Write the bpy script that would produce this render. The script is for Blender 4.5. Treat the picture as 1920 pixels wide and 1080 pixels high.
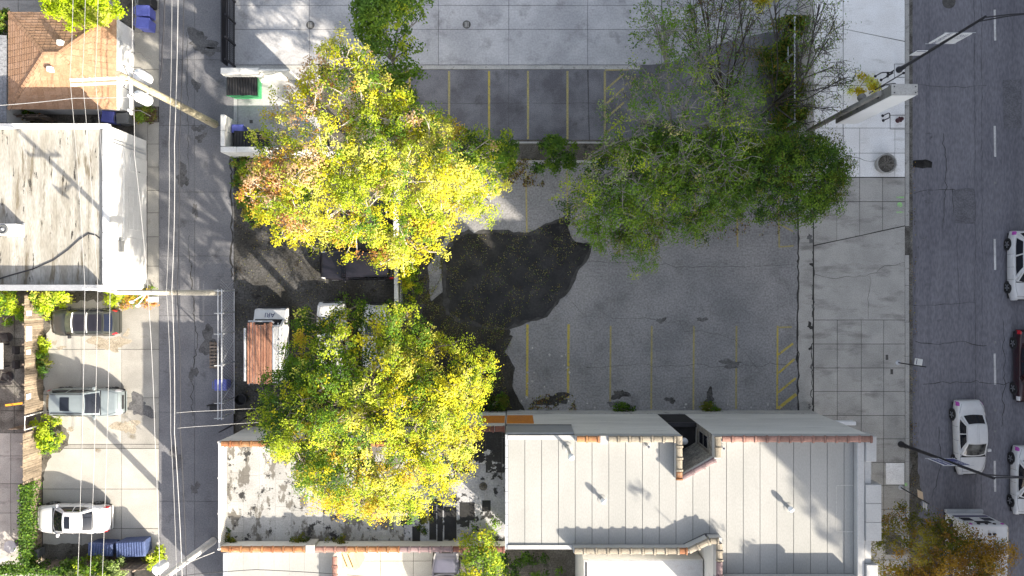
import bpy, bmesh, math, random
import numpy as np
from mathutils import Vector, Matrix

for o in list(bpy.data.objects):
    bpy.data.objects.remove(o)
scene = bpy.context.scene
C = scene.collection
H, F = 48.0, 1440.0            # drone height in metres, focal length in photo pixels (1920 wide)
random.seed(7)
R = math.radians

# ---------------------------------------------------------------- camera
cam = bpy.data.cameras.new('camera')
cam.sensor_width = 36.0
cam.lens = 27.0
cam.clip_start = 0.5
cam.clip_end = 600
camo = bpy.data.objects.new('camera', cam)
camo.location = (0, 0, H)
camo.rotation_euler = (0, 0, 0)
C.objects.link(camo)
scene.camera = camo

# ---------------------------------------------------------------- sky and sun
SUN_EL, SUN_AZ = 25.5, 135.0   # sun stands south-east: azimuth clockwise from +Y
world = bpy.data.worlds.new('World')
scene.world = world
world.use_nodes = True
nt = world.node_tree
sky = nt.nodes.new('ShaderNodeTexSky')
sky.sky_type = 'NISHITA'
sky.sun_disc = False
sky.sun_elevation = R(SUN_EL)
sky.sun_rotation = R(SUN_AZ)
sky.air_density = 1.0
sky.dust_density = 3.0
sky.ozone_density = 1.0
bgn = nt.nodes['Background']
bgn.inputs['Strength'].default_value = 0.122
hsv = nt.nodes.new('ShaderNodeHueSaturation')   # hazier, greyer autumn sky
hsv.inputs['Saturation'].default_value = 0.5
nt.links.new(sky.outputs[0], hsv.inputs['Color'])
nt.links.new(hsv.outputs[0], bgn.inputs['Color'])
sl = bpy.data.lights.new('sun', 'SUN')
sl.energy = 4.3
sl.angle = R(0.55)
sl.color = (1.0, 0.90, 0.75)
so = bpy.data.objects.new('sun', sl)
C.objects.link(so)
az, el = R(SUN_AZ), R(SUN_EL)
sdir = Vector((math.sin(az) * math.cos(el), math.cos(az) * math.cos(el), math.sin(el)))
so.rotation_euler = sdir.to_track_quat('Z', 'Y').to_euler()
so.location = sdir * 120
vs = scene.view_settings
vs.view_transform = 'Standard'
vs.look = 'None'
vs.gamma = 1.0
vs.exposure = 1.72
vs.use_curve_mapping = False
scene.render.engine = 'CYCLES'
scene.cycles.max_bounces = 6
scene.cycles.transparent_max_bounces = 8

# ---------------------------------------------------------------- helpers
def W(px, py, z=0.0):
    """photo pixel (1920x1080) seen at height z -> world point"""
    k = (H - z) / F
    return Vector(((px - 960) * k, (540 - py) * k, z))

def X(px, z=0.0): return (px - 960) * (H - z) / F
def Y(py, z=0.0): return (540 - py) * (H - z) / F

MATS = {}
def mk(name, c1, c2=None, scale=1.0, rough=0.85, grain=0.12, gscale=25.0, c3=None, s3=3.0, t3=0.62, w3=0.05,
       bump=0.0, bscale=40.0, rnd=0.0, metal=0.0, stretch=(1, 1, 1), trans=0.0, spec=0.4, coat=0.0, c4=None, s4=1.0, t4=0.6, w4=0.05, st3=None):
    m = bpy.data.materials.new(name)
    m.use_nodes = True
    n, l = m.node_tree.nodes, m.node_tree.links
    b = n['Principled BSDF']
    b.inputs['Roughness'].default_value = rough
    b.inputs['Metallic'].default_value = metal
    b.inputs['Specular IOR Level'].default_value = spec
    b.inputs['Coat Weight'].default_value = coat
    b.inputs['Coat Roughness'].default_value = 0.08
    geo = n.new('ShaderNodeNewGeometry')
    def coords(st):
        mp = n.new('ShaderNodeMapping')
        mp.inputs['Scale'].default_value = st
        l.new(geo.outputs['Position'], mp.inputs['Vector'])
        return mp.outputs[0]
    cv = coords(stretch)
    def noi(sc, det=4.0, vec=None, ro=0.55):
        t = n.new('ShaderNodeTexNoise')
        t.inputs['Scale'].default_value = sc
        t.inputs['Detail'].default_value = det
        t.inputs['Roughness'].default_value = ro
        l.new(vec if vec is not None else cv, t.inputs['Vector'])
        return t.outputs['Fac']
    def mixc(fac, a, bb, mode='MIX'):
        x = n.new('ShaderNodeMix'); x.data_type = 'RGBA'; x.blend_type = mode
        if isinstance(fac, float): x.inputs[0].default_value = fac
        else: l.new(fac, x.inputs[0])
        for s, v in ((6, a), (7, bb)):
            if isinstance(v, tuple): x.inputs[s].default_value = (*v, 1)
            else: l.new(v, x.inputs[s])
        return x.outputs[2]
    def mr(v, a, bb, c=0.0, d=1.0):
        x = n.new('ShaderNodeMapRange')
        x.inputs[1].default_value = a; x.inputs[2].default_value = bb
        x.inputs[3].default_value = c; x.inputs[4].default_value = d
        l.new(v, x.inputs[0]); return x.outputs[0]
    col = c1
    if c2 is not None:
        col = mixc(mr(noi(scale), 0.38, 0.62), c1, c2)
    if c3 is not None:
        col = mixc(mr(noi(s3, 5.0, coords(st3) if st3 else None, 0.65), t3, t3 + w3), col, c3)
    if c4 is not None:
        col = mixc(mr(noi(s4, 6.0, None, 0.7), t4, t4 + w4), col, c4)
    if grain > 0:
        g = mr(noi(gscale, 3.0), 0.37, 0.63, 1 - grain, 1 + grain)
        cc = n.new('ShaderNodeCombineColor')
        for i in range(3): l.new(g, cc.inputs[i])
        col = mixc(1.0, col, cc.outputs[0], 'MULTIPLY')
    if rnd > 0:
        oi = n.new('ShaderNodeObjectInfo')
        g = mr(oi.outputs['Random'], 0, 1, 1 - rnd, 1 + rnd)
        cc = n.new('ShaderNodeCombineColor')
        for i in range(3): l.new(g, cc.inputs[i])
        col = mixc(1.0, col, cc.outputs[0], 'MULTIPLY')
    if isinstance(col, tuple): b.inputs['Base Color'].default_value = (*col, 1)
    else: l.new(col, b.inputs['Base Color'])
    if bump > 0:
        bp = n.new('ShaderNodeBump')
        bp.inputs['Strength'].default_value = bump
        bp.inputs['Distance'].default_value = 0.02
        l.new(noi(bscale, 4.0), bp.inputs['Height'])
        l.new(bp.outputs[0], b.inputs['Normal'])
    if trans > 0:
        tr = n.new('ShaderNodeBsdfTranslucent')
        if isinstance(col, tuple): tr.inputs['Color'].default_value = (*col, 1)
        else: l.new(col, tr.inputs['Color'])
        mx = n.new('ShaderNodeMixShader'); mx.inputs[0].default_value = trans
        l.new(b.outputs[0], mx.inputs[1]); l.new(tr.outputs[0], mx.inputs[2])
        l.new(mx.outputs[0], n['Material Output'].inputs['Surface'])
    MATS[name] = m
    return m

class MB:
    """mesh builder"""
    def __init__(s): s.v, s.f, s.mi = [], [], []
    def face(s, idx, m=0): s.f.append(tuple(idx)); s.mi.append(m)
    def add(s, vs, fs, m=0):
        b = len(s.v)
        s.v += [tuple(p) for p in vs]
        for f in fs: s.face([b + i for i in f], m)
        return s
    def box(s, x0, x1, y0, y1, z0, z1, m=0):
        vs = [(x0, y0, z0), (x1, y0, z0), (x1, y1, z0), (x0, y1, z0), (x0, y0, z1), (x1, y0, z1), (x1, y1, z1), (x0, y1, z1)]
        return s.add(vs, [(3, 2, 1, 0), (4, 5, 6, 7), (0, 1, 5, 4), (1, 2, 6, 5), (2, 3, 7, 6), (3, 0, 4, 7)], m)
    def obox(s, c, ax, ay, az_, m=0):
        """box at centre c with half-axis vectors"""
        c, ax, ay, az_ = Vector(c), Vector(ax), Vector(ay), Vector(az_)
        vs = [c + i * ax + j * ay + k * az_ for k in (-1, 1) for j, i in ((-1, -1), (-1, 1), (1, 1), (1, -1))]
        return s.add(vs, [(3, 2, 1, 0), (4, 5, 6, 7), (0, 1, 5, 4), (1, 2, 6, 5), (2, 3, 7, 6), (3, 0, 4, 7)], m)
    def cbox(s, x0, x1, y0, y1, z0, z1, c=0.03, m=0):
        """box with chamfered vertical corners and top edge"""
        def ring(i, z):
            return [(x0 + c + i, y0 + i, z), (x1 - c - i, y0 + i, z), (x1 - i, y0 + c + i, z), (x1 - i, y1 - c - i, z), (x1 - c - i, y1 - i, z), (x0 + c + i, y1 - i, z), (x0 + i, y1 - c - i, z), (x0 + i, y0 + c + i, z)]
        vs = ring(0, z0) + ring(0, z1 - c) + ring(c * 0.8, z1)
        fs = [tuple(range(7, -1, -1)), tuple(range(16, 24))]
        for r in (0, 8):
            for i in range(8):
                j = (i + 1) % 8
                fs.append((r + i, r + j, r + 8 + j, r + 8 + i))
        return s.add(vs, fs, m)
    def prism(s, poly, z0, z1, m=0):
        n = len(poly)
        a = sum(poly[i][0] * poly[(i + 1) % n][1] - poly[(i + 1) % n][0] * poly[i][1] for i in range(n))
        if a < 0: poly = list(reversed(poly))
        vs = [(p[0], p[1], z0) for p in poly] + [(p[0], p[1], z1) for p in poly]
        fs = [tuple(range(n - 1, -1, -1)), tuple(range(n, 2 * n))]
        fs += [(i, (i + 1) % n, n + (i + 1) % n, n + i) for i in range(n)]
        return s.add(vs, fs, m)
    def tube(s, path, r, n=6, m=0, caps=True):
        path = [Vector(p) for p in path]
        k = len(path)
        rs = r if isinstance(r, (list, tuple)) else [r] * k
        vs, fs = [], []
        d0 = (path[1] - path[0]).normalized()
        up = Vector((0, 0, 1)) if abs(d0.z) < 0.9 else Vector((1, 0, 0))
        u = d0.cross(up).normalized()
        for i in range(k):
            d = (path[min(i + 1, k - 1)] - path[max(i - 1, 0)])
            if d.length < 1e-9: d = d0
            d.normalize()
            u = u - d * u.dot(d)
            if u.length < 1e-6: u = d.orthogonal()
            u.normalize()
            w = d.cross(u)
            for j in range(n):
                a = 2 * math.pi * j / n
                vs.append(path[i] + (u * math.cos(a) + w * math.sin(a)) * rs[i])
        for i in range(k - 1):
            for j in range(n):
                q = (j + 1) % n
                fs.append((i * n + j, i * n + q, (i + 1) * n + q, (i + 1) * n + j))
        if caps:
            fs.append(tuple(range(n - 1, -1, -1)))
            fs.append(tuple((k - 1) * n + j for j in range(n)))
        return s.add(vs, fs, m)
    def lathe(s, prof, c=(0, 0, 0), n=16, m=0, axis='z'):
        vs, fs = [], []
        for r, z in prof:
            for j in range(n):
                a = 2 * math.pi * j / n
                p = (r * math.cos(a), r * math.sin(a), z)
                if axis == 'y': p = (p[0], p[2], p[1])
                if axis == 'x': p = (p[2], p[0], p[1])
                vs.append((p[0] + c[0], p[1] + c[1], p[2] + c[2]))
        k = len(prof)
        for i in range(k - 1):
            for j in range(n):
                q = (j + 1) % n
                f = (i * n + j, i * n + q, (i + 1) * n + q, (i + 1) * n + j)
                fs.append(f if axis != 'y' else f[::-1])
        fs.append(tuple(range(n))[::-1]); fs.append(tuple((k - 1) * n + j for j in range(n)))
        return s.add(vs, fs, m)
    def grid(s, fn, nu, nv, m=0, flip=False):
        vs = [fn(i / nu, j / nv) for i in range(nu + 1) for j in range(nv + 1)]
        fs = []
        for i in range(nu):
            for j in range(nv):
                a = i * (nv + 1) + j
                f = (a, a + nv + 1, a + nv + 2, a + 1)
                fs.append(f[::-1] if flip else f)
        return s.add(vs, fs, m)
    def mesh(s, name, mats, smooth=False, off=(0, 0, 0)):
        me = bpy.data.meshes.new(name)
        off = Vector(off)
        me.from_pydata([(p[0] - off.x, p[1] - off.y, p[2] - off.z) for p in s.v], [], s.f)
        if not isinstance(mats, (list, tuple)): mats = [mats]
        for mt in mats: me.materials.append(MATS[mt] if isinstance(mt, str) else mt)
        if len(mats) > 1: me.polygons.foreach_set('material_index', s.mi)
        if smooth:
            me.polygons.foreach_set('use_smooth', [True] * len(me.polygons))
            if smooth != 'all':
                bm = bmesh.new(); bm.from_mesh(me)
                for e in bm.edges:
                    if len(e.link_faces) == 2 and e.calc_face_angle(0) > R(38): e.smooth = False
                bm.to_mesh(me); bm.free()
        me.update()
        return me
    def build(s, name, mats, parent=None, smooth=False, world=True):
        """link as one mesh object; world coordinates are shifted to the root's origin"""
        if parent is not None:
            off = root_loc(parent) if world else (0, 0, 0)
            o = bpy.data.objects.new(name, s.mesh(name, mats, smooth, off))
            C.objects.link(o); o.parent = parent
        else:
            a = np.array(s.v)
            off = (float((a[:, 0].min() + a[:, 0].max()) / 2), float((a[:, 1].min() + a[:, 1].max()) / 2), float(a[:, 2].min()))
            o = bpy.data.objects.new(name, s.mesh(name, mats, smooth, off))
            o.location = off
            C.objects.link(o)
        return o

def root_loc(o):
    while o.parent: o = o.parent
    return o.location

def tag(o, label, cat=None, group=None, kind=None):
    if label: o['label'] = label
    if cat: o['category'] = cat
    if group: o['group'] = group
    if kind: o['kind'] = kind
    return o

def thing(name, label, cat, loc, rz=0.0, group=None):
    o = bpy.data.objects.new(name, None)
    o.empty_display_size = 0.2
    o.location = loc; o.rotation_euler = (0, 0, rz)
    C.objects.link(o)
    return tag(o, label, cat, group)

def structure(o, label=None):
    o['kind'] = 'structure'
    if label: o['label'] = label
    return o

def inst(name, me, parent, loc, rz=0.0, rot=None, scale=None):
    """object sharing mesh data; loc in world coordinates, parent root unrotated"""
    o = bpy.data.objects.new(name, me)
    C.objects.link(o)
    if parent is not None:
        o.parent = parent
        loc = Vector(loc) - Vector(root_loc(parent))
    o.location = loc
    o.rotation_euler = rot if rot else (0, 0, rz)
    if scale: o.scale = scale
    return o

def copy_tree(o, parent=None):
    c = o.copy(); C.objects.link(c)
    if parent is not None: c.parent = parent
    for ch in o.children: copy_tree(ch, c)
    return c

def text_part(txt, size, mat, parent, M, name='lettering', align='CENTER'):
    cu = bpy.data.curves.new('txt', 'FONT')
    cu.body = txt; cu.size = size; cu.align_x = align; cu.align_y = 'CENTER'; cu.extrude = 0.002
    cu.resolution_u = 2
    to = bpy.data.objects.new('txt', cu)
    C.objects.link(to)
    me = bpy.data.meshes.new_from_object(to.evaluated_get(bpy.context.evaluated_depsgraph_get()))
    bpy.data.objects.remove(to); bpy.data.curves.remove(cu)
    me.materials.clear(); me.materials.append(MATS[mat])
    me.transform(M)
    o = bpy.data.objects.new(name, me)
    C.objects.link(o); o.parent = parent
    return o

# ---------------------------------------------------------------- materials
mk('soil', (0.075, 0.068, 0.055), (0.13, 0.12, 0.105), 0.8, 0.95, 0.3, 14, c3=(0.03, 0.028, 0.022), s3=1.4, t3=0.55, w3=0.12, bump=0.6, bscale=12)
mk('dirt', (0.034, 0.032, 0.028), (0.086, 0.084, 0.083), 0.55, 0.95, 0.35, 9, c3=(0.017, 0.015, 0.012), s3=1.1, t3=0.53, w3=0.14, bump=0.7, bscale=10, c4=(0.150, 0.150, 0.150), s4=0.9, t4=0.66, w4=0.1)
mk('asphalt_lot', (0.202, 0.201, 0.204), (0.267, 0.262, 0.263), 0.35, 0.9, 0.20, 9, c3=(0.145, 0.142, 0.142), s3=0.5, t3=0.56, w3=0.2, bump=0.35, bscale=45, c4=(0.113, 0.109, 0.106), s4=2.6, t4=0.68, w4=0.08)
mk('asphalt_street', (0.1472, 0.1449, 0.1679), (0.1840, 0.1817, 0.2047), 0.5, 0.88, 0.16, 10, c3=(0.1127, 0.1115, 0.1288), s3=0.55, t3=0.50, w3=0.2, bump=0.3, bscale=50, stretch=(1, 0.3, 1), st3=(1, 0.018, 1), c4=(0.0978, 0.0966, 0.1092), s4=0.9, t4=0.66, w4=0.08)
mk('asphalt_stalls', (0.103, 0.100, 0.111), (0.181, 0.179, 0.193), 0.5, 0.9, 0.2, 18, c3=(0.072, 0.070, 0.072), s3=0.7, t3=0.55, w3=0.2, bump=0.3, bscale=45, c4=(0.242, 0.242, 0.253), s4=0.9, t4=0.66, w4=0.16)
mk('asphalt_gutter', (0.078, 0.073, 0.065), (0.169, 0.163, 0.150), 1.2, 0.95, 0.3, 15, bump=0.4, bscale=30)
mk('wet_asphalt', (0.008, 0.0078, 0.008), (0.026, 0.025, 0.024), 0.9, 0.42, 0.3, 8, spec=0.3, c3=(0.055, 0.053, 0.05), s3=1.1, t3=0.57, w3=0.16)
mk('damp_asphalt', (0.030, 0.029, 0.028), (0.062, 0.060, 0.058), 1.5, 0.7, 0.25, 8, c3=(0.018, 0.0175, 0.017), s3=2.0, t3=0.5, w3=0.2)
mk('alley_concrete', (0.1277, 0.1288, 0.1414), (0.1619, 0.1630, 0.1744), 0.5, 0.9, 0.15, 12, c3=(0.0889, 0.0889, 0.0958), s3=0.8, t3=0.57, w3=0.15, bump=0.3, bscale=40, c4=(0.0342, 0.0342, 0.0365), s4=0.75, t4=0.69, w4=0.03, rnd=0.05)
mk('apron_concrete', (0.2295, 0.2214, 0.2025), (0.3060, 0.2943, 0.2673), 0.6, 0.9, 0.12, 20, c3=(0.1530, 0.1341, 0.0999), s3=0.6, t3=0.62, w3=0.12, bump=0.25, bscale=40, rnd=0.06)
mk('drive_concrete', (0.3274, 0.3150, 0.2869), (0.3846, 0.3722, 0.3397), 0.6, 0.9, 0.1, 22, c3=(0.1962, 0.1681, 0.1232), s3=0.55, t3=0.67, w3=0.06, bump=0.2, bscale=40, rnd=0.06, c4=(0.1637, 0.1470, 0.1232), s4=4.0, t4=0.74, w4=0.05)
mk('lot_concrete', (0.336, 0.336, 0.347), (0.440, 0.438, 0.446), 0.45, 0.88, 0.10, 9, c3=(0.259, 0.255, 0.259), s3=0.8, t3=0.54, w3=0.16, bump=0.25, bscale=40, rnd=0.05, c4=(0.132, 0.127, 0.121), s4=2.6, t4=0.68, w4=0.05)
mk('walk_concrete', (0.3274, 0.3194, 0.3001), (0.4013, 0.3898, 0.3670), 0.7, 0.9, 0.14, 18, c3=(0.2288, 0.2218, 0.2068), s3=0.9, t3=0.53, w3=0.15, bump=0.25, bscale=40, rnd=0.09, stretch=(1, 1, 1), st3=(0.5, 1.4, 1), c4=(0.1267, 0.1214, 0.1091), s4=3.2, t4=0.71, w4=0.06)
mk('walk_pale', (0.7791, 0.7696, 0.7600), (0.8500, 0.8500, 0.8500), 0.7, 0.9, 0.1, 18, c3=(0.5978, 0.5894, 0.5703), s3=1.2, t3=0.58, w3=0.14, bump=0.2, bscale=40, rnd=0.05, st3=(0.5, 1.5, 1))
mk('kerb_concrete', (0.34, 0.335, 0.32), (0.42, 0.41, 0.39), 1.0, 0.9, 0.15, 20, c3=(0.2, 0.195, 0.18), s3=2, t3=0.58, w3=0.12, bump=0.25)
mk('joint', (0.030, 0.029, 0.027), (0.054, 0.051, 0.045), 2, 0.95, 0.25)
mk('crack', (0.03, 0.029, 0.028), (0.05, 0.048, 0.045), 3, 0.95, 0.2)
mk('stain_alley', (0.075, 0.074, 0.077), (0.105, 0.104, 0.107), 1.6, 0.85, 0.25, 12, c3=(0.045, 0.044, 0.045), s3=1.8, t3=0.52, w3=0.15)
mk('stain_lot', (0.10, 0.098, 0.096), (0.16, 0.156, 0.155), 2.0, 0.9, 0.25, 12, c3=(0.055, 0.052, 0.048), s3=2.2, t3=0.54, w3=0.12)
mk('stain_street', (0.1092, 0.1081, 0.1219), (0.1437, 0.1414, 0.1575), 2.0, 0.9, 0.2, 10)
mk('stain_rust', (0.26, 0.225, 0.17), (0.34, 0.30, 0.24), 1.5, 0.9, 0.2, 12, c3=(0.17, 0.14, 0.10), s3=1.6, t3=0.55, w3=0.12)
mk('roof_deck', (0.10, 0.10, 0.105), (0.14, 0.14, 0.145), 1, 0.9, 0.1)
mk('wet_dirt', (0.016, 0.0155, 0.013), (0.036, 0.034, 0.027), 1.1, 0.85, 0.35, 9, c3=(0.06, 0.058, 0.05), s3=1.4, t3=0.60, w3=0.15, bump=0.5, bscale=12)
mk('yellow_paint', (0.46, 0.36, 0.06), (0.40, 0.33, 0.10), 2, 0.8, 0.15, 20, c3=(0.15, 0.142, 0.12), s3=6, t3=0.54, w3=0.1)
mk('yellow_faded', (0.36, 0.305, 0.12), (0.29, 0.255, 0.125), 2, 0.8, 0.2, 14, c3=(0.17, 0.165, 0.14), s3=9, t3=0.56, w3=0.12)
mk('white_line', (0.62, 0.61, 0.60), (0.5, 0.49, 0.48), 2, 0.8, 0.15, 20, c3=(0.15, 0.15, 0.15), s3=9, t3=0.60, w3=0.08)
mk('white_faint', (0.24, 0.24, 0.24), (0.16, 0.16, 0.16), 4, 0.8, 0.3, 20)
mk('green_paint', (0.30, 0.62, 0.22), (0.36, 0.42, 0.30), 5, 0.8, 0.2)
mk('rubble', (0.33, 0.32, 0.30), (0.5, 0.49, 0.47), 4, 0.9, 0.3, 12, bump=0.5)
mk('roof_white', (0.2825, 0.2825, 0.2702), (0.3133, 0.3106, 0.2992), 0.5, 0.75, 0.05, 16, c3=(0.2587, 0.2570, 0.2446), s3=0.8, t3=0.6, w3=0.15, bump=0.12, bscale=3.0, rnd=0.02, stretch=(1, 0.5, 1))
mk('roof_flashing', (0.3555, 0.3555, 0.3555), (0.3897, 0.3897, 0.3897), 1, 0.6, 0.06, 12)
mk('roof_patchy', (0.2736, 0.2698, 0.2584), (0.3420, 0.3382, 0.3268), 0.8, 0.8, 0.12, 14, c3=(0.1216, 0.1125, 0.0988), s3=1.2, t3=0.515, w3=0.04, bump=0.25, bscale=10, st3=(1.0, 0.55, 1), c4=(0.0228, 0.0220, 0.0220), s4=1.5, t4=0.575, w4=0.03, rnd=0.10)
mk('roof_tar', (0.018, 0.018, 0.019), (0.035, 0.034, 0.035), 1, 0.85, 0.25, 10, c3=(0.42, 0.42, 0.43), s3=1.5, t3=0.585, w3=0.03, bump=0.3, bscale=8)
mk('roof_tar_worn', (0.36, 0.36, 0.375), (0.28, 0.28, 0.295), 1.5, 0.85, 0.15, 10, c3=(0.03, 0.03, 0.03), s3=1.3, t3=0.565, w3=0.03, bump=0.3, bscale=8)
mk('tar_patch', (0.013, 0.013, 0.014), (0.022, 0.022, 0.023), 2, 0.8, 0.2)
mk('roof_streaky', (0.25, 0.235, 0.20), (0.36, 0.35, 0.32), 0.9, 0.85, 0.14, 12, c3=(0.145, 0.125, 0.09), s3=1.1, t3=0.55, w3=0.10, bump=0.2, bscale=14, stretch=(1.9, 0.3, 1), c4=(0.04, 0.037, 0.032), s4=2.0, t4=0.62, w4=0.02)
mk('roof_grey', (0.340, 0.340, 0.348), (0.391, 0.391, 0.395), 0.6, 0.8, 0.07, 18, c3=(0.281, 0.264, 0.238), s3=0.6, t3=0.6, w3=0.15)
mk('render_wall', (0.540, 0.534, 0.507), (0.621, 0.610, 0.580), 0.7, 0.9, 0.08, 20, c3=(0.446, 0.438, 0.419), s3=1.5, t3=0.58, w3=0.12, bump=0.3, bscale=25, stretch=(0.35, 1, 2))
mk('white_wall', (0.595, 0.595, 0.586), (0.637, 0.637, 0.629), 0.8, 0.8, 0.05, 12, c3=(0.510, 0.501, 0.476), s3=1.2, t3=0.62, w3=0.1)
mk('siding_white', (0.561, 0.561, 0.552), (0.612, 0.612, 0.603), 1, 0.7, 0.05, 14)
mk('orange_paint', (0.52, 0.19, 0.02), (0.46, 0.17, 0.03), 1.5, 0.85, 0.15, 12, c3=(0.40, 0.39, 0.37), s3=2.2, t3=0.66, w3=0.02, st3=(0.3, 1, 2.5))
mk('metal_cladding', (0.30, 0.31, 0.33), (0.34, 0.35, 0.37), 0.5, 0.5, 0.05, 8, metal=0.2)
mk('brick_dark', (0.13, 0.125, 0.115), (0.23, 0.22, 0.20), 3, 0.95, 0.35, 14, c3=(0.17, 0.12, 0.10), s3=3, t3=0.6, w3=0.1, bump=0.7, bscale=14)
mk('brick_red', (0.25, 0.12, 0.085), (0.32, 0.17, 0.12), 2, 0.95, 0.25, 12, bump=0.5, bscale=14)
mk('tile_orange', (0.2558, 0.0986, 0.0408), (0.3017, 0.1513, 0.0638), 1.3, 0.75, 0.15, 12, c3=(0.2907, 0.2091, 0.1394), s3=2.5, t3=0.58, w3=0.15, rnd=0.22)
mk('tile_red', (0.22, 0.115, 0.09), (0.27, 0.15, 0.12), 1.3, 0.7, 0.15, 12, rnd=0.18, c3=(0.15, 0.10, 0.085), s3=3, t3=0.6, w3=0.08)
mk('tile_beige', (0.1963, 0.1666, 0.1249), (0.2499, 0.2202, 0.1726), 1.3, 0.6, 0.12, 12, c3=(0.1190, 0.1037, 0.0859), s3=2.4, t3=0.58, w3=0.1, rnd=0.10)
mk('tile_maroon', (0.13, 0.05, 0.04), (0.17, 0.065, 0.05), 1.3, 0.6, 0.12, 12, rnd=0.15)
mk('tile_purple', (0.17, 0.115, 0.12), (0.22, 0.15, 0.15), 1.3, 0.7, 0.12, 12, rnd=0.15)
mk('shingle_orange', (0.3478, 0.2109, 0.1258), (0.3922, 0.2405, 0.1480), 0.8, 0.9, 0.12, 12, c3=(0.2960, 0.1776, 0.1036), s3=2.6, t3=0.55, w3=0.12, bump=0.2)
mk('shingle_tan', (0.3848, 0.2368, 0.1480), (0.4144, 0.2590, 0.1665), 0.8, 0.9, 0.10, 12)
mk('shingle_brown', (0.3330, 0.1961, 0.1147), (0.3626, 0.2146, 0.1295), 0.8, 0.9, 0.10, 12)
mk('shingle_grey', (0.17, 0.18, 0.20), (0.23, 0.24, 0.26), 0.9, 0.9, 0.18, 12)
mk('fence_wood', (0.25, 0.20, 0.145), (0.185, 0.147, 0.107), 1.5, 0.9, 0.18, 12, c3=(0.115, 0.09, 0.064), s3=2.5, t3=0.56, w3=0.1, rnd=0.24, stretch=(1, 1, 0.4))
mk('wood_dark', (0.14, 0.11, 0.085), (0.2, 0.16, 0.13), 2, 0.9, 0.2, 12, rnd=0.2)
mk('wood_red', (0.216, 0.094, 0.061), (0.302, 0.158, 0.101), 1.6, 0.85, 0.2, 12, c3=(0.115, 0.050, 0.043), s3=1.6, t3=0.56, w3=0.1, stretch=(3, 0.4, 1), rnd=0.25)
mk('pole_wood', (0.40, 0.36, 0.25), (0.30, 0.26, 0.18), 1.4, 0.9, 0.2, 10, c3=(0.12, 0.13, 0.06), s3=1.6, t3=0.62, w3=0.08, stretch=(2, 2, 0.5))
mk('pole_pale', (0.55, 0.52, 0.45), (0.45, 0.42, 0.36), 1.4, 0.9, 0.15, 10, c3=(0.12, 0.115, 0.10), s3=1.2, t3=0.62, w3=0.1)
mk('arm_pale', (0.68, 0.67, 0.64), (0.6, 0.59, 0.56), 2, 0.8, 0.1)
mk('galvanised', (0.52, 0.54, 0.57), (0.45, 0.47, 0.5), 2, 0.45, 0.08, metal=0.5)
mk('transformer', (0.72, 0.73, 0.74), (0.66, 0.67, 0.68), 2, 0.5, 0.05)
mk('wire_bright', (0.3779, 0.3779, 0.3779), None, 1, 0.5, 0.0)
mk('wire_dark', (0.03, 0.03, 0.035), None, 1, 0.6, 0.0)
mk('porcelain', (0.6, 0.6, 0.62), None, 1, 0.3, 0.0)
mk('black_metal', (0.012, 0.012, 0.016), (0.02, 0.02, 0.026), 2, 0.5, 0.1)
mk('black_plastic', (0.018, 0.018, 0.02), (0.028, 0.028, 0.03), 2, 0.55, 0.1)
mk('grey_plastic', (0.10, 0.105, 0.11), (0.13, 0.135, 0.14), 2, 0.55, 0.1)
mk('blue_plastic', (0.10, 0.12, 0.42), (0.13, 0.15, 0.48), 2, 0.5, 0.1, rnd=0.1)
mk('blue_steel', (0.050, 0.072, 0.162), (0.063, 0.090, 0.189), 2, 0.5, 0.12, 8, c3=(0.032, 0.036, 0.054), s3=3, t3=0.62, w3=0.08)
mk('green_steel', (0.02, 0.26, 0.09), (0.03, 0.32, 0.12), 2, 0.5, 0.15, 8)
mk('orange_plastic', (0.75, 0.30, 0.03), None, 1, 0.5, 0.05)
mk('tyre', (0.016, 0.016, 0.017), (0.025, 0.025, 0.026), 3, 0.85, 0.1)
mk('rim', (0.42, 0.43, 0.45), None, 1, 0.3, 0.0, metal=0.8)
mk('glass', (0.010, 0.012, 0.018), None, 1, 0.06, 0.0, spec=0.6)
mk('glass_green', (0.07, 0.10, 0.075), (0.10, 0.135, 0.10), 2, 0.08, 0.0, spec=0.6)
mk('glass_grey', (0.20, 0.205, 0.20), (0.02, 0.02, 0.022), 0.9, 0.08, 0.0, spec=0.6)
mk('glass_blue', (0.0158, 0.0203, 0.0383), None, 1, 0.05, 0.0, spec=0.6)
mk('paint_white', (0.62, 0.62, 0.63), None, 1, 0.35, 0.03, 4, coat=0.4)
mk('paint_silver', (0.22, 0.255, 0.265), None, 1, 0.32, 0.03, 4, coat=0.5, metal=0.3)
mk('paint_charcoal', (0.0330, 0.0360, 0.0330), None, 1, 0.3, 0.03, 4, coat=0.6)
mk('paint_black', (0.011, 0.010, 0.016), None, 1, 0.4, 0.1, 4, coat=0.3)
mk('paint_red', (0.022, 0.004, 0.008), None, 1, 0.3, 0.03, 4, coat=0.6)
mk('paint_slate', (0.12, 0.12, 0.16), None, 1, 0.35, 0.03, 4, coat=0.4)
mk('head_lamp', (0.6, 0.6, 0.62), None, 1, 0.1, 0.0)
mk('tail_lamp', (0.45, 0.02, 0.03), None, 1, 0.15, 0.0)
mk('violet_lamp', (0.42, 0.08, 0.38), None, 1, 0.15, 0.0)
mk('chrome', (0.6, 0.6, 0.62), None, 1, 0.2, 0.0, metal=0.9)
mk('navy_stripe', (0.03, 0.025, 0.09), None, 1, 0.4, 0.05)
mk('vent_grey', (0.40, 0.41, 0.43), (0.46, 0.47, 0.48), 20, 0.6, 0.1)
mk('sign_white', (0.828, 0.839, 0.850), (0.782, 0.793, 0.805), 1, 0.5, 0.03)
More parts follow.
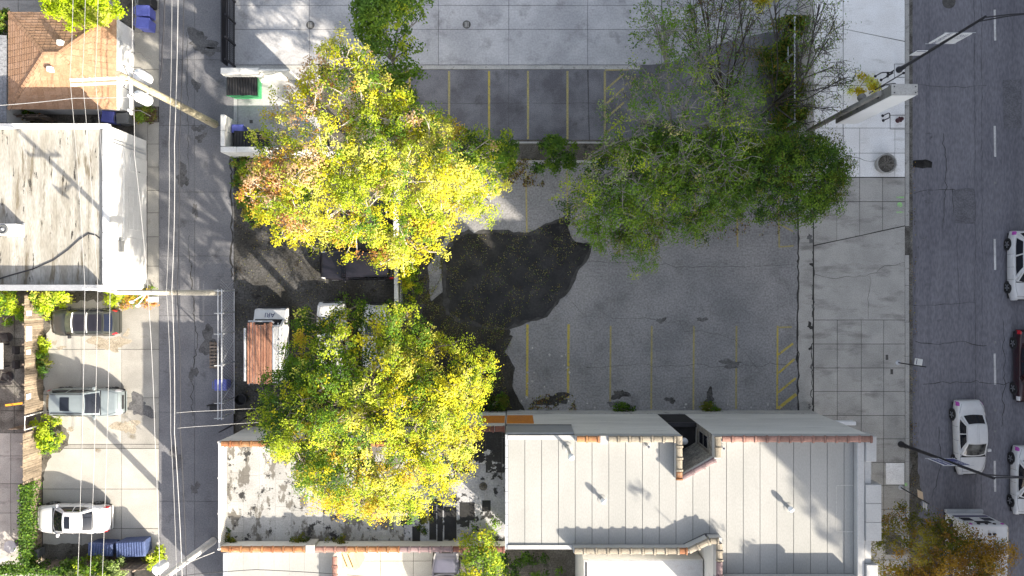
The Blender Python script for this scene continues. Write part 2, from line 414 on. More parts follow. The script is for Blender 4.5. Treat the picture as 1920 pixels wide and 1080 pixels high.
mk('sign_cabinet', (0.16, 0.155, 0.145), (0.22, 0.215, 0.20), 1.5, 0.8, 0.12, 12, c3=(0.06, 0.055, 0.05), s3=3, t3=0.63, w3=0.05)
mk('sign_cap', (0.34, 0.335, 0.32), (0.40, 0.395, 0.38), 2, 0.8, 0.1, 12, c3=(0.10, 0.09, 0.08), s3=5, t3=0.66, w3=0.05)
mk('ink_navy', (0.03, 0.035, 0.13), None, 1, 0.6, 0.0)
mk('ink_white', (0.7, 0.7, 0.72), None, 1, 0.6, 0.0)
mk('ink_grey', (0.35, 0.36, 0.4), None, 1, 0.6, 0.0)
mk('banner_navy', (0.05, 0.055, 0.17), (0.06, 0.065, 0.19), 2, 0.6, 0.05)
mk('sign_tan', (0.55, 0.45, 0.36), None, 1, 0.6, 0.05)
mk('sign_slate', (0.22, 0.25, 0.33), None, 1, 0.6, 0.05)
mk('bark', (0.16, 0.135, 0.11), (0.24, 0.205, 0.17), 3, 0.95, 0.25, 12, bump=0.5, bscale=20, stretch=(1, 1, 0.3))
mk('bark_pale', (0.34, 0.305, 0.265), (0.42, 0.385, 0.34), 3, 0.95, 0.2, 12)
mk('bark_dark', (0.045, 0.04, 0.036), (0.075, 0.068, 0.06), 3, 0.95, 0.2, 12)
mk('bark_grey', (0.17, 0.16, 0.145), (0.24, 0.225, 0.205), 3, 0.95, 0.2, 12)
mk('cardboard', (0.50, 0.36, 0.20), (0.55, 0.40, 0.23), 2, 0.9, 0.08)
mk('stone_top', (0.33, 0.33, 0.32), (0.4, 0.4, 0.39), 8, 0.7, 0.2, 20)
mk('brick_tower', (0.30, 0.25, 0.20), (0.35, 0.29, 0.24), 1.2, 0.9, 0.12, 10)
mk('hydrant', (0.05, 0.015, 0.02), (0.08, 0.02, 0.025), 3, 0.5, 0.1)
mk('iron', (0.06, 0.058, 0.055), (0.10, 0.095, 0.09), 5, 0.7, 0.2)
LEAF = {
 'yellow': (0.66, 0.62, 0.025), 'lemon': (0.74, 0.74, 0.13), 'lime': (0.40, 0.50, 0.03), 'green': (0.13, 0.25, 0.02), 'deep': (0.045, 0.105, 0.015),
 'rust': (0.55, 0.27, 0.08), 'peach': (0.62, 0.42, 0.24), 'gold': (0.68, 0.48, 0.05), 'olive': (0.18, 0.20, 0.03), 'mid': (0.11, 0.22, 0.032),
 'moss': (0.19, 0.31, 0.03), 'pale': (0.29, 0.38, 0.13), 'brown': (0.36, 0.20, 0.05), 'amber': (0.46, 0.28, 0.035), 'ochre': (0.32, 0.28, 0.035), 'acid': (0.42, 0.56, 0.008),
 'straw': (0.42, 0.40, 0.16), 'dead': (0.13, 0.085, 0.045), 'canary': (0.62, 0.50, 0.02)}
for k_, c_ in LEAF.items():
    mk('leaf_' + k_, c_, tuple(min(1, x * 0.72) for x in c_), 2.2, 0.65, 0.18, 9, trans=0.46, spec=0.25)

# ================================================================ THE SETTING
UNIT = MB().box(-0.5, 0.5, -0.5, 0.5, -1, 0)
unit_mesh = {}
def unit(mat):
    if mat not in unit_mesh: unit_mesh[mat] = UNIT.mesh('slab', mat)
    return unit_mesh[mat]

def slab(parent, x0, x1, y0, y1, z, mat, name='slab', th=0.06, gap=0.03, tilt=0.0015):
    """one slab, corners in metres"""
    g = gap
    o = inst(name, unit(mat), parent, ((x0 + x1) / 2, (y0 + y1) / 2, z + random.uniform(-0.004, 0.004)),
             rot=(random.uniform(-tilt, tilt), random.uniform(-tilt, tilt), 0), scale=(abs(x1 - x0) - g, abs(y1 - y0) - g, th))
    return o

def slab_rows(parent, xs, ys, z, mat, name='slab', gap=0.03):
    """xs, ys: joint positions in photo pixels"""
    for i in range(len(xs) - 1):
        for j in range(len(ys) - 1):
            slab(parent, X(xs[i], z), X(xs[i + 1], z), Y(ys[j + 1], z), Y(ys[j], z), z, mat, name, gap=gap)

def base(name, poly, z, mat, label=None, parent=None, th=0.05):
    """poly in photo pixels"""
    b = MB().prism([(X(p[0], z), Y(p[1], z)) for p in poly], z - th, z)
    o = b.build(name, mat, parent)
    if parent is None: structure(o, label)
    return o

def rough(poly, amp=0.1, step=0.35, seed=1):
    rr = random.Random(seed)
    out = []
    n = len(poly)
    for i in range(n):
        a, b = Vector(poly[i][:2]), Vector(poly[(i + 1) % n][:2])
        k = max(1, int((b - a).length / step))
        d = (b - a)
        nrm = Vector((-d.y, d.x)).normalized() if d.length > 0 else Vector((0, 0))
        for j in range(k):
            out.append(tuple(a + d * (j / k) + nrm * rr.gauss(0, amp) * (1 if j else 0.4)))
    return out

def sheet(name, poly, z, mat, parent, amp=0.05, step=0.25, seed=1):
    """ragged flat patch, poly in photo pixels"""
    pts = rough([(X(p[0], z), Y(p[1], z)) for p in poly], amp, step, seed)
    return MB().prism(pts, z - 0.003, z).build(name, mat, parent)

def blob(name, x, y, rx, ry, z, mat, parent, seed=1, n=18):
    """irregular stain: radius wanders round the outline"""
    rr = random.Random(seed)
    ph = [rr.uniform(0, 6.28) for _ in range(4)]
    pts = []
    for i in range(n * 2):
        a = 6.28318 * i / (n * 2)
        k = 0.72 + 0.22 * math.sin(2 * a + ph[0]) + 0.17 * math.sin(3 * a + ph[1]) + 0.11 * math.sin(5 * a + ph[2]) + 0.08 * math.sin(9 * a + ph[3]) + rr.uniform(-0.05, 0.05)
        pts.append((X(x + rx * k * math.cos(a), z), Y(y + ry * k * math.sin(a), z)))
    return MB().prism(pts, z - 0.002, z).build(name, mat, parent)

def ribbon(name, pts, w, z, mat, parent, jit=0.05, step=0.25, seed=3):
    """thin wandering strip (crack, seam), pts in photo pixels"""
    rr = random.Random(seed)
    P = [Vector((X(p[0], z), Y(p[1], z))) for p in pts]
    path = []
    for a, b in zip(P[:-1], P[1:]):
        k = max(1, int((b - a).length / step))
        for j in range(k): path.append(a + (b - a) * (j / k) + Vector((rr.gauss(0, jit), rr.gauss(0, jit))))
    path.append(P[-1])
    mb = MB()
    vs = []
    for i, p in enumerate(path):
        d = path[min(i + 1, len(path) - 1)] - path[max(i - 1, 0)]
        d = Vector((-d.y, d.x)).normalized() * w * 0.5 * rr.uniform(0.5, 1.4)
        vs += [(p.x - d.x, p.y - d.y, z), (p.x + d.x, p.y + d.y, z)]
    fs = [(2 * i, 2 * i + 2, 2 * i + 3, 2 * i + 1) for i in range(len(path) - 1)]
    mb.add(vs, fs)
    return mb.build(name, mat, parent)

def stripe(parent, x0, y0, x1, y1, w, z, mat, name='stall_line'):
    a, b = W(x0, y0, z), W(x1, y1, z)
    d = (b - a).normalized()
    nn = Vector((-d.y, d.x, 0)) * w / 2
    mb = MB().add([a - nn, b - nn, b + nn, a + nn], [(0, 1, 2, 3)])
    return mb.build(name, mat, parent)

# ---- ground sheet
g = MB().box(-230, 230, -230, 230, -0.4, -0.24).build('ground', 'soil'); structure(g, 'bare dark soil ground under the whole block')

# ---- street
st = MB().box(X(1704), 38.0, -120, 120, -0.23, -0.12).build('street', 'asphalt_street'); structure(st, 'grey asphalt street with white dashes')
MB().box(X(1704) + 0.02, X(1713), -120, 120, -0.119, -0.113).build('gutter', 'asphalt_gutter', st)
for yc in (47, 265, 477, 692, 893):
    stripe(st, 1865, yc - 29, 1866, yc + 29, 0.13, -0.112, 'white_line', 'lane_dash')
for (x, y) in ((1866, 343), (1866, 394), (1866, 642), (1866, 769), (1866, 809)):
    stripe(st, x - 2, y, x + 2, y, 0.16, -0.111, 'white_faint', 'lane_stud')
for i, pts in enumerate(([(1712, 362), (1740, 356), (1790, 355)], [(1712, 574), (1770, 570), (1830, 568)], [(1718, 158), (1780, 163), (1850, 160)],
                         [(1786, 355), (1787, 415)], [(1826, 0), (1828, 300), (1829, 640), (1828, 1000)], [(1840, 0), (1842, 640), (1840, 1000)], [(1795, 420), (1798, 600)], [(1742, 60), (1743, 160)])):
    ribbon('crack', pts, 0.022 if i < 4 else 0.014, -0.108, 'crack', st, 0.03, 0.4, i)
sheet('stain', [(1712, 301), (1735, 299), (1748, 304), (1747, 314), (1730, 316), (1712, 314)], -0.109, 'wet_asphalt', st, 0.03, 0.2, 4)
for i, (x, y) in enumerate(((1730, 366), (1741, 362), (1742, 372), (1737, 378), (1744, 380), (1733, 447), (1722, 464), (1738, 533), (1741, 250), (1745, 258), (1760, 601))):
    blob('stain', x, y, 3.5 + (i % 3) * 1.5, 3 + (i % 2) * 2, -0.108, 'stain_street', st, i)
sheet('leaf_drift', [(1708, 845), (1718, 840), (1724, 900), (1730, 930), (1727, 955), (1716, 990), (1706, 990)], -0.1095, 'soil', st, 0.05, 0.2, 9)
for i, po in enumerate(([(1786, 356), (1826, 352), (1828, 420), (1790, 418)], [(1880, 150), (1915, 148), (1916, 240), (1882, 242)])):
    sheet('asphalt_repair', po, -0.1095, 'stain_street', st, 0.02, 0.3, i + 30)
for i, pts in enumerate(([(1770, 250), (1774, 330), (1768, 430)], [(1880, 600), (1884, 720), (1878, 800)], [(1716, 640), (1760, 646), (1800, 640), (1850, 648)], [(1750, 930), (1765, 860), (1760, 800)], [(1730, 720), (1800, 716), (1900, 722)])):
    ribbon('crack', pts, 0.03, -0.107, 'crack', st, 0.05, 0.3, i + 50)
# manhole cover near the top edge of the street
mh = MB().lathe([(0.42, -0.115), (0.42, -0.104), (0.36, -0.100)], (X(1781), Y(2), 0), 20)
tag(mh.build('manhole_cover', 'iron'), 'round iron manhole cover in the street at the top edge', 'manhole')

# ---- kerb between street and sidewalk: separate stones
kb = MB().box(X(1697), X(1705), -60, 60, -0.24, -0.03).build('kerb', 'joint'); structure(kb, 'concrete kerb along the street')
ys_ = [-60, 8, 60, 150, 198, 250, 300, 362, 424, 478, 535, 604, 668, 735, 822, 866, 915, 980, 1050, 1140]
for a, b in zip(ys_[:-1], ys_[1:]):
    low = 424 <= a < 600
    slab(kb, X(1697), X(1705), Y(b), Y(a), -0.02 if low else 0.012, 'asphalt_gutter' if 424 <= a < 470 else 'kerb_concrete', 'kerb_stone', 0.2, 0.02, 0.002)

# ---- sidewalk
sw = base('sidewalk', [(1493, -80), (1697, -80), (1697, 1160), (1493, 1160)], -0.03, 'joint', 'concrete sidewalk slabs between the lot and the street')
cx_ = [1526, 1570, 1615, 1657, 1697]
slab_rows(sw, cx_, [600, 645, 690, 734, 779, 823, 867, 910, 955, 1000, 1050, 1100], 0.0, 'walk_concrete')
def poly_slab(parent, poly, z, mat, name='slab', th=0.06):
    c = Vector((sum(p[0] for p in poly) / len(poly), sum(p[1] for p in poly) / len(poly)))
    pts = []
    for p in poly:
        d = c - Vector(p[:2]); d = d.normalized() * 0.7
        pts.append((X(p[0] + d.x, z), Y(p[1] + d.y, z)))
    return MB().prism(pts, z - th, z).build(name, mat, parent)
poly_slab(sw, [(1526, 461), (1697, 424), (1697, 600), (1526, 600)], 0.002, 'walk_concrete')
poly_slab(sw, [(1526, 378), (1569, 378), (1569, 451), (1526, 460)], 0.0, 'walk_concrete')
poly_slab(sw, [(1569, 378), (1612, 378), (1612, 442), (1569, 451)], 0.003, 'walk_concrete')
poly_slab(sw, [(1612, 378), (1655, 378), (1655, 432), (1612, 442)], 0.0, 'walk_concrete')
poly_slab(sw, [(1655, 378), (1697, 378), (1697, 423), (1655, 432)], 0.002, 'walk_concrete')
slab_rows(sw, [1526, 1569, 1612, 1655, 1697], [333, 378], 0.0, 'walk_concrete')
slab_rows(sw, [1526, 1581, 1612, 1661, 1697], [-60, -8], 0.004, 'walk_pale')
poly_slab(sw, [(1526, 54), (1581, 54), (1581, 160), (1526, 160)], 0.004, 'walk_pale')
poly_slab(sw, [(1526, -8), (1697, -8), (1697, 77), (1581, 54), (1526, 54)], 0.003, 'walk_pale')
poly_slab(sw, [(1581, 54), (1697, 78), (1697, 160), (1581, 160)], 0.004, 'walk_pale')
slab_rows(sw, [1526, 1581, 1697], [160, 240], 0.004, 'walk_pale')
slab_rows(sw, [1526, 1581, 1612, 1678, 1697], [240, 287, 332], 0.004, 'walk_pale')
slab(sw, X(1497), X(1524), Y(780), Y(330), 0.001, 'walk_concrete', 'edge_strip', 0.06, 0.0, 0)
slab(sw, X(1497), X(1526), Y(330), Y(-80), 0.001, 'walk_concrete', 'edge_strip', 0.06, 0.0, 0)
ribbon('crack', [(1524, 468), (1524, 500), (1528, 515), (1523, 540), (1525, 600), (1524, 640), (1521, 655), (1524, 690), (1521, 720), (1523, 770)], 0.05, 0.008, 'crack', sw, 0.045, 0.22, 5)
ribbon('crack', [(1497, 330), (1496, 420), (1497, 520), (1495, 600), (1497, 770)], 0.10, 0.006, 'crack', sw, 0.03, 0.3, 6)
ribbon('crack', [(1528, 518), (1560, 522), (1632, 518), (1660, 500), (1697, 492)], 0.018, 0.007, 'crack', sw, 0.05, 0.3, 8)
ribbon('crack', [(1632, 518), (1628, 560), (1628, 598)], 0.016, 0.007, 'crack', sw, 0.03, 0.3, 9)
ribbon('crack', [(1581, -60), (1581, 330)], 0.035, 0.011, 'crack', sw, 0.004, 0.5, 10)
ribbon('crack', [(1581, 289), (1632, 303), (1662, 300)], 0.03, 0.011, 'crack', sw, 0.02, 0.3, 11)
for i, (x, y, r_) in enumerate(((1519, 447, 9), (1522, 496, 5), (1524, 575, 4), (1519, 611, 8), (1521, 688, 5), (1520, 653, 5), (1518, 762, 5))):
    blob('patch', x, y, r_ * 0.8, r_ * 1.1, 0.0125, 'stain_lot' if i % 2 == 0 else 'crack', sw, i + 20)
for (x, y) in ((1689, 370), (1689, 398)):
    stripe(sw, x - 8, y, x + 6, y, 0.10, 0.012, 'green_paint', 'survey_mark')
stripe(sw, 1699, 905, 1699, 911, 0.16, 0.022, 'green_paint', 'survey_mark')
rg = MB().lathe([(0.165, 0.008), (0.165, 0.0135), (0.10, 0.0135)], (X(1687), Y(384), 0), 16); rg.build('survey_ring', 'green_paint', sw)
for (x0, x1, y0, y1) in ((1677, 1696, 120, 145), (1669, 1697, 216, 242)):
    for seg in ((x0, y0, x1, y0), (x0, y1, x1, y1), (x0, y0, x0, y1)):
        stripe(sw, *seg, 0.03, 0.012, 'crack', 'pad_joint')
slab(sw, X(1661), X(1695), Y(908), Y(868), 0.016, 'walk_pale', 'utility_vault_lid', 0.04, 0.0, 0)
for (x, y) in ((1663, 670), (1672, 697)):
    slab(sw, X(x - 2.4), X(x + 2.4), Y(y + 4.8), Y(y - 4.8), 0.012, 'iron', 'valve_lid', 0.02, 0, 0)
slab(sw, X(1660), X(1690), Y(1040), Y(1003), 0.012, 'soil', 'tree_pit', 0.05, 0, 0)

# ---- upper lot: concrete drive, kerb and asphalt stalls
ul = base('concrete_drive', [(438, -90), (1497, -90), (1497, 128), (438, 128)], -0.025, 'asphalt_stalls', 'pale concrete drive of the upper parking lot')
xs_ = [440, 580, 700, 822, 954, 1102, 1240, 1340, 1496]
slab_rows(ul, xs_, [-88, 10, 55, 121.5], 0.0, 'lot_concrete', gap=0.03)
slab(ul, X(440), X(1200), Y(130), Y(122.5), 0.012, 'kerb_concrete', 'kerb_strip', 0.05, 0.0, 0)
for (x, y) in ((875, 46), (582, 47)):
    MB().lathe([(0.26, 0.002), (0.26, 0.012), (0.22, 0.014)], (X(x), Y(y), 0), 16).build('drain_cover', 'iron', ul)
    for k in (-0.09, 0.0, 0.09): slab(ul, X(x) + k - 0.02, X(x) + k + 0.02, Y(y) - 0.17, Y(y) + 0.17, 0.022, 'kerb_concrete', 'drain_bar', 0.01, 0, 0)
us = base('upper_parking_stalls', [(750, 131), (1190, 130.5), (1202, 122.6), (1260, 118), (1330, 86), (1440, 60), (1497, 58), (1497, 262), (750, 262)], 0.006, 'asphalt_stalls', 'dark asphalt parking stalls below the concrete drive')
for x in (842, 917, 990, 1064, 1134):
    stripe(us, x, 133, x, 261, 0.13, 0.012, 'yellow_faded' if x != 917 else 'yellow_paint')
for x in (768,): stripe(us, x, 133, x, 180, 0.13, 0.012, 'yellow_paint')
stripe(us, 750, 139, 768, 133, 0.13, 0.0125, 'yellow_paint'); stripe(us, 750, 166, 768, 156, 0.13, 0.0125, 'yellow_paint')
stripe(us, 1134, 131, 1180, 130, 0.12, 0.0125, 'yellow_faded')
for y in (168, 195, 222, 250): stripe(us, 1136, y, 1170, y - 30, 0.12, 0.0125, 'yellow_faded')
ribbon('crack', [(1102, 131), (1105, 262)], 0.05, 0.012, 'crack', us, 0.004, 0.5, 2)
ribbon('crack', [(954, 131), (954, 262)], 0.02, 0.011, 'crack', us, 0.004, 0.5, 2)
ribbon('crack', [(760, 194), (1130, 193)], 0.015, 0.011, 'crack', us, 0.01, 0.5, 2)

# ---- dirt lot, planting strip
dl = base('dirt_lot', [(437, 290), (1000, 290), (1000, 772), (437, 772)], -0.008, 'dirt', 'dark earth and leaf litter of the vacant lot')
ps = base('planting_strip', [(750, 262.5), (1497, 262.5), (1497, 300), (750, 300)], -0.004, 'soil', 'soil strip between the two parking lots')
slab(ps, X(925), X(1140), Y(306), Y(300.5), 0.02, 'kerb_concrete', 'kerb_strip', 0.05, 0, 0)

# ---- main lot
pl = MB().prism(rough([(X(p[0]), Y(p[1])) for p in [(870, 306), (1497, 306), (1497, 772), (965, 772), (958, 745), (966, 690), (946, 660), (962, 630), (935, 616), (900, 602), (850, 592), (808, 565), (802, 500), (832, 450), (852, 400)]], 0.05, 0.4, 3), -0.05, 0.0)
pl = pl.build('parking_lot', 'asphalt_lot'); structure(pl, 'worn asphalt parking lot with faded yellow stalls')
for x, y1 in ((989, 745), (1066, 746), (1145, 753), (1222, 767), (1301, 768), (1381, 767), (1458, 767)):
    stripe(pl, x, 608 if x < 1100 else 611, x - 1, y1, 0.15 if x < 1100 else 0.11, 0.0045, 'yellow_paint' if x < 1100 or x == 1458 else 'yellow_faded')
stripe(pl, 1458, 614, 1485, 613, 0.10, 0.005, 'yellow_faded')
for a, b in (((1459, 665), (1487, 644)), ((1459, 700), (1490, 673)), ((1459, 736), (1492, 709)), ((1459, 766), (1493, 739))):
    stripe(pl, *a, *b, 0.13 if a[1] < 750 else 0.2, 0.005, 'yellow_paint', 'hatch_line')
for x, y0, y1 in ((987, 320, 441), (1064, 320, 455), (1145, 320, 460), (1222, 320, 461), (1303, 320, 463), (1382, 320, 463), (1460, 320, 464)):
    stripe(pl, x - 1, y0, x + 1, y1, 0.10, 0.0045, 'yellow_faded')
stripe(pl, 1460, 463, 1488, 461, 0.09, 0.005, 'yellow_faded'); stripe(pl, 1461, 420, 1487, 434, 0.09, 0.005, 'yellow_faded', 'hatch_line')
stripe(pl, 1459, 465, 1459, 610, 0.02, 0.0045, 'white_faint')
PDZ = 1
pd = sheet('puddle', [(836, 480), (850, 452), (872, 440), (925, 436), (990, 442), (1010, 440), (1018, 428), (1035, 420), (1058, 412), (1066, 402), (1069, 452), (1104, 458), (1104, 468), (1094, 490), (1076, 512), (1066, 540), (1042, 566), (1022, 590), (985, 600), (952, 614), (915, 612), (868, 600), (842, 585), (836, 530)], 0.007, 'wet_asphalt', None, 0.05, 0.22, 5)
sheet('damp_rim', [(828, 480), (845, 446), (870, 434), (925, 430), (992, 436), (1015, 424), (1060, 404), (1074, 450), (1110, 456), (1108, 472), (1098, 492), (1082, 514), (1070, 543), (1046, 570), (1026, 595), (988, 605), (955, 618), (910, 617), (862, 606), (836, 590), (828, 530)], 0.0055, 'damp_asphalt', pl, 0.05, 0.3, 15)
structure(pd, 'black wet patch strewn with leaves on the parking lot')
sheet('dirt_edge', [(800, 566), (835, 545), (870, 575), (920, 596), (950, 606), (958, 622), (943, 645), (942, 660), (962, 690), (960, 720), (970, 745), (985, 770), (790, 770), (770, 640), (790, 590)], 0.0035, 'wet_dirt', pl, 0.06, 0.3, 6)
for i, (x, y, rx, ry) in enumerate(((1040, 750, 30, 13), (1162, 740, 15, 10), (1330, 748, 10, 16), (1257, 750, 10, 6), (1240, 601, 8, 6), (1317, 599, 9, 5), (1370, 682, 22, 8), (1150, 757, 10, 6))):
    blob('debris_patch', x, y, rx * 1.25, ry * 1.25, 0.008, 'dirt' if i in (0, 1, 2, 3) else 'stain_lot', pl, i + 40)
for i in range(26):
    rr = random.Random(100 + i)
    x, y = (rr.uniform(975, 1070), rr.uniform(640, 768)) if i < 16 else (rr.uniform(1080, 1480), rr.uniform(755, 770))
    s_ = rr.uniform(1.0, 2.6)
    sheet('paint_chip', [(x + s_ * math.cos(a), y + s_ * math.sin(a)) for a in (0, 1.3, 2.5, 3.9, 5)], 0.0095, 'rubble', pl, 0.03, 0.1, i)
ribbon('crack', [(1092, 490), (1200, 493), (1300, 500), (1490, 497)], 0.02, 0.0045, 'crack', pl, 0.06, 0.5, 4)
ribbon('crack', [(1020, 520), (1100, 592), (1240, 600), (1380, 640), (1420, 690)], 0.014, 0.0045, 'crack', pl, 0.12, 0.5, 5)
ribbon('crack', [(1100, 690), (1200, 684), (1380, 688), (1490, 680)], 0.016, 0.0045, 'crack', pl, 0.08, 0.5, 7)
for (x0, x1, y) in ((1097, 1135, 497), (1099, 1134, 518)): stripe(pl, x0, y, x1, y, 0.05, 0.005, 'white_faint')

# ---- alley and aprons
al = base('alley', [(252, -120), (438, -120), (438, 1200), (252, 1200)], -0.03, 'joint', 'cracked concrete alley with utility poles')
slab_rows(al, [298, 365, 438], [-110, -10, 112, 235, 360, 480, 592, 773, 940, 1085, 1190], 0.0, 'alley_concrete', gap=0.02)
ribbon('crack', [(358, 500), (364, 600), (370, 640), (360, 700), (362, 780)], 0.05, 0.006, 'crack', al, 0.05, 0.2, 1)
ribbon('crack', [(352, 440), (356, 480), (358, 500)], 0.03, 0.006, 'crack', al, 0.05, 0.2, 2)
ribbon('crack', [(432, 300), (436, 420), (433, 520)], 0.10, 0.006, 'crack', al, 0.05, 0.25, 3)
ribbon('crack', [(350, 60), (352, 200), (354, 340)], 0.025, 0.006, 'crack', al, 0.04, 0.25, 4)
for i, (x, y, rx, ry) in enumerate(((372, 241, 12, 8), (376, 258, 10, 9), (376, 77, 30, 20), (400, 95, 22, 9), (366, 915, 9, 12), (362, 700, 9, 14), (368, 160, 8, 12), (366, 395, 5, 16), (342, 330, 14, 20), (390, 640, 18, 26), (330, 860, 12, 22))):
    blob('stain', x, y, rx * 1.2, ry * 1.2, 0.0065, 'stain_alley', al, i + 60)
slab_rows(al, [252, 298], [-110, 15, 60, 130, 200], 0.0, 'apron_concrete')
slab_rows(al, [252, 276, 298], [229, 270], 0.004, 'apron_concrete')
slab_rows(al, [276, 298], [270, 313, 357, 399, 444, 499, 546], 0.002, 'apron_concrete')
sheet('weed_bed', [(252, 200), (296, 200), (297, 228), (252, 228)], -0.005, 'soil', al, 0.03, 0.2, 4)
dv = base('driveway', [(78, 546), (298, 546), (298, 1062), (78, 1062)], -0.03, 'joint', 'sunlit concrete driveway with three parked cars')
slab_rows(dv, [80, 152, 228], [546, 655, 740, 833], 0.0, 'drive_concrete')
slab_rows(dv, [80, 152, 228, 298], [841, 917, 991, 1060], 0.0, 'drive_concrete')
slab_rows(dv, [80, 152, 228, 298], [833, 841], -0.004, 'apron_concrete')
slab_rows(dv, [228, 298], [546, 655, 746, 833], 0.001, 'apron_concrete')
blob('oil_stain', 205, 644, 40, 22, 0.0075, 'stain_rust', dv, 3)
blob('oil_stain', 238, 800, 26, 20, 0.0075, 'stain_rust', dv, 13)
blob('oil_stain', 262, 762, 30, 26, 0.0078, 'stain_alley', dv, 15)
for i, (x, y, rx, ry) in enumerate(((102, 643, 4, 6), (114, 652, 9, 4), (118, 815, 10, 9), (238, 625, 6, 8), (132, 805, 8, 4))):
    blob('leaf_stain', x, y, rx * 1.2, ry * 1.2, 0.008, 'stain_rust', dv, i + 80)
sheet('weed_bed', [(78, 775), (100, 780), (118, 800), (130, 815), (128, 835), (112, 848), (95, 850), (78, 905)], 0.0085, 'soil', dv, 0.06, 0.2, 5)
sheet('weed_bed', [(78, 1020), (160, 1020), (290, 1040), (296, 1062), (78, 1062)], 0.0085, 'soil', dv, 0.06, 0.2, 7)
sheet('weed_bed', [(78, 546), (250, 546), (240, 560), (225, 562), (120, 566), (95, 600), (86, 640), (80, 760), (78, 760)], 0.0085, 'soil', dv, 0.06, 0.2, 8)
yd = base('back_yard', [(-120, 546), (78, 546), (78, 1200), (-120, 1200)], -0.03, 'joint', 'paved back yard west of the wooden fence')
slab_rows(yd, [-60, -10, 27, 54, 78], [546, 592, 635, 680, 725, 770, 812], 0.0, 'asphalt_gutter')
slab_rows(yd, [-60, -14, 20, 44, 78], [812, 855, 907, 962, 1020, 1075, 1130], 0.0, 'walk_concrete')
pb = base('garage_path', [(-120, -120), (252, -120), (252, 232), (-120, 232)], -0.03, 'soil', 'soil and path around the hip-roofed garage')
slab_rows(pb, [-60, 34, 100, 165, 225], [-90, 0, 28], 0.0, 'walk_concrete')
# trash pad
tp = base('trash_pad', [(438, 128.5), (600, 128.5), (600, 290), (438, 290)], 0.002, 'lot_concrete', 'pale concrete pad of the trash enclosure')
stripe(tp, 446, 150, 446, 240, 0.03, 0.007, 'crack', 'joint_line'); slab(tp, X(468), X(474), Y(231), Y(225), 0.012, 'iron', 'drain_cover', 0.02, 0, 0)
# yards along the bottom edge
by = base('courtyard', [(600, 1000), (1120, 1000), (1120, 1200), (600, 1200)], -0.02, 'soil', 'dark shaded courtyard at the bottom edge')
slab_rows(by, [640, 713, 775, 812], [1000, 1052, 1120, 1180], 0.0, 'drive_concrete', gap=0.03)

# ================================================================ OFF-FRAME BLOCK THAT SHADES THE STREET, HOUSES ADDED TO CUT SKYLIGHT
def apartment_tower(name, label, x0, x1, y0, y1, h):
    t = thing(name, label, 'building', ((x0 + x1) / 2, (y0 + y1) / 2, -0.2))
    MB().box(x0, x1, y0, y1, -0.2, h).build('wall', 'brick_tower', t)
    MB().box(x0 - 0.15, x1 + 0.15, y0 - 0.15, y1 + 0.15, h, h + 0.5).build('cornice', 'kerb_concrete', t)
    wn = MB()
    z = 3.0
    while z < h - 2:
        y = y0 + 1.5
        while y < y1 - 1.5:
            wn.box(x0 - 0.05, x0 + 0.02, y, y + 1.3, z, z + 1.6); y += 3.1
        z += 3.1
    o = wn.build('window_rows', 'glass', t); o['kind'] = 'stuff'
    return t
apartment_tower('apartment_tower', 'tall brick apartment block across the street, outside the picture, shading the lot', 38.0, 56.0, -33.05, 34.0, 40.0)

def sky_block_house(label, x0, x1, y0, y1, h):  # unseen houses added to cut skylight and deepen shade on the west yards
    t = thing('sky_block_house', label, 'house', ((x0 + x1) / 2, (y0 + y1) / 2, -0.2))
    MB().box(x0, x1, y0, y1, -0.2, h).build('wall', 'brick_red', t)
    MB().prism([(x0 - 0.1, y0 - 0.1), (x1 + 0.1, y0 - 0.1), (x1 + 0.1, y1 + 0.1), (x0 - 0.1, y1 + 0.1)], h, h + 0.4).build('roof', 'roof_tar', t)
    for z in (1.5, 4.6, 7.7):
        for k in range(3):
            y = y0 + (k + 0.5) * (y1 - y0) / 3
            MB().box(x1 - 0.02, x1 + 0.04, y - 0.45, y + 0.45, z, z + 1.5).build('window', 'glass', t)
sky_block_house('added sky-blocking brick three-flat west of the picture behind the white garage', -56, -40, 0.5, 9.5, 10.5)
sky_block_house('added sky-blocking brick three-flat west of the picture behind the patio', -56, -38.5, -11.5, -1.0, 10.5)
sky_block_house('added sky-blocking brick three-flat west of the picture behind the hip-roofed garage', -56, -40, 11.0, 20.5, 10.5)
sky_block_house('added sky-blocking brick three-flat west of the picture behind the bistro table', -56, -38.5, -22.0, -12.5, 10.5)

# ================================================================ BUILDINGS
def coping_mesh(mat, L=0.60, w=0.31):
    """terracotta coping tile lying along +X from 0 to L, saddle-backed, with a raised bell at one end"""
    mb = MB()
    prof = [(-w / 2, -0.07), (-w / 2, 0.01), (-w * 0.32, 0.045), (0, 0.06), (w * 0.32, 0.045), (w / 2, 0.01), (w / 2, -0.07)]
    def seg(x0, x1, k, dz):
        n = len(prof)
        vs = [(x0, y * k, z + dz) for y, z in prof] + [(x1, y * k, z + dz) for y, z in prof]
        fs = [(i, n + i, n + i + 1, i + 1) for i in range(n - 1)] + [tuple(range(n)), tuple(range(2 * n - 1, n - 1, -1))]
        mb.add(vs, fs)
    seg(0.03, L - 0.10, 1.0, 0.0)
    seg(L - 0.10, L, 1.22, 0.045)
    return mb.mesh('coping_tile', mat)
TILE = {m: coping_mesh(m) for m in ('tile_orange', 'tile_red', 'tile_beige', 'tile_maroon', 'tile_purple')}
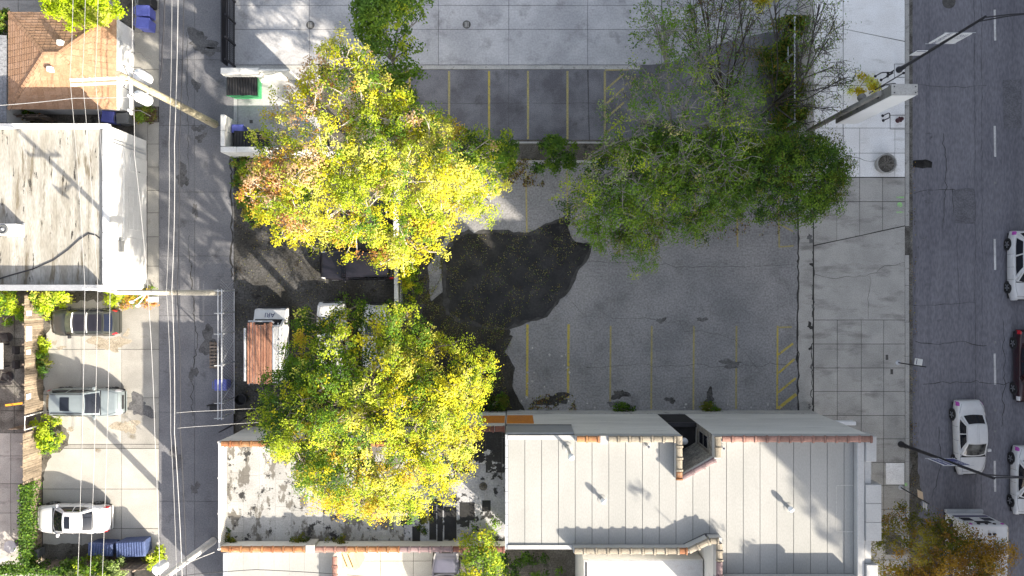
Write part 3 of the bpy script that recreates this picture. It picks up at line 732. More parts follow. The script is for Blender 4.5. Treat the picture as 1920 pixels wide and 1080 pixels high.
def coping(parent, a, b, z, kinds, L=0.60, w=1.0):
    a, b = Vector((a[0], a[1], z)), Vector((b[0], b[1], z))
    d = b - a
    n = max(1, round(d.length / L))
    rz = math.atan2(d.y, d.x)
    sx = d.length / n / 0.60
    for i in range(n):
        m = kinds[min(int(i / n * len(kinds)), len(kinds) - 1)] if isinstance(kinds, (list, tuple)) else kinds
        inst('coping_tile', TILE[m], parent, a + d * (i / n) + Vector((0, 0, random.uniform(-0.006, 0.006))), rot=(0, 0, rz + random.uniform(-0.01, 0.01)), scale=(sx, w, 1))

def strips(parent, bx, fN, fS, z, mat, name='roof_strip', w=0.886, x0=None, x1=None):
    """roofing felt strips running north-south between two boundary functions given as break points"""
    def f(pts, x):
        for (xa, ya), (xb, yb) in zip(pts[:-1], pts[1:]):
            if xa <= x <= xb and xb > xa: return ya + (yb - ya) * (x - xa) / (xb - xa)
        return pts[-1][1]
    n = int(math.ceil((x1 - x0) / w))
    for i in range(n):
        a, b = x0 + i * w + 0.014, min(x0 + (i + 1) * w - 0.014, x1)
        if b - a < 0.05: continue
        e = 1e-4
        def edge(pts):
            xs = sorted({a, b} | {x + s for x, _ in pts for s in (-e, e) if a < x + s < b})
            return [(x, f(pts, x)) for x in xs]
        poly = edge(fS) + edge(fN)[::-1]
        dz = 0.004 * (i % 3)
        MB().prism(poly, z - 0.02, z + dz).build(name, mat, parent)

def pipe_vent(label, px, py, z, h, r, capped=True, white=False, group=None):
    p = W(px, py, z)
    t = thing('roof_vent', label, 'vent', p, group=group)
    mt = 'galvanised' if not white else 'sign_white'
    mb = MB(); mb.lathe([(r, 0), (r, h)], tuple(p), 12); mb.build('pipe', mt, t, True)
    mb = MB(); mb.lathe([(r * 3.2, 0.012), (r * 3.0, 0.03), (r * 1.3, 0.05), (r * 1.15, 0.16)], tuple(p), 16); mb.build('flashing', 'roof_white', t, True)
    if capped:
        mb = MB(); mb.lathe([(r * 1.0, h + 0.02), (r * 1.9, h + 0.04), (r * 1.9, h + 0.22), (r * 1.2, h + 0.30), (r * 0.2, h + 0.33)], tuple(p), 14); mb.build('cap', 'transformer', t, True)
    else:
        mb = MB(); mb.lathe([(r * 1.0, h), (r * 1.25, h + 0.002), (r * 1.25, h + 0.05), (r * 0.8, h + 0.05), (r * 0.8, h - 0.02)], tuple(p), 12); mb.build('collar', 'chrome', t, True)
    return t

# ---- white-roofed two-storey building
zr = 7.5
XW, XE, YN, YS = -0.33, 18.75, -7.70, -13.80
nx0, nx1, nyd, nye = 8.86, 10.55, -9.84, -8.86         # north light court
sx0, sx1, sx2, syd = 9.14, 10.27, 10.63, -13.27        # south light court
YS2 = -15.4
wb = thing('white_roofed_building', 'long two-storey building with white felt roof and tile copings beside the parking lot', 'building', (9.2, -11.0, 0))
foot = [(XW, YN), (nx0, YN), (nx0, nyd), (nx1, nye), (nx1, YN), (XE, YN), (XE, YS2 - 2), (sx2, YS2 - 2), (sx2, syd), (sx1, syd), (sx0, YS), (XW, YS)]
wl = MB().prism(foot, -0.2, zr - 0.04).build('wall', 'render_wall', wb)
MB().prism([(a + (0.05 if a < 5 else -0.05 if a > 15 else 0), b) for a, b in foot], zr - 0.04, zr - 0.024).build('roof_deck', 'roof_deck', wb)
fN = [(XW + 0.12, YN - 0.05), (3.3, YN - 0.05), (3.3001, YN - 0.32), (nx0 - 0.35, YN - 0.32), (nx0 - 0.3499, nyd - 0.12), (nx0, nyd - 0.3), (nx1 + 0.02, nye - 0.33), (nx1 + 0.34, nye - 0.1), (nx1 + 0.3401, YN - 0.32), (18.0, YN - 0.32)]
fS = [(XW + 0.12, YS + 0.04), (3.2, YS + 0.04), (3.2001, YS + 0.3), (sx0 - 0.15, YS + 0.3), (sx1 - 0.1, syd + 0.34), (sx2 + 0.3, syd + 0.3), (sx2 + 0.3001, YS2 + 0.35), (18.0, YS2 + 0.35)]
strips(wb, None, fN, fS, zr, 'roof_white', x0=XW + 0.12, x1=18.0)
# parapets (rendered masonry under the copings)
class Parts:
    """each added box or prism becomes a part of its own"""
    def __init__(s, name, mat, parent): s.a = (name, mat, parent)
    def box(s, *q): MB().box(*q).build(*s.a)
    def prism(s, *q): MB().prism(*q).build(*s.a)
    def build(s, *q): pass
par = Parts('parapet', 'roof_flashing', wb)
hp = 0.50
par.box(3.3, nx0 - 0.0, YN - 0.30, YN - 0.002, zr - 0.03, zr + hp)
par.box(nx1 + 0.002, 18.75, YN - 0.30, YN - 0.003, zr - 0.03, zr + hp)
par.box(nx0 - 0.33, nx0 - 0.003, nyd - 0.1, YN - 0.302, zr - 0.03, zr + hp + 0.001)
par.box(nx1 + 0.003, nx1 + 0.32, nye - 0.05, YN - 0.302, zr - 0.03, zr + hp + 0.001)
def wallseg(mb, a, b, th, z0, z1, side=1):
    a, b = Vector(a), Vector(b)
    d = (b - a).normalized(); nn = Vector((-d.y, d.x)) * th * side
    mb.prism([tuple(a), tuple(b), tuple(b + nn), tuple(a + nn)], z0, z1)
wallseg(par, (nx0 - 0.004, nyd - 0.002), (nx1 + 0.002, nye - 0.002), 0.28, zr - 0.03, zr + 0.22, -1)
hs = 0.50
par.box(3.2, sx0, YS + 0.003, YS + 0.28, zr - 0.03, zr + hs)
wallseg(par, (sx0 + 0.003, YS + 0.004), (sx1, syd + 0.004), 0.28, zr - 0.03, zr + hs + 0.06, 1)
par.box(sx1 + 0.003, sx2 - 0.003, syd + 0.004, syd + 0.28, zr - 0.03, zr + hs + 0.059)
par.box(sx2 + 0.003, sx2 + 0.28, YS2 + 0.3, syd + 0.279, zr - 0.03, zr + hs + 0.058)
par2 = MB(); par2.box(sx2 + 0.29, 18.0, YS2 - 0.2, YS2 + 0.33, zr - 0.03, zr + 0.75); par2.build('parapet', 'roof_flashing', wb)
mb = MB(); mb.box(13.9, 15.5, YS2 - 0.1, YS2 + 0.5, zr + 0.751, zr + 0.95); mb.box(14.3, 15.1, YS2 - 0.4, YS2 + 0.2, zr + 0.951, zr + 0.99); mb.build('chimney_cap', 'roof_flashing', wb)
zc = zr + hp + 0.07
coping(wb, (3.35, YN - 0.16), (4.55, YN - 0.16), zc, 'tile_orange')
coping(wb, (5.0, YN - 0.16), (nx0 - 0.34, YN - 0.16), zc, 'tile_beige')
mb = MB(); mb.cbox(4.58, 4.96, YN - 0.42, YN + 0.02, zr - 0.02, zr + hp + 0.02, 0.03); mb.build('parapet_pier', 'kerb_concrete', wb)
coping(wb, (nx1 + 0.36, YN - 0.16), (18.72, YN - 0.16), zc, 'tile_red')
coping(wb, (nx0 - 0.16, YN + 0.02), (nx0 - 0.16, nyd + 0.30), zc + 0.002, 'tile_beige')
coping(wb, (nx0 - 0.16, nyd + 0.28), (nx0 - 0.16, nyd - 0.14), zc + 0.002, 'tile_orange')
coping(wb, (nx0 + 0.06, nyd - 0.12), (nx1 + 0.10, nye - 0.12), zr + 0.29, 'tile_purple', L=0.64, w=0.85)
coping(wb, (nx1 + 0.16, nye + 0.02), (nx1 + 0.16, YN - 0.02), zc + 0.003, 'tile_beige')
zc2 = zr + hs + 0.07
coping(wb, (3.22, YS + 0.12), (sx0 - 0.45, YS + 0.12), zc2, 'tile_beige', L=0.58)
coping(wb, (sx0 - 0.44, YS + 0.12), (sx0 - 0.02, YS + 0.12), zc2, 'tile_orange')
coping(wb, (sx0 + 0.02, YS + 0.13), (sx1 - 0.02, syd + 0.13), zc2 + 0.06, 'tile_beige')
coping(wb, (sx1 + 0.0, syd + 0.13), (sx2 + 0.10, syd + 0.13), zc2 + 0.062, 'tile_beige')
coping(wb, (sx2 + 0.14, syd + 0.02), (sx2 + 0.14, syd - 0.9), zc2 + 0.064, 'tile_beige')
coping(wb, (sx2 + 0.14, syd - 0.92), (sx2 + 0.14, YS2 + 0.35), zc2 + 0.06, 'tile_purple')
# sheet-metal cladding on the low north-west corner, and west roof edge trim in lengths
mb = MB(); mb.box(XW + 0.02, 3.29, YN + 0.003, YN + 0.06, 5.2, zr - 0.05); mb.build('metal_cladding', 'metal_cladding', wb)
mb = MB(); mb.box(XW - 0.01, 3.31, YN + 0.003, YN + 0.085, 5.13, 5.197); mb.build('drip_ledge', 'black_metal', wb)  # the ledge's shadow line is put into its black colour
mb = MB(); mb.box(XW + 0.10, 3.29, YN - 0.30, YN - 0.06, zr + 0.012, zr + 0.05); mb.build('edge_flashing', 'roof_flashing', wb)
mb = MB(); mb.box(XW + 0.10, 3.19, YS + 0.05, YS + 0.26, zr + 0.012, zr + 0.08); mb.build('edge_flashing', 'roof_flashing', wb)
y = YN - 0.02
while y > YS + 0.2:
    y2 = max(y - 0.60, YS + 0.02)
    mb = MB(); mb.box(XW - 0.02, XW + 0.115, y2 + 0.012, y - 0.012, zr - 0.16, zr + 0.03); mb.build('edge_trim', 'galvanised', wb)
    y = y2
# north wall: string course, orange paint patch
mb = MB(); mb.box(XW + 0.02, 18.7, YN + 0.003, YN + 0.05, 0.0, 1.15); mb.build('plinth', 'kerb_concrete', wb)
mb = MB(); mb.box(-0.3, 1.25, YN + 0.004, YN + 0.009, 1.55, 4.4); mb.build('paint_patch', 'orange_paint', wb)
mb = MB(); mb.box(-1.75, -0.42, YN + 0.004, YN + 0.009, 1.7, 4.2); mb.build('paint_patch', 'orange_paint', wb)
# light court: lower block, window in the court wall, downpipe hopper
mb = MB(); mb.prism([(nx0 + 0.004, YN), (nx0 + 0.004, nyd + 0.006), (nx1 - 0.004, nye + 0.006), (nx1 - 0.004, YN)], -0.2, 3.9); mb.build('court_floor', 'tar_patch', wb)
mb = MB(); mb.box(nx0 + 0.01, nx1 - 0.01, YN - 0.24, YN - 0.003, 3.9, 4.15); mb.build('court_kerb', 'black_metal', wb)
cw = Parts('court_wall', 'brick_dark', wb); cw.prism([(nx0 + 0.003, nyd + 0.004), (nx1 - 0.003, nye + 0.003), (nx1 - 0.003, nye + 0.02), (nx0 + 0.003, nyd + 0.02)], 3.91, zr - 0.05); cw.box(nx1 - 0.02, nx1 - 0.002, nye + 0.03, YN - 0.003, 4.16, zr - 0.04)
win = MB(); win.box(nx1 - 0.04, nx1 - 0.021, nye + 0.20, nye + 0.85, 4.9, 6.7); wo = win.build('window', 'glass', wb)
fr = MB()
for a in ((nye + 0.14, nye + 0.20, 4.84, 6.76), (nye + 0.85, nye + 0.91, 4.84, 6.76)): fr.box(nx1 - 0.06, nx1 - 0.021, a[0], a[1], a[2], a[3])
fr.box(nx1 - 0.058, nx1 - 0.021, nye + 0.20, nye + 0.85, 4.84, 4.9); fr.box(nx1 - 0.058, nx1 - 0.021, nye + 0.20, nye + 0.85, 6.7, 6.76); fr.box(nx1 - 0.055, nx1 - 0.021, nye + 0.20, nye + 0.85, 5.78, 5.82)
fr.build('window_frame', 'sign_cabinet', wo)
p = W(1283, 827, 4.4)
mb = MB(); mb.lathe([(0.10, 3.9), (0.10, 4.3), (0.19, 4.35), (0.19, 4.52), (0.08, 4.6)], (p.x, p.y, 0), 14); mb.build('court_vent', 'transformer', wb, True)
# street-side parapet blocks and bay
mb = MB(); mb.cbox(18.02, 18.42, YS2 - 0.2, YN - 0.31, zr - 0.03, zr + 0.42, 0.04); mb.build('front_parapet', 'roof_flashing', wb)
for (y0, y1, x1_, h_) in ((YN - 1.35, YN - 0.02, 19.0, 0.55), (YS2 - 0.6, YS2 + 1.0, 19.05, 0.6)):
    mb = MB(); mb.cbox(18.44, x1_, y0, y1, zr - 0.6, zr + h_ - 0.05, 0.03); mb.build('front_pier', 'roof_flashing', wb)
for i in range(3):
    y1 = -10.25 - i * 0.98
    mb = MB(); mb.cbox(18.44, 19.25, y1 - 0.965, y1, zr - 1.0, zr + 0.50, 0.02); mb.build('bay_panel', 'roof_flashing', wb)
mb = MB(); mb.cbox(18.44, 18.78, -10.24, YN - 1.36, zr - 0.8, zr + 0.36, 0.02); mb.build('front_panel', 'roof_flashing', wb)
mb = MB(); mb.cbox(18.44, 18.78, YS2 + 1.01, -13.2, zr - 0.8, zr + 0.36, 0.02); mb.build('front_panel', 'roof_flashing', wb)
mb = MB()
for a, b in (((17.1, -10.4), (18.0, -10.4)), ((17.1, -12.85), (18.0, -12.85))): mb.box(a[0], b[0], a[1] - 0.02, a[1] + 0.02, zr + 0.013, zr + 0.018)
mb.box(17.08, 17.12, -12.8, -10.45, zr + 0.013, zr + 0.018); mb.build('felt_seam', 'kerb_concrete', wb)
mb = MB(); mb.prism([(18.76, -10.05), (20.1, -10.3), (20.1, -10.62), (18.76, -10.62)], 2.9, 3.0); mb.build('door_canopy', 'white_wall', wb)
mb = MB(); mb.cbox(18.76, 19.9, -7.95, -7.72, 3.2, 3.6, 0.03); mb.build('wall_lamp_box', 'transformer', wb)
# roof vents
pipe_vent('tall dark-stained roof vent with round white cap at the roof corner', 1064, 838, zr, 2.3, 0.085)
pipe_vent('capped roof vent in the middle of the white roof', 1129, 936, zr, 0.26, 0.075)
pipe_vent('capped roof vent near the street end of the white roof', 1478, 951, zr, 0.26, 0.075)
pipe_vent('short open pipe just left of the light court', 1213, 834, zr, 0.5, 0.055, False)
pipe_vent('short open pipe just right of the light court', 1352, 837, zr, 0.5, 0.055, False)

# ---- low garage with patched roof (west of the white roof)
z2 = 3.5
gx0, gx1, gyn, gys = -16.55, -0.36, -8.70, -14.95
gm = thing('low_patched_building', 'low flat-roofed building with patched white and tarred roof and orange tile coping', 'building', (-8.5, -11.5, 0))
MB().prism([(gx0, gyn), (-4.5, gyn), (-4.5, YN - 0.0), (gx1 - 0.02, YN - 0.0), (gx1 - 0.02, gys), (gx0, gys)], -0.2, z2 - 0.04).build('wall', 'render_wall', gm)
par = Parts('parapet', 'render_wall', gm); hp2 = 0.85
par.box(gx0 + 0.05, -4.6, gyn - 0.28, gyn - 0.003, z2 - 0.04, z2 + hp2)
par.box(gx0 + 0.05, -11.7, gys + 0.003, gys + 0.28, z2 - 0.04, z2 + hp2)
par.box(-11.2, gx1 - 0.03, gys + 0.003, gys + 0.28, z2 - 0.04, z2 + hp2 + 0.03)
par.box(-4.5, gx1 - 0.03, YN - 0.28, YN - 0.003, z2 - 0.04, 5.25)
par.box(-4.78, -4.501, YN - 1.2, YN - 0.003, z2 - 0.04, 5.24)
mb = MB(); mb.cbox(-11.7, -11.18, gys - 0.05, gys + 0.42, z2 - 0.04, z2 + hp2 + 0.2, 0.03); mb.build('parapet_pier', 'kerb_concrete', gm)
coping(gm, (gx0 + 0.02, gyn - 0.14), (-4.62, gyn - 0.14), z2 + hp2 + 0.07, 'tile_orange', L=0.60)
coping(gm, (gx0 + 0.02, gys + 0.13), (-11.72, gys + 0.13), z2 + hp2 + 0.07, 'tile_orange', L=0.62)
coping(gm, (-11.16, gys + 0.13), (gx1 - 0.04, gys + 0.13), z2 + hp2 + 0.10, ['tile_red', 'tile_orange', 'tile_orange', 'tile_purple', 'tile_purple', 'tile_maroon', 'tile_maroon'], L=0.61)
coping(gm, (-4.5, YN - 0.14), (gx1 - 0.04, YN - 0.14), 5.32, 'tile_maroon', L=0.60)
# roofing felt sheets
xs2 = [gx0 + 0.05]
while xs2[-1] < -6.6: xs2.append(xs2[-1] + 0.93)
for i in range(len(xs2) - 1):
    yy = gyn - 0.30
    while yy > gys + 0.32:
        y3 = max(yy - random.uniform(1.2, 2.4), gys + 0.30)
        mb = MB(); mb.box(xs2[i] + 0.004, xs2[i + 1] - 0.004, y3 + 0.004, yy - 0.004, z2 - 0.03, z2 + random.choice((0, 0.004, 0.008))); mb.build('roof_sheet', 'roof_patchy', gm)
        yy = y3
xx = xs2[-1]
k = 0
while xx < gx1 - 0.1:
    x3 = min(xx + 0.95, gx1 - 0.04)
    yn_ = gyn - 0.30 if xx < -4.9 else YN - 0.30
    cuts = [yn_, yn_ - 2.2 - 0.5 * (k % 2), gys + 0.30]
    for a, b in zip(cuts[:-1], cuts[1:]):
        mm = 'roof_tar' if (a == yn_ and xx > -4) else 'roof_tar_worn'
        mb = MB(); mb.box(xx + 0.004, x3 - 0.004, b + 0.004, a - 0.004, z2 - 0.03, z2 + 0.004 * (k % 2)); mb.build('roof_sheet', mm, gm)
    xx = x3; k += 1
for (x0, x1, y0, y1) in ((752, 772, 968, 984), (773, 788, 987, 1016), (805, 818, 948, 1012), (820, 830, 948, 1015), (862, 890, 942, 976), (904, 920, 938, 959), (833, 856, 950, 1012)):
    mb = MB(); mb.cbox(X(x0, z2), X(x1, z2), Y(y1, z2), Y(y0, z2), z2 + 0.009, z2 + 0.016, 0.004); mb.build('tar_patch', 'tar_patch', gm)
p = W(906, 912, z2)
mb = MB(); mb.lathe([(0.24, 0.01), (0.22, 0.05), (0.1, 0.09), (0.09, 0.3)], (p.x, p.y, z2), 14); mb.build('roof_drain', 'soil', gm, True)
# sloping timber deck rail along the west roof edge
rail = MB()
rail.box(gx0 - 0.06, gx0 - 0.0, gys, gyn, z2 - 0.3, z2 - 0.18); rail.build('ledger', 'arm_pale', gm)
tr = MB(); tr.box(gx0 - 0.16, gx0 - 0.06, gys + 0.02, gyn - 0.02, z2 + 0.72, z2 + 0.80); tr.build('top_rail', 'arm_pale', gm)
pk = MB().obox((0, 0, 0), (0.035, 0, 0), (0, 0.022, 0), (-0.055, 0, 0.48)).mesh('baluster', 'arm_pale')
n = 58
for i in range(n):
    y = gys + 0.1 + i * (gyn - gys - 0.2) / (n - 1)
    inst('baluster', pk, gm, (gx0 - 0.05, y, z2 + 0.25))
for i in range(4):
    y = gys + 0.08 + i * (gyn - gys - 0.16) / 3
    mb = MB(); mb.obox((gx0 - 0.07, y, z2 + 0.25), (0.06, 0, 0), (0, 0.05, 0), (-0.06, 0, 0.58)); mb.build('rail_post', 'arm_pale', gm)

# ---- neighbour garage at the bottom edge
z3 = 3.3
nb = thing('neighbour_garage', 'white flat-roofed garage at the bottom edge with a red coping', 'building', (-13.7, -17.4, 0))
MB().box(-16.7, -10.35, -20.5, -15.35, -0.2, z3 - 0.03).build('wall', 'white_wall', nb)
for i in range(7):
    a = -16.5 + i * 0.885
    mb = MB(); mb.box(a + 0.004, a + 0.881, -20.4, -15.4, z3 - 0.03, z3 + 0.003 * (i % 2)); mb.build('roof_strip', 'roof_white', nb)
mb = MB(); mb.box(-16.75, -16.52, -20.5, -15.38, z3 - 0.03, z3 + 0.18); mb.build('gutter', 'galvanised', nb)
mb = MB(); mb.box(-10.3, -10.02, -20.5, -15.4, z3 - 0.3, z3 + 0.55); mb.build('parapet', 'render_wall', nb)
coping(nb, (-10.16, -15.42), (-10.16, -20.4), z3 + 0.62, 'tile_red')

# ---- neighbour with grey roof at the bottom edge
z4 = 5.6
gb = thing('grey_roofed_building', 'low building with plain grey roof at the bottom edge beside the light court', 'building', (7.0, -18.0, 0))
MB().prism([(3.95, -15.0), (10.55, -15.0), (10.55, -22), (3.95, -22)], -0.2, z4 - 0.03).build('wall', 'render_wall', gb)
for i in range(4):
    a = -15.05 - i * 1.6
    mb = MB(); mb.box(4.25, 10.5, a - 1.59, a, z4 - 0.03, z4 + 0.003 * (i % 2)); mb.build('roof_sheet', 'roof_grey', gb)
mb = MB(); mb.box(3.95, 4.22, -22, -15.0, z4 - 0.03, z4 + 0.12); mb.build('edge_trim', 'roof_flashing', gb)
mb = MB(); mb.box(4.05, 4.12, -22, -15.1, z4 + 0.121, z4 + 0.15); mb.build('edge_joint', 'black_metal', gb)

# ---- white garage with streaked flat roof (left edge)
z5 = 4.35
wg = thing('white_garage', 'white-walled garage with streaked flat roof beside the alley', 'building', (-28, 4.5, 0))
wx = -22.85
MB().box(-38, wx, -0.12, 9.2, -0.2, z5 - 0.03).build('wall', 'white_wall', wg)
a = wx - 0.32
while a > -36:
    mb = MB(); mb.box(a - 0.9 + 0.006, a - 0.006, 0.2, 9.0, z5 - 0.03, z5 + random.choice((0, 0.004, 0.008))); mb.build('roof_strip', 'roof_streaky', wg)
    a -= 0.9
mb = MB(); mb.box(-38, wx + 0.05, 9.03, 9.28, z5 - 0.03, z5 + 0.34); mb.build('parapet', 'siding_white', wg)
mb = MB(); mb.box(wx - 0.30, wx + 0.06, -0.14, 9.02, z5 - 0.03, z5 + 0.16); mb.build('edge_trim', 'siding_white', wg)
mb = MB(); mb.box(-38, wx - 0.31, -0.15, 0.18, z5 - 0.03, z5 + 0.75); mb.build('parapet', 'metal_cladding', wg)
for i in range(6):
    mb = MB(); mb.box(wx - 0.34, wx - 0.305, 0.25 + i * 1.46, 0.25 + i * 1.46 + 1.42, z5 - 0.02, z5 + 0.19); mb.build('gutter', 'galvanised', wg)
mb = MB()   # wall panels and garage doors on the alley side
for (y0, y1) in ((0.5, 3.0), (3.5, 6.0)):
    for k in range(4):
        mb = MB(); mb.cbox(wx + 0.004, wx + 0.03, y0, y1, 0.05 + k * 0.56, 0.05 + k * 0.56 + 0.54, 0.01); mb.build('door_panel', 'siding_white', wg)
mb = MB(); mb.box(wx + 0.004, wx + 0.07, -0.1, 9.18, 2.75, 2.87); mb.build('band', 'siding_white', wg)
mb = MB(); mb.cbox(wx + 0.004, wx + 0.045, 7.0, 7.95, 0.02, 2.1, 0.01); d_ = mb.build('door', 'siding_white', wg)
mb = MB(); mb.box(wx + 0.046, wx + 0.09, 7.06, 7.10, 1.0, 1.12); mb.build('handle', 'black_metal', d_)
mb = MB(); mb.box(wx + 0.004, wx + 0.22, 2.1, 2.75, 3.2, 3.45); mb.build('wall_lamp', 'grey_plastic', wg)
mb = MB()
for k, yy in enumerate((9.22, 9.235)):
    pass
mb.tube([(wx + 0.05, 8.3, 0.2), (wx + 0.05, 8.3, 3.9), (wx + 0.03, 8.3, 4.1)], 0.03); mb.tube([(wx + 0.05, 8.5, 0.4), (wx + 0.05, 8.5, 4.0)], 0.02); mb.build('conduit', 'galvanised', wg)
# rooftop unit and cable on the white garage
p = W(32, 432, z5)
t = thing('rooftop_air_unit', 'beige rooftop air unit with round fan on the streaked roof', 'air unit', p)
MB().cbox(p.x - 0.55, p.x + 0.5, p.y - 0.33, p.y + 0.33, z5 + 0.1, z5 + 0.85, 0.05).build('casing', 'siding_white', t)
mb = MB(); mb.lathe([(0.27, z5 + 0.85), (0.27, z5 + 0.93), (0.22, z5 + 0.95), (0.20, z5 + 0.90)], (p.x - 0.22, p.y, 0), 18); mb.build('fan_ring', 'grey_plastic', t, True)
mb = MB(); mb.lathe([(0.09, z5 + 0.91), (0.07, z5 + 0.96)], (p.x - 0.22, p.y, 0), 10); mb.build('fan_hub', 'galvanised', t)
for dx in (-0.45, 0.4):
    MB().box(p.x + dx - 0.05, p.x + dx + 0.05, p.y - 0.4, p.y + 0.4, z5 + 0.01, z5 + 0.1).build('skid', 'galvanised', t)
mb = MB(); mb.tube([(p.x - 0.5, p.y - 0.1, z5 + 0.3), (p.x - 0.9, p.y - 0.05, z5 + 0.1), (p.x - 1.6, p.y + 0.1, z5 + 0.05)], 0.035); mb.tube([(p.x - 0.5, p.y - 0.25, z5 + 0.3), (p.x - 1.0, p.y - 0.35, z5 + 0.08), (p.x - 1.6, p.y - 0.2, z5 + 0.05)], 0.03); mb.build('hose', 'black_plastic', t)
pts = [W(x, y, z5 + 0.03) for x, y in ((-20, 528), (20, 516), (60, 505), (100, 488), (128, 468), (150, 448), (166, 438), (180, 441), (187, 447))]
tag(MB().tube(pts, 0.035, 6).build('roof_cable', 'wire_dark'), 'black cable curving across the streaked roof', 'cable')

# ---- hip-roofed garage (top left)
hg = thing('hip_roof_garage', 'small garage with orange shingle hip roof and white wall beside the alley', 'garage', (-26.7, 13.5, 0))
ex0, ex1, ey0, ey1, ze, zq = -29.85, -23.45, 10.6, 16.35, 2.45, 3.75
rx0, rx1, ry = -26.95, -26.15, 13.5
MB().box(ex0 + 0.25, -23.62, ey0 + 0.25, ey1 - 0.25, -0.2, ze).build('wall', 'white_wall', hg)
roof = MB()
vs_ = [(ex0, ey0, ze), (ex1, ey0, ze), (ex1, ey1, ze), (ex0, ey1, ze), (rx0, ry, zq), (rx1, ry, zq)]
roof.add(vs_, [(0, 1, 5, 4), (1, 2, 5), (2, 3, 4, 5), (3, 0, 4), (3, 2, 1, 0)])
rfo = roof.build('roof', 'shingle_orange', hg)
def shingles(poly, parent, rows_dir, mat, course=0.20, wid=0.36):
    """courses of shingles on one roof slope: poly = eave a, eave b, top b, top a (3-D)"""
    A, B, T1, T0 = [Vector(p) for p in poly]
    nrm = (B - A).cross(T0 - A).normalized()
    n = int((T0 - A).length / course) if (T0 - A).length > (T1 - B).length else int((T1 - B).length / course)
    n = max(3, int(((T0 + T1) / 2 - (A + B) / 2).length / course))
    mb = MB()
    rr = random.Random(int(abs(A.x * 100)) + int(abs(B.y * 10)))
    for i in range(n):
        f0, f1 = i / n, min(1.0, (i + 1.25) / n)
        l0, r0 = A.lerp(T0, f0), B.lerp(T1, f0)
        l1, r1 = A.lerp(T0, f1), B.lerp(T1, f1)
        m = max(1, int((r0 - l0).length / wid))
        sh = 0.5 * (i % 2)
        for j in range(-1, m + 1):
            a, b = max(0, (j + sh) / m), min(1, (j + sh + 1) / m)
            if b - a < 0.02: continue
            g_ = 0.012 / max(0.3, (r0 - l0).length)
            h_ = 0.026 + rr.uniform(0, 0.012)
            q = [l0.lerp(r0, a + g_), l0.lerp(r0, b - g_), l1.lerp(r1, b - g_), l1.lerp(r1, a + g_)]
            up = [q[0] + nrm * h_, q[1] + nrm * h_, q[2] + nrm * 0.004, q[3] + nrm * 0.004]
            mb.add([q[0], q[1], up[0], up[1], up[2], up[3]], [(0, 1, 3, 2), (2, 3, 4, 5)], rr.choice((0, 0, 1, 2)) if isinstance(mat, (list, tuple)) else 0)
    o = mb.build('shingles', mat, parent); o['kind'] = 'stuff'
    return o
E = [Vector(v) for v in vs_]
shingles((E[0], E[1], E[5], E[4]), rfo, 0, ['shingle_orange', 'shingle_tan', 'shingle_brown'])
shingles((E[1], E[2], E[5], E[5]), rfo, 0, ['shingle_orange', 'shingle_tan', 'shingle_brown'])
shingles((E[2], E[3], E[4], E[5]), rfo, 0, ['shingle_orange', 'shingle_tan', 'shingle_brown'])
shingles((E[3], E[0], E[4], E[4]), rfo, 0, ['shingle_orange', 'shingle_tan', 'shingle_brown'])
capm = MB(); capm.obox((0, 0, 0), (0.15, 0, 0), (0, 0.10, 0), (0, 0, 0.006)); capm = capm.mesh('ridge_cap', 'shingle_orange')
for a, b in ((E[0], E[4]), (E[1], E[5]), (E[2], E[5]), (E[3], E[4]), (E[4], E[5])):
    d = b - a; n = max(2, int(d.length / 0.26))
    q = d.to_track_quat('X', 'Z').to_euler()
    for i in range(n):
        inst('ridge_cap', capm, rfo, a + d * ((i + 0.5) / n) + Vector((0, 0, 0.035)), rot=(q.x, q.y, q.z))
mb = MB(); mb.box(ex1 - 0.02, ex1 + 0.10, ey0 - 0.03, ey1 + 0.03, ze - 0.16, ze + 0.01); mb.build('gutter', 'siding_white', hg)
def slope_z(x, y):
    return ze + (zq - ze) * min(min((x - ex0) / (rx0 - ex0), (ex1 - x) / (ex1 - rx1)), min((y - ey0) / (ry - ey0), (ey1 - y) / (ey1 - ry)), 1)
for i, (px, py) in enumerate(((113, 80), (93, 129))):
    p = W(px, py, 3.6); zz = slope_z(p.x, p.y)
    mb = MB(); mb.cbox(p.x - 0.15, p.x + 0.15, p.y - 0.15, p.y + 0.15, zz - 0.1, zz + 0.32, 0.03); mb.build('roof_vent', 'siding_white', hg)
for k in range(4):
    mb = MB(); mb.cbox(-23.615, -23.59, 11.4, 14.0, 0.05 + k * 0.55, 0.58 + k * 0.55, 0.008); mb.build('door_panel', 'siding_white', hg)
mb = MB(); mb.box(-23.615, -23.45, 14.6, 14.85, 1.75, 2.05); mb.build('wall_lamp', 'galvanised', hg)

# ---- grey-roofed shed at the left edge
sg = thing('grey_shingle_shed', 'grey shingled roof at the left edge beside the hip-roofed garage', 'building', (-32.5, 12.4, 0))
MB().box(-36, -30.15, 9.9, 14.85, -0.2, 2.4).build('wall', 'siding_white', sg)
so_ = MB().add([(-36, 9.8, 2.4), (-30.0, 9.8, 2.4), (-30.0, 15.0, 2.4), (-36, 15.0, 2.4), (-36, 9.8, 3.4), (-36, 15, 3.4)], [(0, 1, 4), (1, 2, 5, 4), (2, 3, 5), (3, 2, 1, 0), (0, 4, 5, 3)]).build('roof', 'shingle_grey', sg)
shingles((Vector((-30.0, 9.8, 2.4)), Vector((-30.0, 15.0, 2.4)), Vector((-36, 15.0, 3.4)), Vector((-36, 9.8, 3.4))), so_, 0, 'shingle_grey')

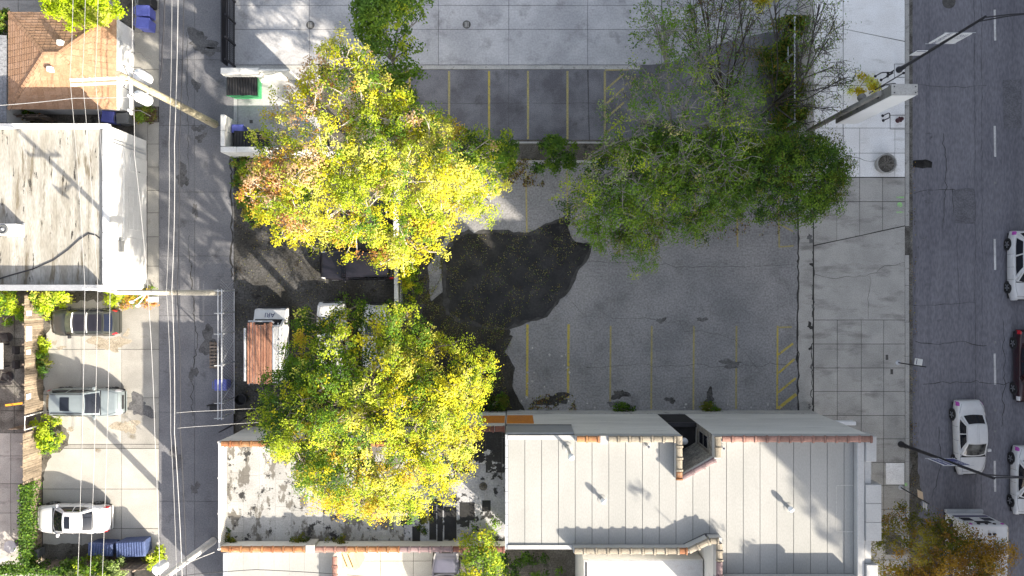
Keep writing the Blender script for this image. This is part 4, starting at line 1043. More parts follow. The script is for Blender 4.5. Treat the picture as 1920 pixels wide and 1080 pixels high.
# ================================================================ VEGETATION
def in_poly(P, poly):
    x, y = P[:, 0], P[:, 1]
    ins = np.zeros(len(P), bool)
    n = len(poly)
    for i in range(n):
        x0, y0 = poly[i]; x1, y1 = poly[(i + 1) % n]
        c = ((y0 > y) != (y1 > y)) & (x < (x1 - x0) * (y - y0) / (y1 - y0 + 1e-12) + x0)
        ins ^= c
    return ins

def edge_dist(P, poly):
    d = np.full(len(P), 1e9)
    n = len(poly)
    for i in range(n):
        a = np.array(poly[i]); b = np.array(poly[(i + 1) % n])
        ab = b - a
        t = np.clip(((P - a) @ ab) / (ab @ ab + 1e-12), 0, 1)
        d = np.minimum(d, np.linalg.norm(P - (a + t[:, None] * ab), axis=1))
    return d

def leaf_mesh(name, cen, nrm, size, tone, tones, rs, aspect=0.55):
    """one kite-shaped, slightly folded leaf per centre"""
    n = len(cen)
    nrm = nrm / (np.linalg.norm(nrm, axis=1, keepdims=True) + 1e-9)
    t = rs.normal(size=(n, 3))
    t -= nrm * (t * nrm).sum(1, keepdims=True)
    t /= np.linalg.norm(t, axis=1, keepdims=True) + 1e-9
    b = np.cross(nrm, t)
    s = size[:, None]
    fold = nrm * s * rs.uniform(-0.12, 0.22, (n, 1))
    v = np.stack([cen - t * s * 0.5, cen + b * s * aspect * 0.5 + fold, cen + t * s * 0.5, cen - b * s * aspect * 0.5 + fold], 1).reshape(-1, 3)
    me = bpy.data.meshes.new(name)
    me.vertices.add(4 * n); me.loops.add(4 * n); me.polygons.add(n)
    me.vertices.foreach_set('co', v.astype(np.float32).ravel())
    me.loops.foreach_set('vertex_index', np.arange(4 * n, dtype=np.int32))
    me.polygons.foreach_set('loop_start', np.arange(0, 4 * n, 4, dtype=np.int32))
    me.polygons.foreach_set('loop_total', np.full(n, 4, dtype=np.int32))
    for k in tones: me.materials.append(MATS['leaf_' + k])
    me.polygons.foreach_set('material_index', tone.astype(np.int32))
    me.update(calc_edges=True)
    return me

def grow_tree(name, label, basepx, poly, ztop, zedge, lumps, tufts, leaves, leaf=0.2, tones=(('green', 1),), tonefn=None, seed=1, bark='bark',
              trunk_r=0.22, lump_r=(0.7, 1.25), fork=0.35, twig=0.35, base_world=None, poly_world=None, cat='tree', group=None, tuft_r=0.22, gap=0.0, zmid=None, limb_k=9, upright=0.5, bare=0.0, twigs_per=3, twig_r=0.012, lean=0.5, barefn=None, zjit=0.15, holes=0.0):
    rs = np.random.RandomState(seed)
    rr = random.Random(seed)
    zm = zmid if zmid is not None else zedge + 0.45 * (ztop - zedge)
    PW = poly_world if poly_world else [(X(p[0], zm), Y(p[1], zm)) for p in poly]
    A = np.array(PW); lo, hi = A.min(0), A.max(0)
    # lump centres spread through the crown outline (best-candidate sampling)
    cand = rs.uniform(lo, hi, (lumps * 30, 2)); cand = cand[in_poly(cand, PW)]
    L = [cand[0]]
    for i in range(1, lumps):
        sub = cand[rs.randint(0, len(cand), 9)]
        d = np.min(np.linalg.norm(sub[:, None] - np.array(L)[None], axis=2), axis=1)
        L.append(sub[np.argmax(d)])
    L = np.array(L)
    ed = edge_dist(L, PW); Rm = max(ed.max(), 0.3)
    dn = np.clip(ed / Rm, 0, 1)
    r = rs.uniform(lump_r[0], lump_r[1], lumps)
    r = np.minimum(r, np.maximum(ed * 0.9 + 0.25, 0.3))
    L = L + rs.normal(0, 0.22, L.shape) * (dn < 0.25)[:, None]
    cz = zedge + (ztop - zedge) * np.sqrt(1 - (1 - dn) ** 2) - r * 0.8 + rs.normal(0, zjit, lumps)
    # a second, lower layer fills the body of the crown
    low = rs.rand(lumps) < 0.14
    cz[low] -= rs.uniform(0.8, 2.0, low.sum()) * (ztop - zedge) / 6
    cz = np.maximum(cz, 0.3)
    cen = np.column_stack([L, cz])
    if holes > 0:   # open pockets in the crown
        ph_ = rs.uniform(0, 6.28, 4)
        fld = np.sin(L[:, 0] * 1.9 + ph_[0]) * np.sin(L[:, 1] * 1.7 + ph_[1]) + 0.7 * np.sin(L[:, 0] * 3.3 - L[:, 1] * 2.9 + ph_[2])
        kp = fld < np.quantile(fld, 1 - holes)
        L, r, cz, dn, cen = L[kp], r[kp], cz[kp], dn[kp], cen[kp]; lumps = len(L)
    isbare = rs.rand(lumps) < bare
    if barefn: isbare |= np.array([rs.rand() < barefn(960 + c[0] * F / (H - c[2]), 540 - c[1] * F / (H - c[2])) for c in cen])
    # tufts on the upper shells of the lumps
    T, TL, TN = [], [], []
    for i in range(lumps):
        n = max(2, int(tufts * (r[i] / np.mean(lump_r)) ** 1.6 * (0.25 if isbare[i] else 1) * (1 - gap * rs.rand())))
        d = rs.normal(size=(n, 3)); d[:, 2] = np.abs(d[:, 2]) * 1.0 - 0.25
        d /= np.linalg.norm(d, axis=1, keepdims=True)
        T.append(cen[i] + d * r[i] * rs.uniform(0.72, 1.05, (n, 1)) * np.array([1, 1, 0.8])); TL += [i] * n; TN.append(d)
    T = np.concatenate(T); TN = np.concatenate(TN); TL = np.array(TL)
    # leaves in each tuft
    nt_ = len(T)
    lv = np.repeat(np.arange(nt_), leaves)
    d = rs.normal(size=(len(lv), 3)); d[:, 2] *= 0.6
    pos = T[lv] + d * tuft_r * 0.62
    nr = TN[lv] * 0.8 + d * 0.2 + np.array([0, 0, upright * 0.6]) + np.array(sdir) * 0.62 + rs.normal(0, 0.34, (len(lv), 3))
    names = [t[0] for t in tones]; w = np.array([t[1] for t in tones], float); w /= w.sum()
    lt = rs.choice(len(names), lumps, p=w)
    if tonefn: 
        for i in range(lumps):
            ww = np.array(tonefn(cen[i], dn[i], rs), float); lt[i] = rs.choice(len(names), p=ww / ww.sum())
    tt = lt[TL]
    sw_ = rs.rand(nt_) < 0.3; 
    alt = rs.choice(len(names), nt_, p=w)
    if tonefn:
        alt = lt[rs.permutation(lumps)][TL]
        near = rs.rand(nt_) < 0.6
        alt = np.where(near, tt, alt)
    tt = np.where(sw_, alt, tt)
    size = leaf * rs.uniform(0.65, 1.25, len(lv))
    bl = Vector(base_world) if base_world else W(basepx[0], basepx[1], 0)
    root = thing(name, label, cat, bl, group=group)
    off = np.array(bl)
    me = leaf_mesh('crown', pos - off, nr, size, tt[lv], names, rs)
    o = bpy.data.objects.new('crown', me); C.objects.link(o); o.parent = root
    # wood
    zf = zedge + fork * (ztop - zedge)
    cc = cen.mean(0)
    top = Vector((bl.x + (cc[0] - bl.x) * lean, bl.y + (cc[1] - bl.y) * lean, max(zf * 0.75, 0.4)))
    tm = MB()
    mid = bl.lerp(top, 0.5) + Vector((rr.uniform(-0.15, 0.15), rr.uniform(-0.15, 0.15), 0)) * trunk_r * 3
    tm.tube([bl + Vector((0, 0, -0.1)), bl + Vector((0, 0, 0.25)), mid, top], [trunk_r * 1.5, trunk_r * 1.05, trunk_r * 0.9, trunk_r * 0.72], 10)
    tm.build('trunk', bark, root, 'all')
    k = min(limb_k, lumps)
    ctr = cen[rs.choice(lumps, k, replace=False)]
    for _ in range(4):
        ass = np.argmin(np.linalg.norm(cen[:, None] - ctr[None], axis=2), axis=1)
        ctr = np.array([cen[ass == j].mean(0) if (ass == j).any() else ctr[j] for j in range(k)])
    bm = MB()
    for j in range(k):
        ids = np.where(ass == j)[0]
        if len(ids) == 0: continue
        end = Vector(ctr[j]); end.z = max(end.z - 0.6, top.z * 0.9)
        sp_ = 0.12 * (end - top).length
        m1 = top.lerp(end, 0.45) + Vector((rr.uniform(-sp_, sp_), rr.uniform(-sp_, sp_), 0.25))
        r0 = trunk_r * 0.52
        bm.tube([top - Vector((0, 0, 0.1)), m1, end], [r0, r0 * 0.7, r0 * 0.42], 6, caps=False)
        for i in ids:
            c = Vector(cen[i])
            m2 = end.lerp(c, 0.5) + Vector((rr.uniform(-.2, .2), rr.uniform(-.2, .2), rr.uniform(0, .2)))
            r1 = r0 * 0.34
            bm.tube([m1.lerp(end, rr.uniform(0.3, 1.0)), m2, c], [r1, r1 * 0.75, r1 * 0.45], 4, caps=False)
            ti = np.where(TL == i)[0]
            for q in ti[:: max(1, len(ti) // (twigs_per * (4 if isbare[i] else 1)))]:
                e = Vector(T[q])
                bm.tube([c, c.lerp(e, 0.55) + Vector((rr.uniform(-.08, .08), rr.uniform(-.08, .08), 0.05)), e], [r1 * 0.42, twig_r * 1.3, twig_r * 0.6], 3, caps=False)
    bm.build('branches', bark, root)
    return root

# big yellow maple over the dirt lot
poly = [(600, 78), (650, 55), (705, 95), (722, 150), (745, 175), (790, 215), (830, 200), (850, 225), (880, 235), (925, 272), (938, 325), (930, 375), (915, 392), (870, 410), (835, 455), (790, 470), (762, 515), (735, 505), (700, 488), (640, 480), (590, 455), (540, 452), (500, 425), (465, 392), (440, 365), (450, 320), (480, 295), (488, 230), (500, 190), (540, 150), (585, 120)]
def tone1(c, dn, rs):
    k = F / (H - c[2]); px, py = 960 + c[0] * k, 540 - c[1] * k
    #        yellow lemon lime green rust peach gold deep
    if px < 560 and py > 290 and dn < 0.55: return (0.8, 0.3, 0.8, 0.3, 3.0, 2.6, 0.8, 0)
    if px < 600 and py < 300: return (1.6, 1.6, 1.0, 0.3, 0.15, 2.2, 0.5, 0)
    if px > 860 and py < 330: return (0.5, 0.4, 2.0, 2.2, 0, 0, 0, 0.8)  # darker greens put the tower's shade into this corner's leaf colour
    if px > 640 and py < 250: return (1.6, 1.2, 2.4, 1.6, 0, 0.3, 0.2, 0.3)
    if py > 450: return (3, 2.5, 1.2, 0, 0.3, 0, 0.5, 0)
    return (2.8, 3.2, 3.0, 0.8, 0.03, 0.15, 0.1, 0)
T8 = (('yellow', 3), ('lemon', 2), ('lime', 2), ('green', 0.5), ('rust', 0.2), ('peach', 0.3), ('gold', 0.4), ('deep', 0.1))
grow_tree('maple_tree', 'large bright yellow maple with rusty western edge over the black parked car', (738, 335), poly, 11.4, 6.9, 470, 13, 19, 0.128, T8, tone1, 11, 'bark_pale', 0.26, (0.38, 0.72), bare=0.04, twigs_per=2, limb_k=16, twig_r=0.014, gap=0.35, zjit=0.45, holes=0.10,
          barefn=lambda px, py: 0.75 if (500 < px < 655 and 110 < py < 300) else 0.55 if (590 < px < 720 and py < 145) else 0.3 if (620 < px < 720 and 360 < py < 420) else 0)
# second tree beside the low patched building
poly = [(540, 592), (560, 578), (592, 612), (625, 570), (655, 578), (690, 592), (725, 578), (768, 570), (792, 612), (802, 642), (832, 660), (870, 648), (902, 656), (922, 690), (916, 722), (896, 748), (905, 785), (890, 835), (870, 900), (830, 945), (800, 955), (765, 980), (735, 995), (695, 975), (650, 980), (600, 968), (562, 940), (540, 905), (500, 855), (484, 822), (468, 745), (490, 712), (530, 700), (548, 645)]
def tone2(c, dn, rs):
    k = F / (H - c[2]); px, py = 960 + c[0] * k, 540 - c[1] * k
    s = (px - 690) * 0.75 + (py - 780) * 0.55 + rs.normal(0, 50)  # south-east leaves yellower, north-west greener: sun and shade put into the leaf colour
    if s < -85: return (0.1, 0.0, 0.9, 2.6, 0, 0, 0, 1.6)
    if s < 0: return (0.8, 0.3, 2.8, 1.9, 0, 0, 0.05, 0.3)
    if px < 820 and py > 870: return (2.2, 1.6, 1.2, 0.3, 0.0, 0.35, 1.0, 0)
    return (3.4, 2.2, 3.0, 0.7, 0, 0.0, 0.35, 0.05)
grow_tree('elm_tree', 'round green-yellow tree overhanging the low patched roof', (738, 748), poly, 12.0, 7.0, 470, 13, 19, 0.125, T8, tone2, 12, 'bark', 0.28, (0.38, 0.70), bare=0.02, limb_k=16, twigs_per=2, gap=0.3, zjit=0.5, holes=0.10,
          barefn=lambda px, py: 0.6 if (640 < px < 740 and 870 < py < 930) else 0)
# thin green tree on the concrete drive
poly = [(664, -30), (795, -30), (792, 20), (760, 45), (738, 75), (760, 72), (782, 72), (775, 88), (748, 96), (738, 110), (752, 118), (785, 112), (792, 130), (765, 150), (770, 175), (760, 215), (742, 212), (736, 165), (705, 120), (690, 92), (668, 55)]
grow_tree('sapling_tree', 'slender green tree over the concrete drive at the top edge', (752, 190), poly, 8.0, 5.0, 64, 17, 11, 0.19, (('mid', 3), ('moss', 3), ('green', 2), ('lime', 0.6)), None, 13, 'bark_grey', 0.12, (0.45, 0.8))
# shaded cluster on the right
GR = (('mid', 3), ('moss', 3), ('green', 2), ('olive', 1.2), ('deep', 1.0), ('lime', 0.3))
poly = [(1062, 392), (1078, 345), (1115, 302), (1150, 270), (1220, 240), (1300, 235), (1385, 240), (1410, 330), (1395, 400), (1330, 442), (1290, 456), (1250, 445), (1222, 470), (1222, 505), (1200, 506), (1180, 488), (1150, 462), (1110, 452), (1075, 425)]
grow_tree('green_tree', 'broad mid-green tree in shade overhanging the parking stalls', (1215, 330), poly, 7.6, 4.2, 310, 13, 17, 0.125, GR, None, 14, 'bark_grey', 0.2, (0.36, 0.66), bare=0.10, gap=0.5, limb_k=14, twigs_per=2, zjit=0.35, holes=0.06)
poly = [(1370, 300), (1400, 262), (1470, 240), (1555, 252), (1588, 285), (1594, 335), (1572, 388), (1525, 416), (1470, 408), (1440, 412), (1405, 402), (1372, 370)]
grow_tree('green_tree', 'dark green tree in shade beside the sidewalk planter', (1420, 345), poly, 7.5, 3.8, 205, 14, 18, 0.125, (('deep', 2.0), ('green', 2.8), ('mid', 2.5), ('olive', 1.6), ('moss', 1.5)), None, 15, 'bark_dark', 0.18, (0.38, 0.68), gap=0.4, limb_k=12, twigs_per=2, zjit=0.35, holes=0.06)
poly = [(1055, 335), (1085, 300), (1125, 262), (1140, 190), (1190, 110), (1190, 15), (1240, -25), (1310, 20), (1360, 90), (1430, 150), (1455, 230), (1440, 320), (1380, 372), (1300, 360), (1200, 400), (1120, 402), (1062, 385)]
def tone4(c, dn, rs):
    k = F / (H - c[2]); px, py = 960 + c[0] * k, 540 - c[1] * k
    #       pale moss mid lime green straw
    if 1240 < px < 1340 and 110 < py < 210: return (0.4, 3.0, 1.0, 1.4, 2.0, 0.1)
    if px < 1180: return (1.2, 2.4, 0.8, 1.6, 1.0, 0.7)
    return (0.7, 2.0, 2.4, 0.3, 2.2, 0.2)
grow_tree('thinning_tree', 'airy grey-green tree losing its leaves over the upper stalls and soil strip', (1230, 285), poly, 9.6, 5.6, 340, 9, 11, 0.125, (('pale', 1), ('moss', 1), ('mid', 1), ('lime', 1), ('green', 1), ('straw', 1)), tone4, 16, 'bark_grey', 0.16, (0.36, 0.72), bare=0.25, twigs_per=3, twig_r=0.013, gap=0.5, limb_k=16, lean=0.3, holes=0.12, zjit=0.3, barefn=lambda px, py: 0.22 if py < 220 and not (1230 < px < 1340 and py > 100) else 0.1)
poly = [(1255, 40), (1270, -40), (1420, -60), (1440, 40), (1420, 140), (1370, 190), (1310, 150)]
grow_tree('bare_tree', 'nearly bare dark-limbed tree at the top left of the ivy-covered fence', (1352, 212), poly, 8.2, 4.5, 100, 8, 6, 0.12, (('olive', 2), ('mid', 2), ('dead', 1.5)), None, 17, 'bark_dark', 0.12, (0.5, 1.1), bare=0.6, twigs_per=10, twig_r=0.013, limb_k=13, fork=-0.6, lean=0.1)
poly = [(1420, 60), (1450, -40), (1560, -40), (1590, 30), (1575, 100), (1620, 130), (1590, 200), (1540, 240), (1470, 200)]
grow_tree('bare_tree', 'nearly bare twiggy tree reaching over the ivy-covered fence and sidewalk', (1430, 215), poly, 8.0, 4.5, 100, 8, 6, 0.12, (('olive', 2), ('mid', 2), ('moss', 1.5)), None, 27, 'bark_dark', 0.11, (0.5, 1.1), bare=0.55, twigs_per=10, twig_r=0.013, limb_k=13, fork=-0.6, lean=0.1)
# autumn tree at the bottom right
poly = [(1650, 1090), (1655, 1020), (1668, 985), (1705, 964), (1738, 974), (1785, 980), (1812, 1000), (1845, 1005), (1872, 1028), (1905, 1022), (1918, 1040), (1900, 1065), (1865, 1085), (1850, 1150), (1760, 1190), (1680, 1160)]
def tone5(c, dn, rs):
    k = F / (H - c[2]); px, py = 960 + c[0] * k, 540 - c[1] * k
    s = (px - 1740) + (py - 1020) * 1.2 + rs.normal(0, 40)
    return (2.2, 1.0, 0.5, 0.3) if s < 0 else (0.5, 1.2, 2.0, 1.6)
grow_tree('autumn_tree', 'brown and olive autumn street tree hiding part of the white box truck', (1676, 1022), poly, 7.6, 4.2, 200, 14, 18, 0.13, (('ochre', 1), ('olive', 1), ('amber', 1), ('brown', 1)), tone5, 18, 'bark_grey', 0.16, (0.36, 0.66), gap=0.25, holes=0.05, zjit=0.35, limb_k=12)
# acid-green tree at the top left
poly = [(66, -60), (215, -60), (208, 15), (205, 30), (190, 38), (172, 25), (150, 42), (132, 44), (118, 30), (95, 25), (85, 8)]
grow_tree('lime_tree', 'brilliant lime-green tree at the top edge above the orange roof', (170, -10), poly, 5.6, 3.8, 60, 26, 13, 0.16, (('acid', 3), ('lemon', 0.4), ('lime', 1)), None, 19, 'bark', 0.12, (0.4, 0.7))
# small upright tree in the courtyard
poly = [(866, 1000), (880, 1010), (900, 985), (922, 985), (928, 1015), (940, 1030), (938, 1060), (930, 1110), (860, 1110), (872, 1050)]
grow_tree('courtyard_tree', 'small upright yellow-green tree in the dark courtyard at the bottom edge', (910, 1035), poly, 6.2, 3.5, 30, 17, 11, 0.15, (('lime', 2), ('moss', 2), ('yellow', 0.6), ('green', 1.5)), None, 20, 'bark_grey', 0.08, (0.28, 0.5), upright=0.3)

SHRUBS = [
 ('weed_tree', 'feathery green sapling left of the white guard rail', [(918, 300), (925, 262), (955, 258), (975, 275), (972, 310), (950, 325), (930, 330)], 2.6, 1.0, 22, ('green', 'mid', 'moss', 'lime')),
 ('weed_tree', 'feathery green sapling right of the white guard rail', [(1010, 290), (1025, 255), (1060, 250), (1085, 275), (1078, 310), (1050, 330), (1020, 320)], 2.8, 1.0, 26, ('green', 'mid', 'deep', 'moss')),
 ('weed_tree', 'green weeds sprouting beside the white wall of the dirt lot', [(756, 500), (772, 482), (788, 500), (780, 540), (768, 556), (758, 548)], 1.6, 0.4, 14, ('green', 'lime', 'moss', 'yellow')),
 ('shrub', 'bright yellow-green bush against the white garage above the charcoal car', [(62, 550), (128, 550), (118, 568), (100, 582), (85, 592), (72, 580)], 1.8, 0.6, 24, ('acid', 'lime', 'lemon', 'green')),
 ('shrub', 'leafy bush at the far left below the white garage', [(-30, 552), (22, 552), (24, 575), (14, 596), (-30, 600)], 1.7, 0.6, 20, ('acid', 'lime', 'green')),
 ('shrub', 'small bush just left of the wooden fence top', [(32, 575), (44, 572), (44, 596), (33, 594)], 1.6, 0.6, 7, ('acid', 'lime', 'green')),
 ('shrub', 'little green tuft at the fence foot below the charcoal car', [(70, 640), (84, 636), (84, 656), (70, 656)], 0.9, 0.2, 6, ('acid', 'lime', 'green')),
 ('shrub', 'scrubby vine at the fence foot above the silver wagon', [(68, 660), (84, 662), (92, 690), (84, 712), (70, 700)], 0.8, 0.2, 9, ('green', 'deep', 'olive')),
 ('shrub', 'green bush at the fence foot below the silver wagon', [(76, 790), (92, 786), (104, 810), (108, 835), (96, 850), (78, 848)], 1.2, 0.3, 16, ('acid', 'lime', 'green', 'moss')),
 ('shrub', 'dark green hedge at the left edge beside the hip roof', [(-30, 24), (18, 24), (18, 66), (-30, 66)], 2.4, 1.4, 26, ('deep', 'green', 'olive', 'moss')),
 ('shrub', 'pale-leaved bush at the bottom edge below the blue dumpsters', [(118, 1095), (122, 1060), (150, 1050), (182, 1040), (205, 1052), (222, 1052), (228, 1075), (222, 1095)], 2.2, 1.0, 26, ('pale', 'lime', 'moss', 'green')),
 ('shrub', 'bright weed beside the alley at the corner of the blue dumpsters', [(280, 1040), (292, 1032), (300, 1042), (296, 1055), (282, 1056)], 1.0, 0.3, 7, ('acid', 'lemon', 'lime')),
 ('shrub', 'dark bush in the shaded courtyard beside the parked grey car', [(862, 1050), (900, 1045), (990, 1045), (1040, 1050), (1060, 1100), (860, 1110)], 1.8, 0.4, 40, ('deep', 'mid', 'green')),
 ('shrub', 'dry weeds between the hip-roofed garage and the alley slab', [(256, 204), (290, 204), (296, 222), (280, 226), (256, 226)], 0.6, 0.1, 12, ('olive', 'dead', 'ochre', 'moss')),
 ('shrub', 'bushy greenery along the south foot of the hip-roofed garage', [(0, 205), (70, 204), (66, 214), (0, 216)], 0.9, 0.2, 14, ('green', 'deep', 'rust')),
 ('shrub', 'weedy tuft at the right end of the garage foot above the charcoal car', [(205, 549), (225, 549), (225, 566), (207, 562)], 0.9, 0.2, 7, ('acid', 'lime', 'lemon')),
 ('shrub', 'rusty weeds against the white garage beside the middle utility pole', [(226, 549), (278, 549), (276, 566), (250, 568), (228, 562)], 0.7, 0.1, 14, ('rust', 'ochre', 'gold', 'moss')),
 ('shrub', 'green weeds at the parking lot edge under the big yellow tree', [(880, 770), (900, 745), (940, 742), (960, 766), (900, 771)], 0.5, 0.05, 14, ('deep', 'green', 'olive')),
 ('shrub', 'small weed growing at the building wall by the fourth stall line', [(1160, 772), (1164, 762), (1174, 762), (1178, 771)], 0.5, 0.1, 5, ('green', 'deep')),
 ('shrub', 'weeds at the building wall by the sixth stall line', [(1318, 770), (1326, 756), (1340, 758), (1345, 769)], 0.5, 0.1, 6, ('green', 'deep', 'olive')),
 ('shrub', 'yellow flowering weed by the bike racks, nearer the street', [(1637, 168), (1640, 157), (1649, 152), (1652, 160), (1644, 168)], 1.0, 0.5, 4, ('canary', 'lemon')),
 ('shrub', 'yellow flowering weed by the bike racks, farther from the street', [(1609, 172), (1612, 160), (1621, 157), (1624, 166), (1617, 173)], 1.0, 0.5, 4, ('canary', 'lemon')),
 ('shrub', 'yellow leafy tuft at the top edge among the bare branches', [(1405, -8), (1425, -10), (1445, -6), (1440, 6), (1420, 10)], 3.0, 2.4, 8, ('canary', 'lemon')),
 ('shrub', 'dark undergrowth along the soil strip below the thinning tree', [(1150, 264), (1480, 264), (1480, 300), (1150, 300)], 1.2, 0.2, 60, ('deep', 'green', 'mid', 'olive')),
 ('shrub', 'ragged weeds along the west edge of the dirt lot', [(440, 300), (470, 300), (500, 400), (470, 430), (445, 380)], 0.9, 0.1, 30, ('olive', 'green', 'ochre', 'moss')),
]
for i, (nm, lb, po, zt, ze_, k, tn) in enumerate(SHRUBS):
    cx0 = sum(p[0] for p in po) / len(po); cy0 = sum(p[1] for p in po) / len(po)
    zm = ze_ + 0.45 * (zt - ze_); kk = (H - zm) / H
    grow_tree(nm, lb, (960 + (cx0 - 960) * kk, 540 + (cy0 - 540) * kk), po, zt, ze_, k, 13, 10, 0.15, tuple((t, 1) for t in tn), None, 40 + i, 'bark', 0.035, (0.18, 0.34), cat='shrub' if nm == 'shrub' else 'sapling', limb_k=4, tuft_r=0.15, twigs_per=2, twig_r=0.006)

for i, (px, py, rx, lb) in enumerate(((432, 1012, 12, 'mossy weeds in the south-west corner of the patched roof'), (640, 1010, 22, 'mossy weeds in the roof gutter right of the parapet pier'), (560, 1012, 14, 'mossy weeds in the roof gutter left of the parapet pier'), (798, 972, 6, 'line of weeds beside the tar strips on the patched roof'))):
    c_ = W(px, py, 3.52); k_ = rx / 32.0
    pw = [(c_.x + k_ * math.cos(a), c_.y + (0.22 if i < 3 else 0.9) * math.sin(a)) for a in np.linspace(0, 6.0, 9)]
    grow_tree('roof_weeds', lb, None, None, 3.85, 3.55, 10, 9, 8, 0.11, (('olive', 2), ('deep', 2), ('ochre', 1)), None, 90 + i, 'bark', 0.015, (0.10, 0.2), base_world=tuple(c_), poly_world=pw, cat='weeds', limb_k=2, tuft_r=0.1, twigs_per=1, twig_r=0.004)
# trees outside the picture whose shadows fall on the white roof
for i, (x, y, zt, rad) in enumerate(((16.2, -20.3, 12.6, 0.6), (19.0, -20.6, 12.4, 0.5), (36.0, -31.2, 21.5, 1.3))):
    grow_tree('street_tree', ('slim tree south of the picture casting the left thin shadow on the white roof', 'slim tree south of the picture casting the right thin shadow on the white roof', 'tall tree across the street outside the picture dappling the roof front')[i], None, None, zt, zt - (2 if i < 2 else 4), 9 if i < 2 else 26, 9, 9, 0.17,
              (('amber', 1), ('ochre', 1)), None, 70 + i, 'bark_grey', 0.07, (0.2, 0.4), base_world=(x, y, 0 if i < 2 else -0.12), poly_world=[(x + rad * math.cos(a), y + rad * math.sin(a)) for a in np.linspace(0, 6.0, 10)], bare=0.1, gap=0.5, zjit=0.5, lean=0.0, limb_k=3)

# ivy-covered fence between the bare tree and the sidewalk
iv = thing('ivy_fence', 'tall fence smothered in olive ivy between the bare trees and the sidewalk', 'fence', (X(1462), Y(190), 0))
fx = X(1462)
for i in range(7):
    y = Y(245) + i * (Y(60) - Y(245)) / 6
    MB().box(fx - 0.05, fx + 0.05, y - 0.05, y + 0.05, 0, 2.6).build('post', 'galvanised', iv)
for z in (0.3, 1.4, 2.5): MB().box(fx - 0.03, fx + 0.03, Y(245) + 0.06, Y(60) - 0.06, z, z + 0.06).build('rail', 'galvanised', iv)
rs = np.random.RandomState(5)
n = 30000
yy = rs.uniform(Y(248), Y(50), n); zz = np.abs(rs.beta(2.2, 1.3, n)) * 2.9
bul = 0.45 + 0.35 * np.sin(yy * 2.1) * np.sin(zz * 1.7 + yy) + 0.18 * np.sin(yy * 5.3)
xx = fx + 0.1 + 0.45 * np.sin(yy * 1.25 + 0.7) * (zz / 2.9) + rs.normal(0, 1, n) * bul * 1.3
zz = zz * (0.75 + 0.35 * np.sin(yy * 1.9) * np.sin(yy * 0.7 + 1))
kp = np.sin(xx * 4.1) * np.sin(yy * 3.3) + np.sin(yy * 1.7 + xx) * 0.5 + rs.normal(0, 0.5, n) > -0.35
xx, yy, zz = xx[kp], yy[kp], zz[kp]; n = len(xx)
pos = np.column_stack([xx, yy, zz]); nr = np.column_stack([(xx - fx) * 1.2, rs.normal(0, 0.4, n), rs.uniform(0.3, 1.4, n)])
tn = rs.choice(5, n, p=(0.34, 0.13, 0.27, 0.03, 0.23))
me = leaf_mesh('ivy', pos - np.array(iv.location), nr, 0.14 * rs.uniform(0.6, 1.3, n), tn, ('olive', 'ochre', 'deep', 'amber', 'green'), rs, 0.7)
o = bpy.data.objects.new('ivy', me); C.objects.link(o); o.parent = iv

# leaf litter
def litter(name, label, polys, n, tones, seed, z=0.016, size=0.075):
    rs = np.random.RandomState(seed)
    P = []
    for po, k in polys:
        pw = [(X(a), Y(b)) for a, b in po]; A = np.array(pw)
        c = rs.uniform(A.min(0), A.max(0), (int(n * k * 3), 2)); c = c[in_poly(c, pw)][: int(n * k)]
        # drift into patches
        f = np.sin(c[:, 0] * 2.3 + seed) * np.sin(c[:, 1] * 1.9) + np.sin(c[:, 0] * 5.1 - c[:, 1] * 4.3) * 0.6
        P.append(c[f + rs.normal(0, 0.42, len(c)) > 0.0])
    P = np.concatenate(P); m = len(P)
    pos = np.column_stack([P, z + rs.uniform(0, 0.03, m)])
    nr = np.column_stack([rs.normal(0, 0.35, m), rs.normal(0, 0.35, m), np.ones(m)])
    me = leaf_mesh(name, pos, nr, size * rs.uniform(0.5, 1.2, m), rs.randint(0, len(tones), m), tones, rs, 0.7)
    o = bpy.data.objects.new(name, me); C.objects.link(o)
    tag(o, label, kind='stuff')
litter('fallen_leaves', 'fallen yellow and brown leaves on the dirt lot', [([(440, 300), (860, 300), (800, 560), (800, 770), (440, 770)], 1.0)], 9000, ('olive', 'dead', 'straw', 'dead', 'dead', 'ochre'), 3, size=0.065)
litter('fallen_leaves', 'fallen leaves drifted around the black puddle', [([(800, 560), (870, 590), (950, 612), (960, 640), (940, 690), (960, 765), (800, 765)], 0.62), ([(836, 480), (870, 440), (1060, 420), (1095, 470), (1040, 560), (950, 612), (840, 590)], 0.34), ([(795, 470), (830, 450), (830, 520), (800, 570), (770, 570), (765, 500)], 0.3)], 12000, ('olive', 'dead', 'straw', 'ochre', 'dead', 'straw', 'moss'), 4, 0.014, size=0.068)
litter('fallen_leaves', 'dry leaves swept along the kerb gutter', [([(1707, 300), (1718, 300), (1722, 990), (1707, 990)], 0.6)], 900, ('ochre', 'dead', 'brown', 'dead'), 6, -0.105, 0.08)
litter('fallen_leaves', 'dead leaves heaped at the foot of the soil strip', [([(935, 296), (1025, 300), (1020, 350), (985, 350), (945, 345)], 1.0), ([(1000, 740), (1080, 738), (1080, 768), (990, 768)], 0.35), ([(1280, 400), (1480, 400), (1460, 440), (1300, 450)], 0.35)], 1300, ('dead', 'brown', 'dead', 'straw', 'olive'), 7, 0.014, 0.12)
litter('fallen_leaves', 'green and brown weeds in the parapet gutter of the patched roof', [], 0, ('olive',), 8) if False else None

# ================================================================ VEHICLES
def lerp_list(pts, u):
    if u <= pts[0][0]: return pts[0][1]
    for (a, va), (b, vb) in zip(pts[:-1], pts[1:]):
        if u <= b:
            t = (u - a) / (b - a); t = t * t * (3 - 2 * t) if True else t
            return va + (vb - va) * t
    return pts[-1][1]

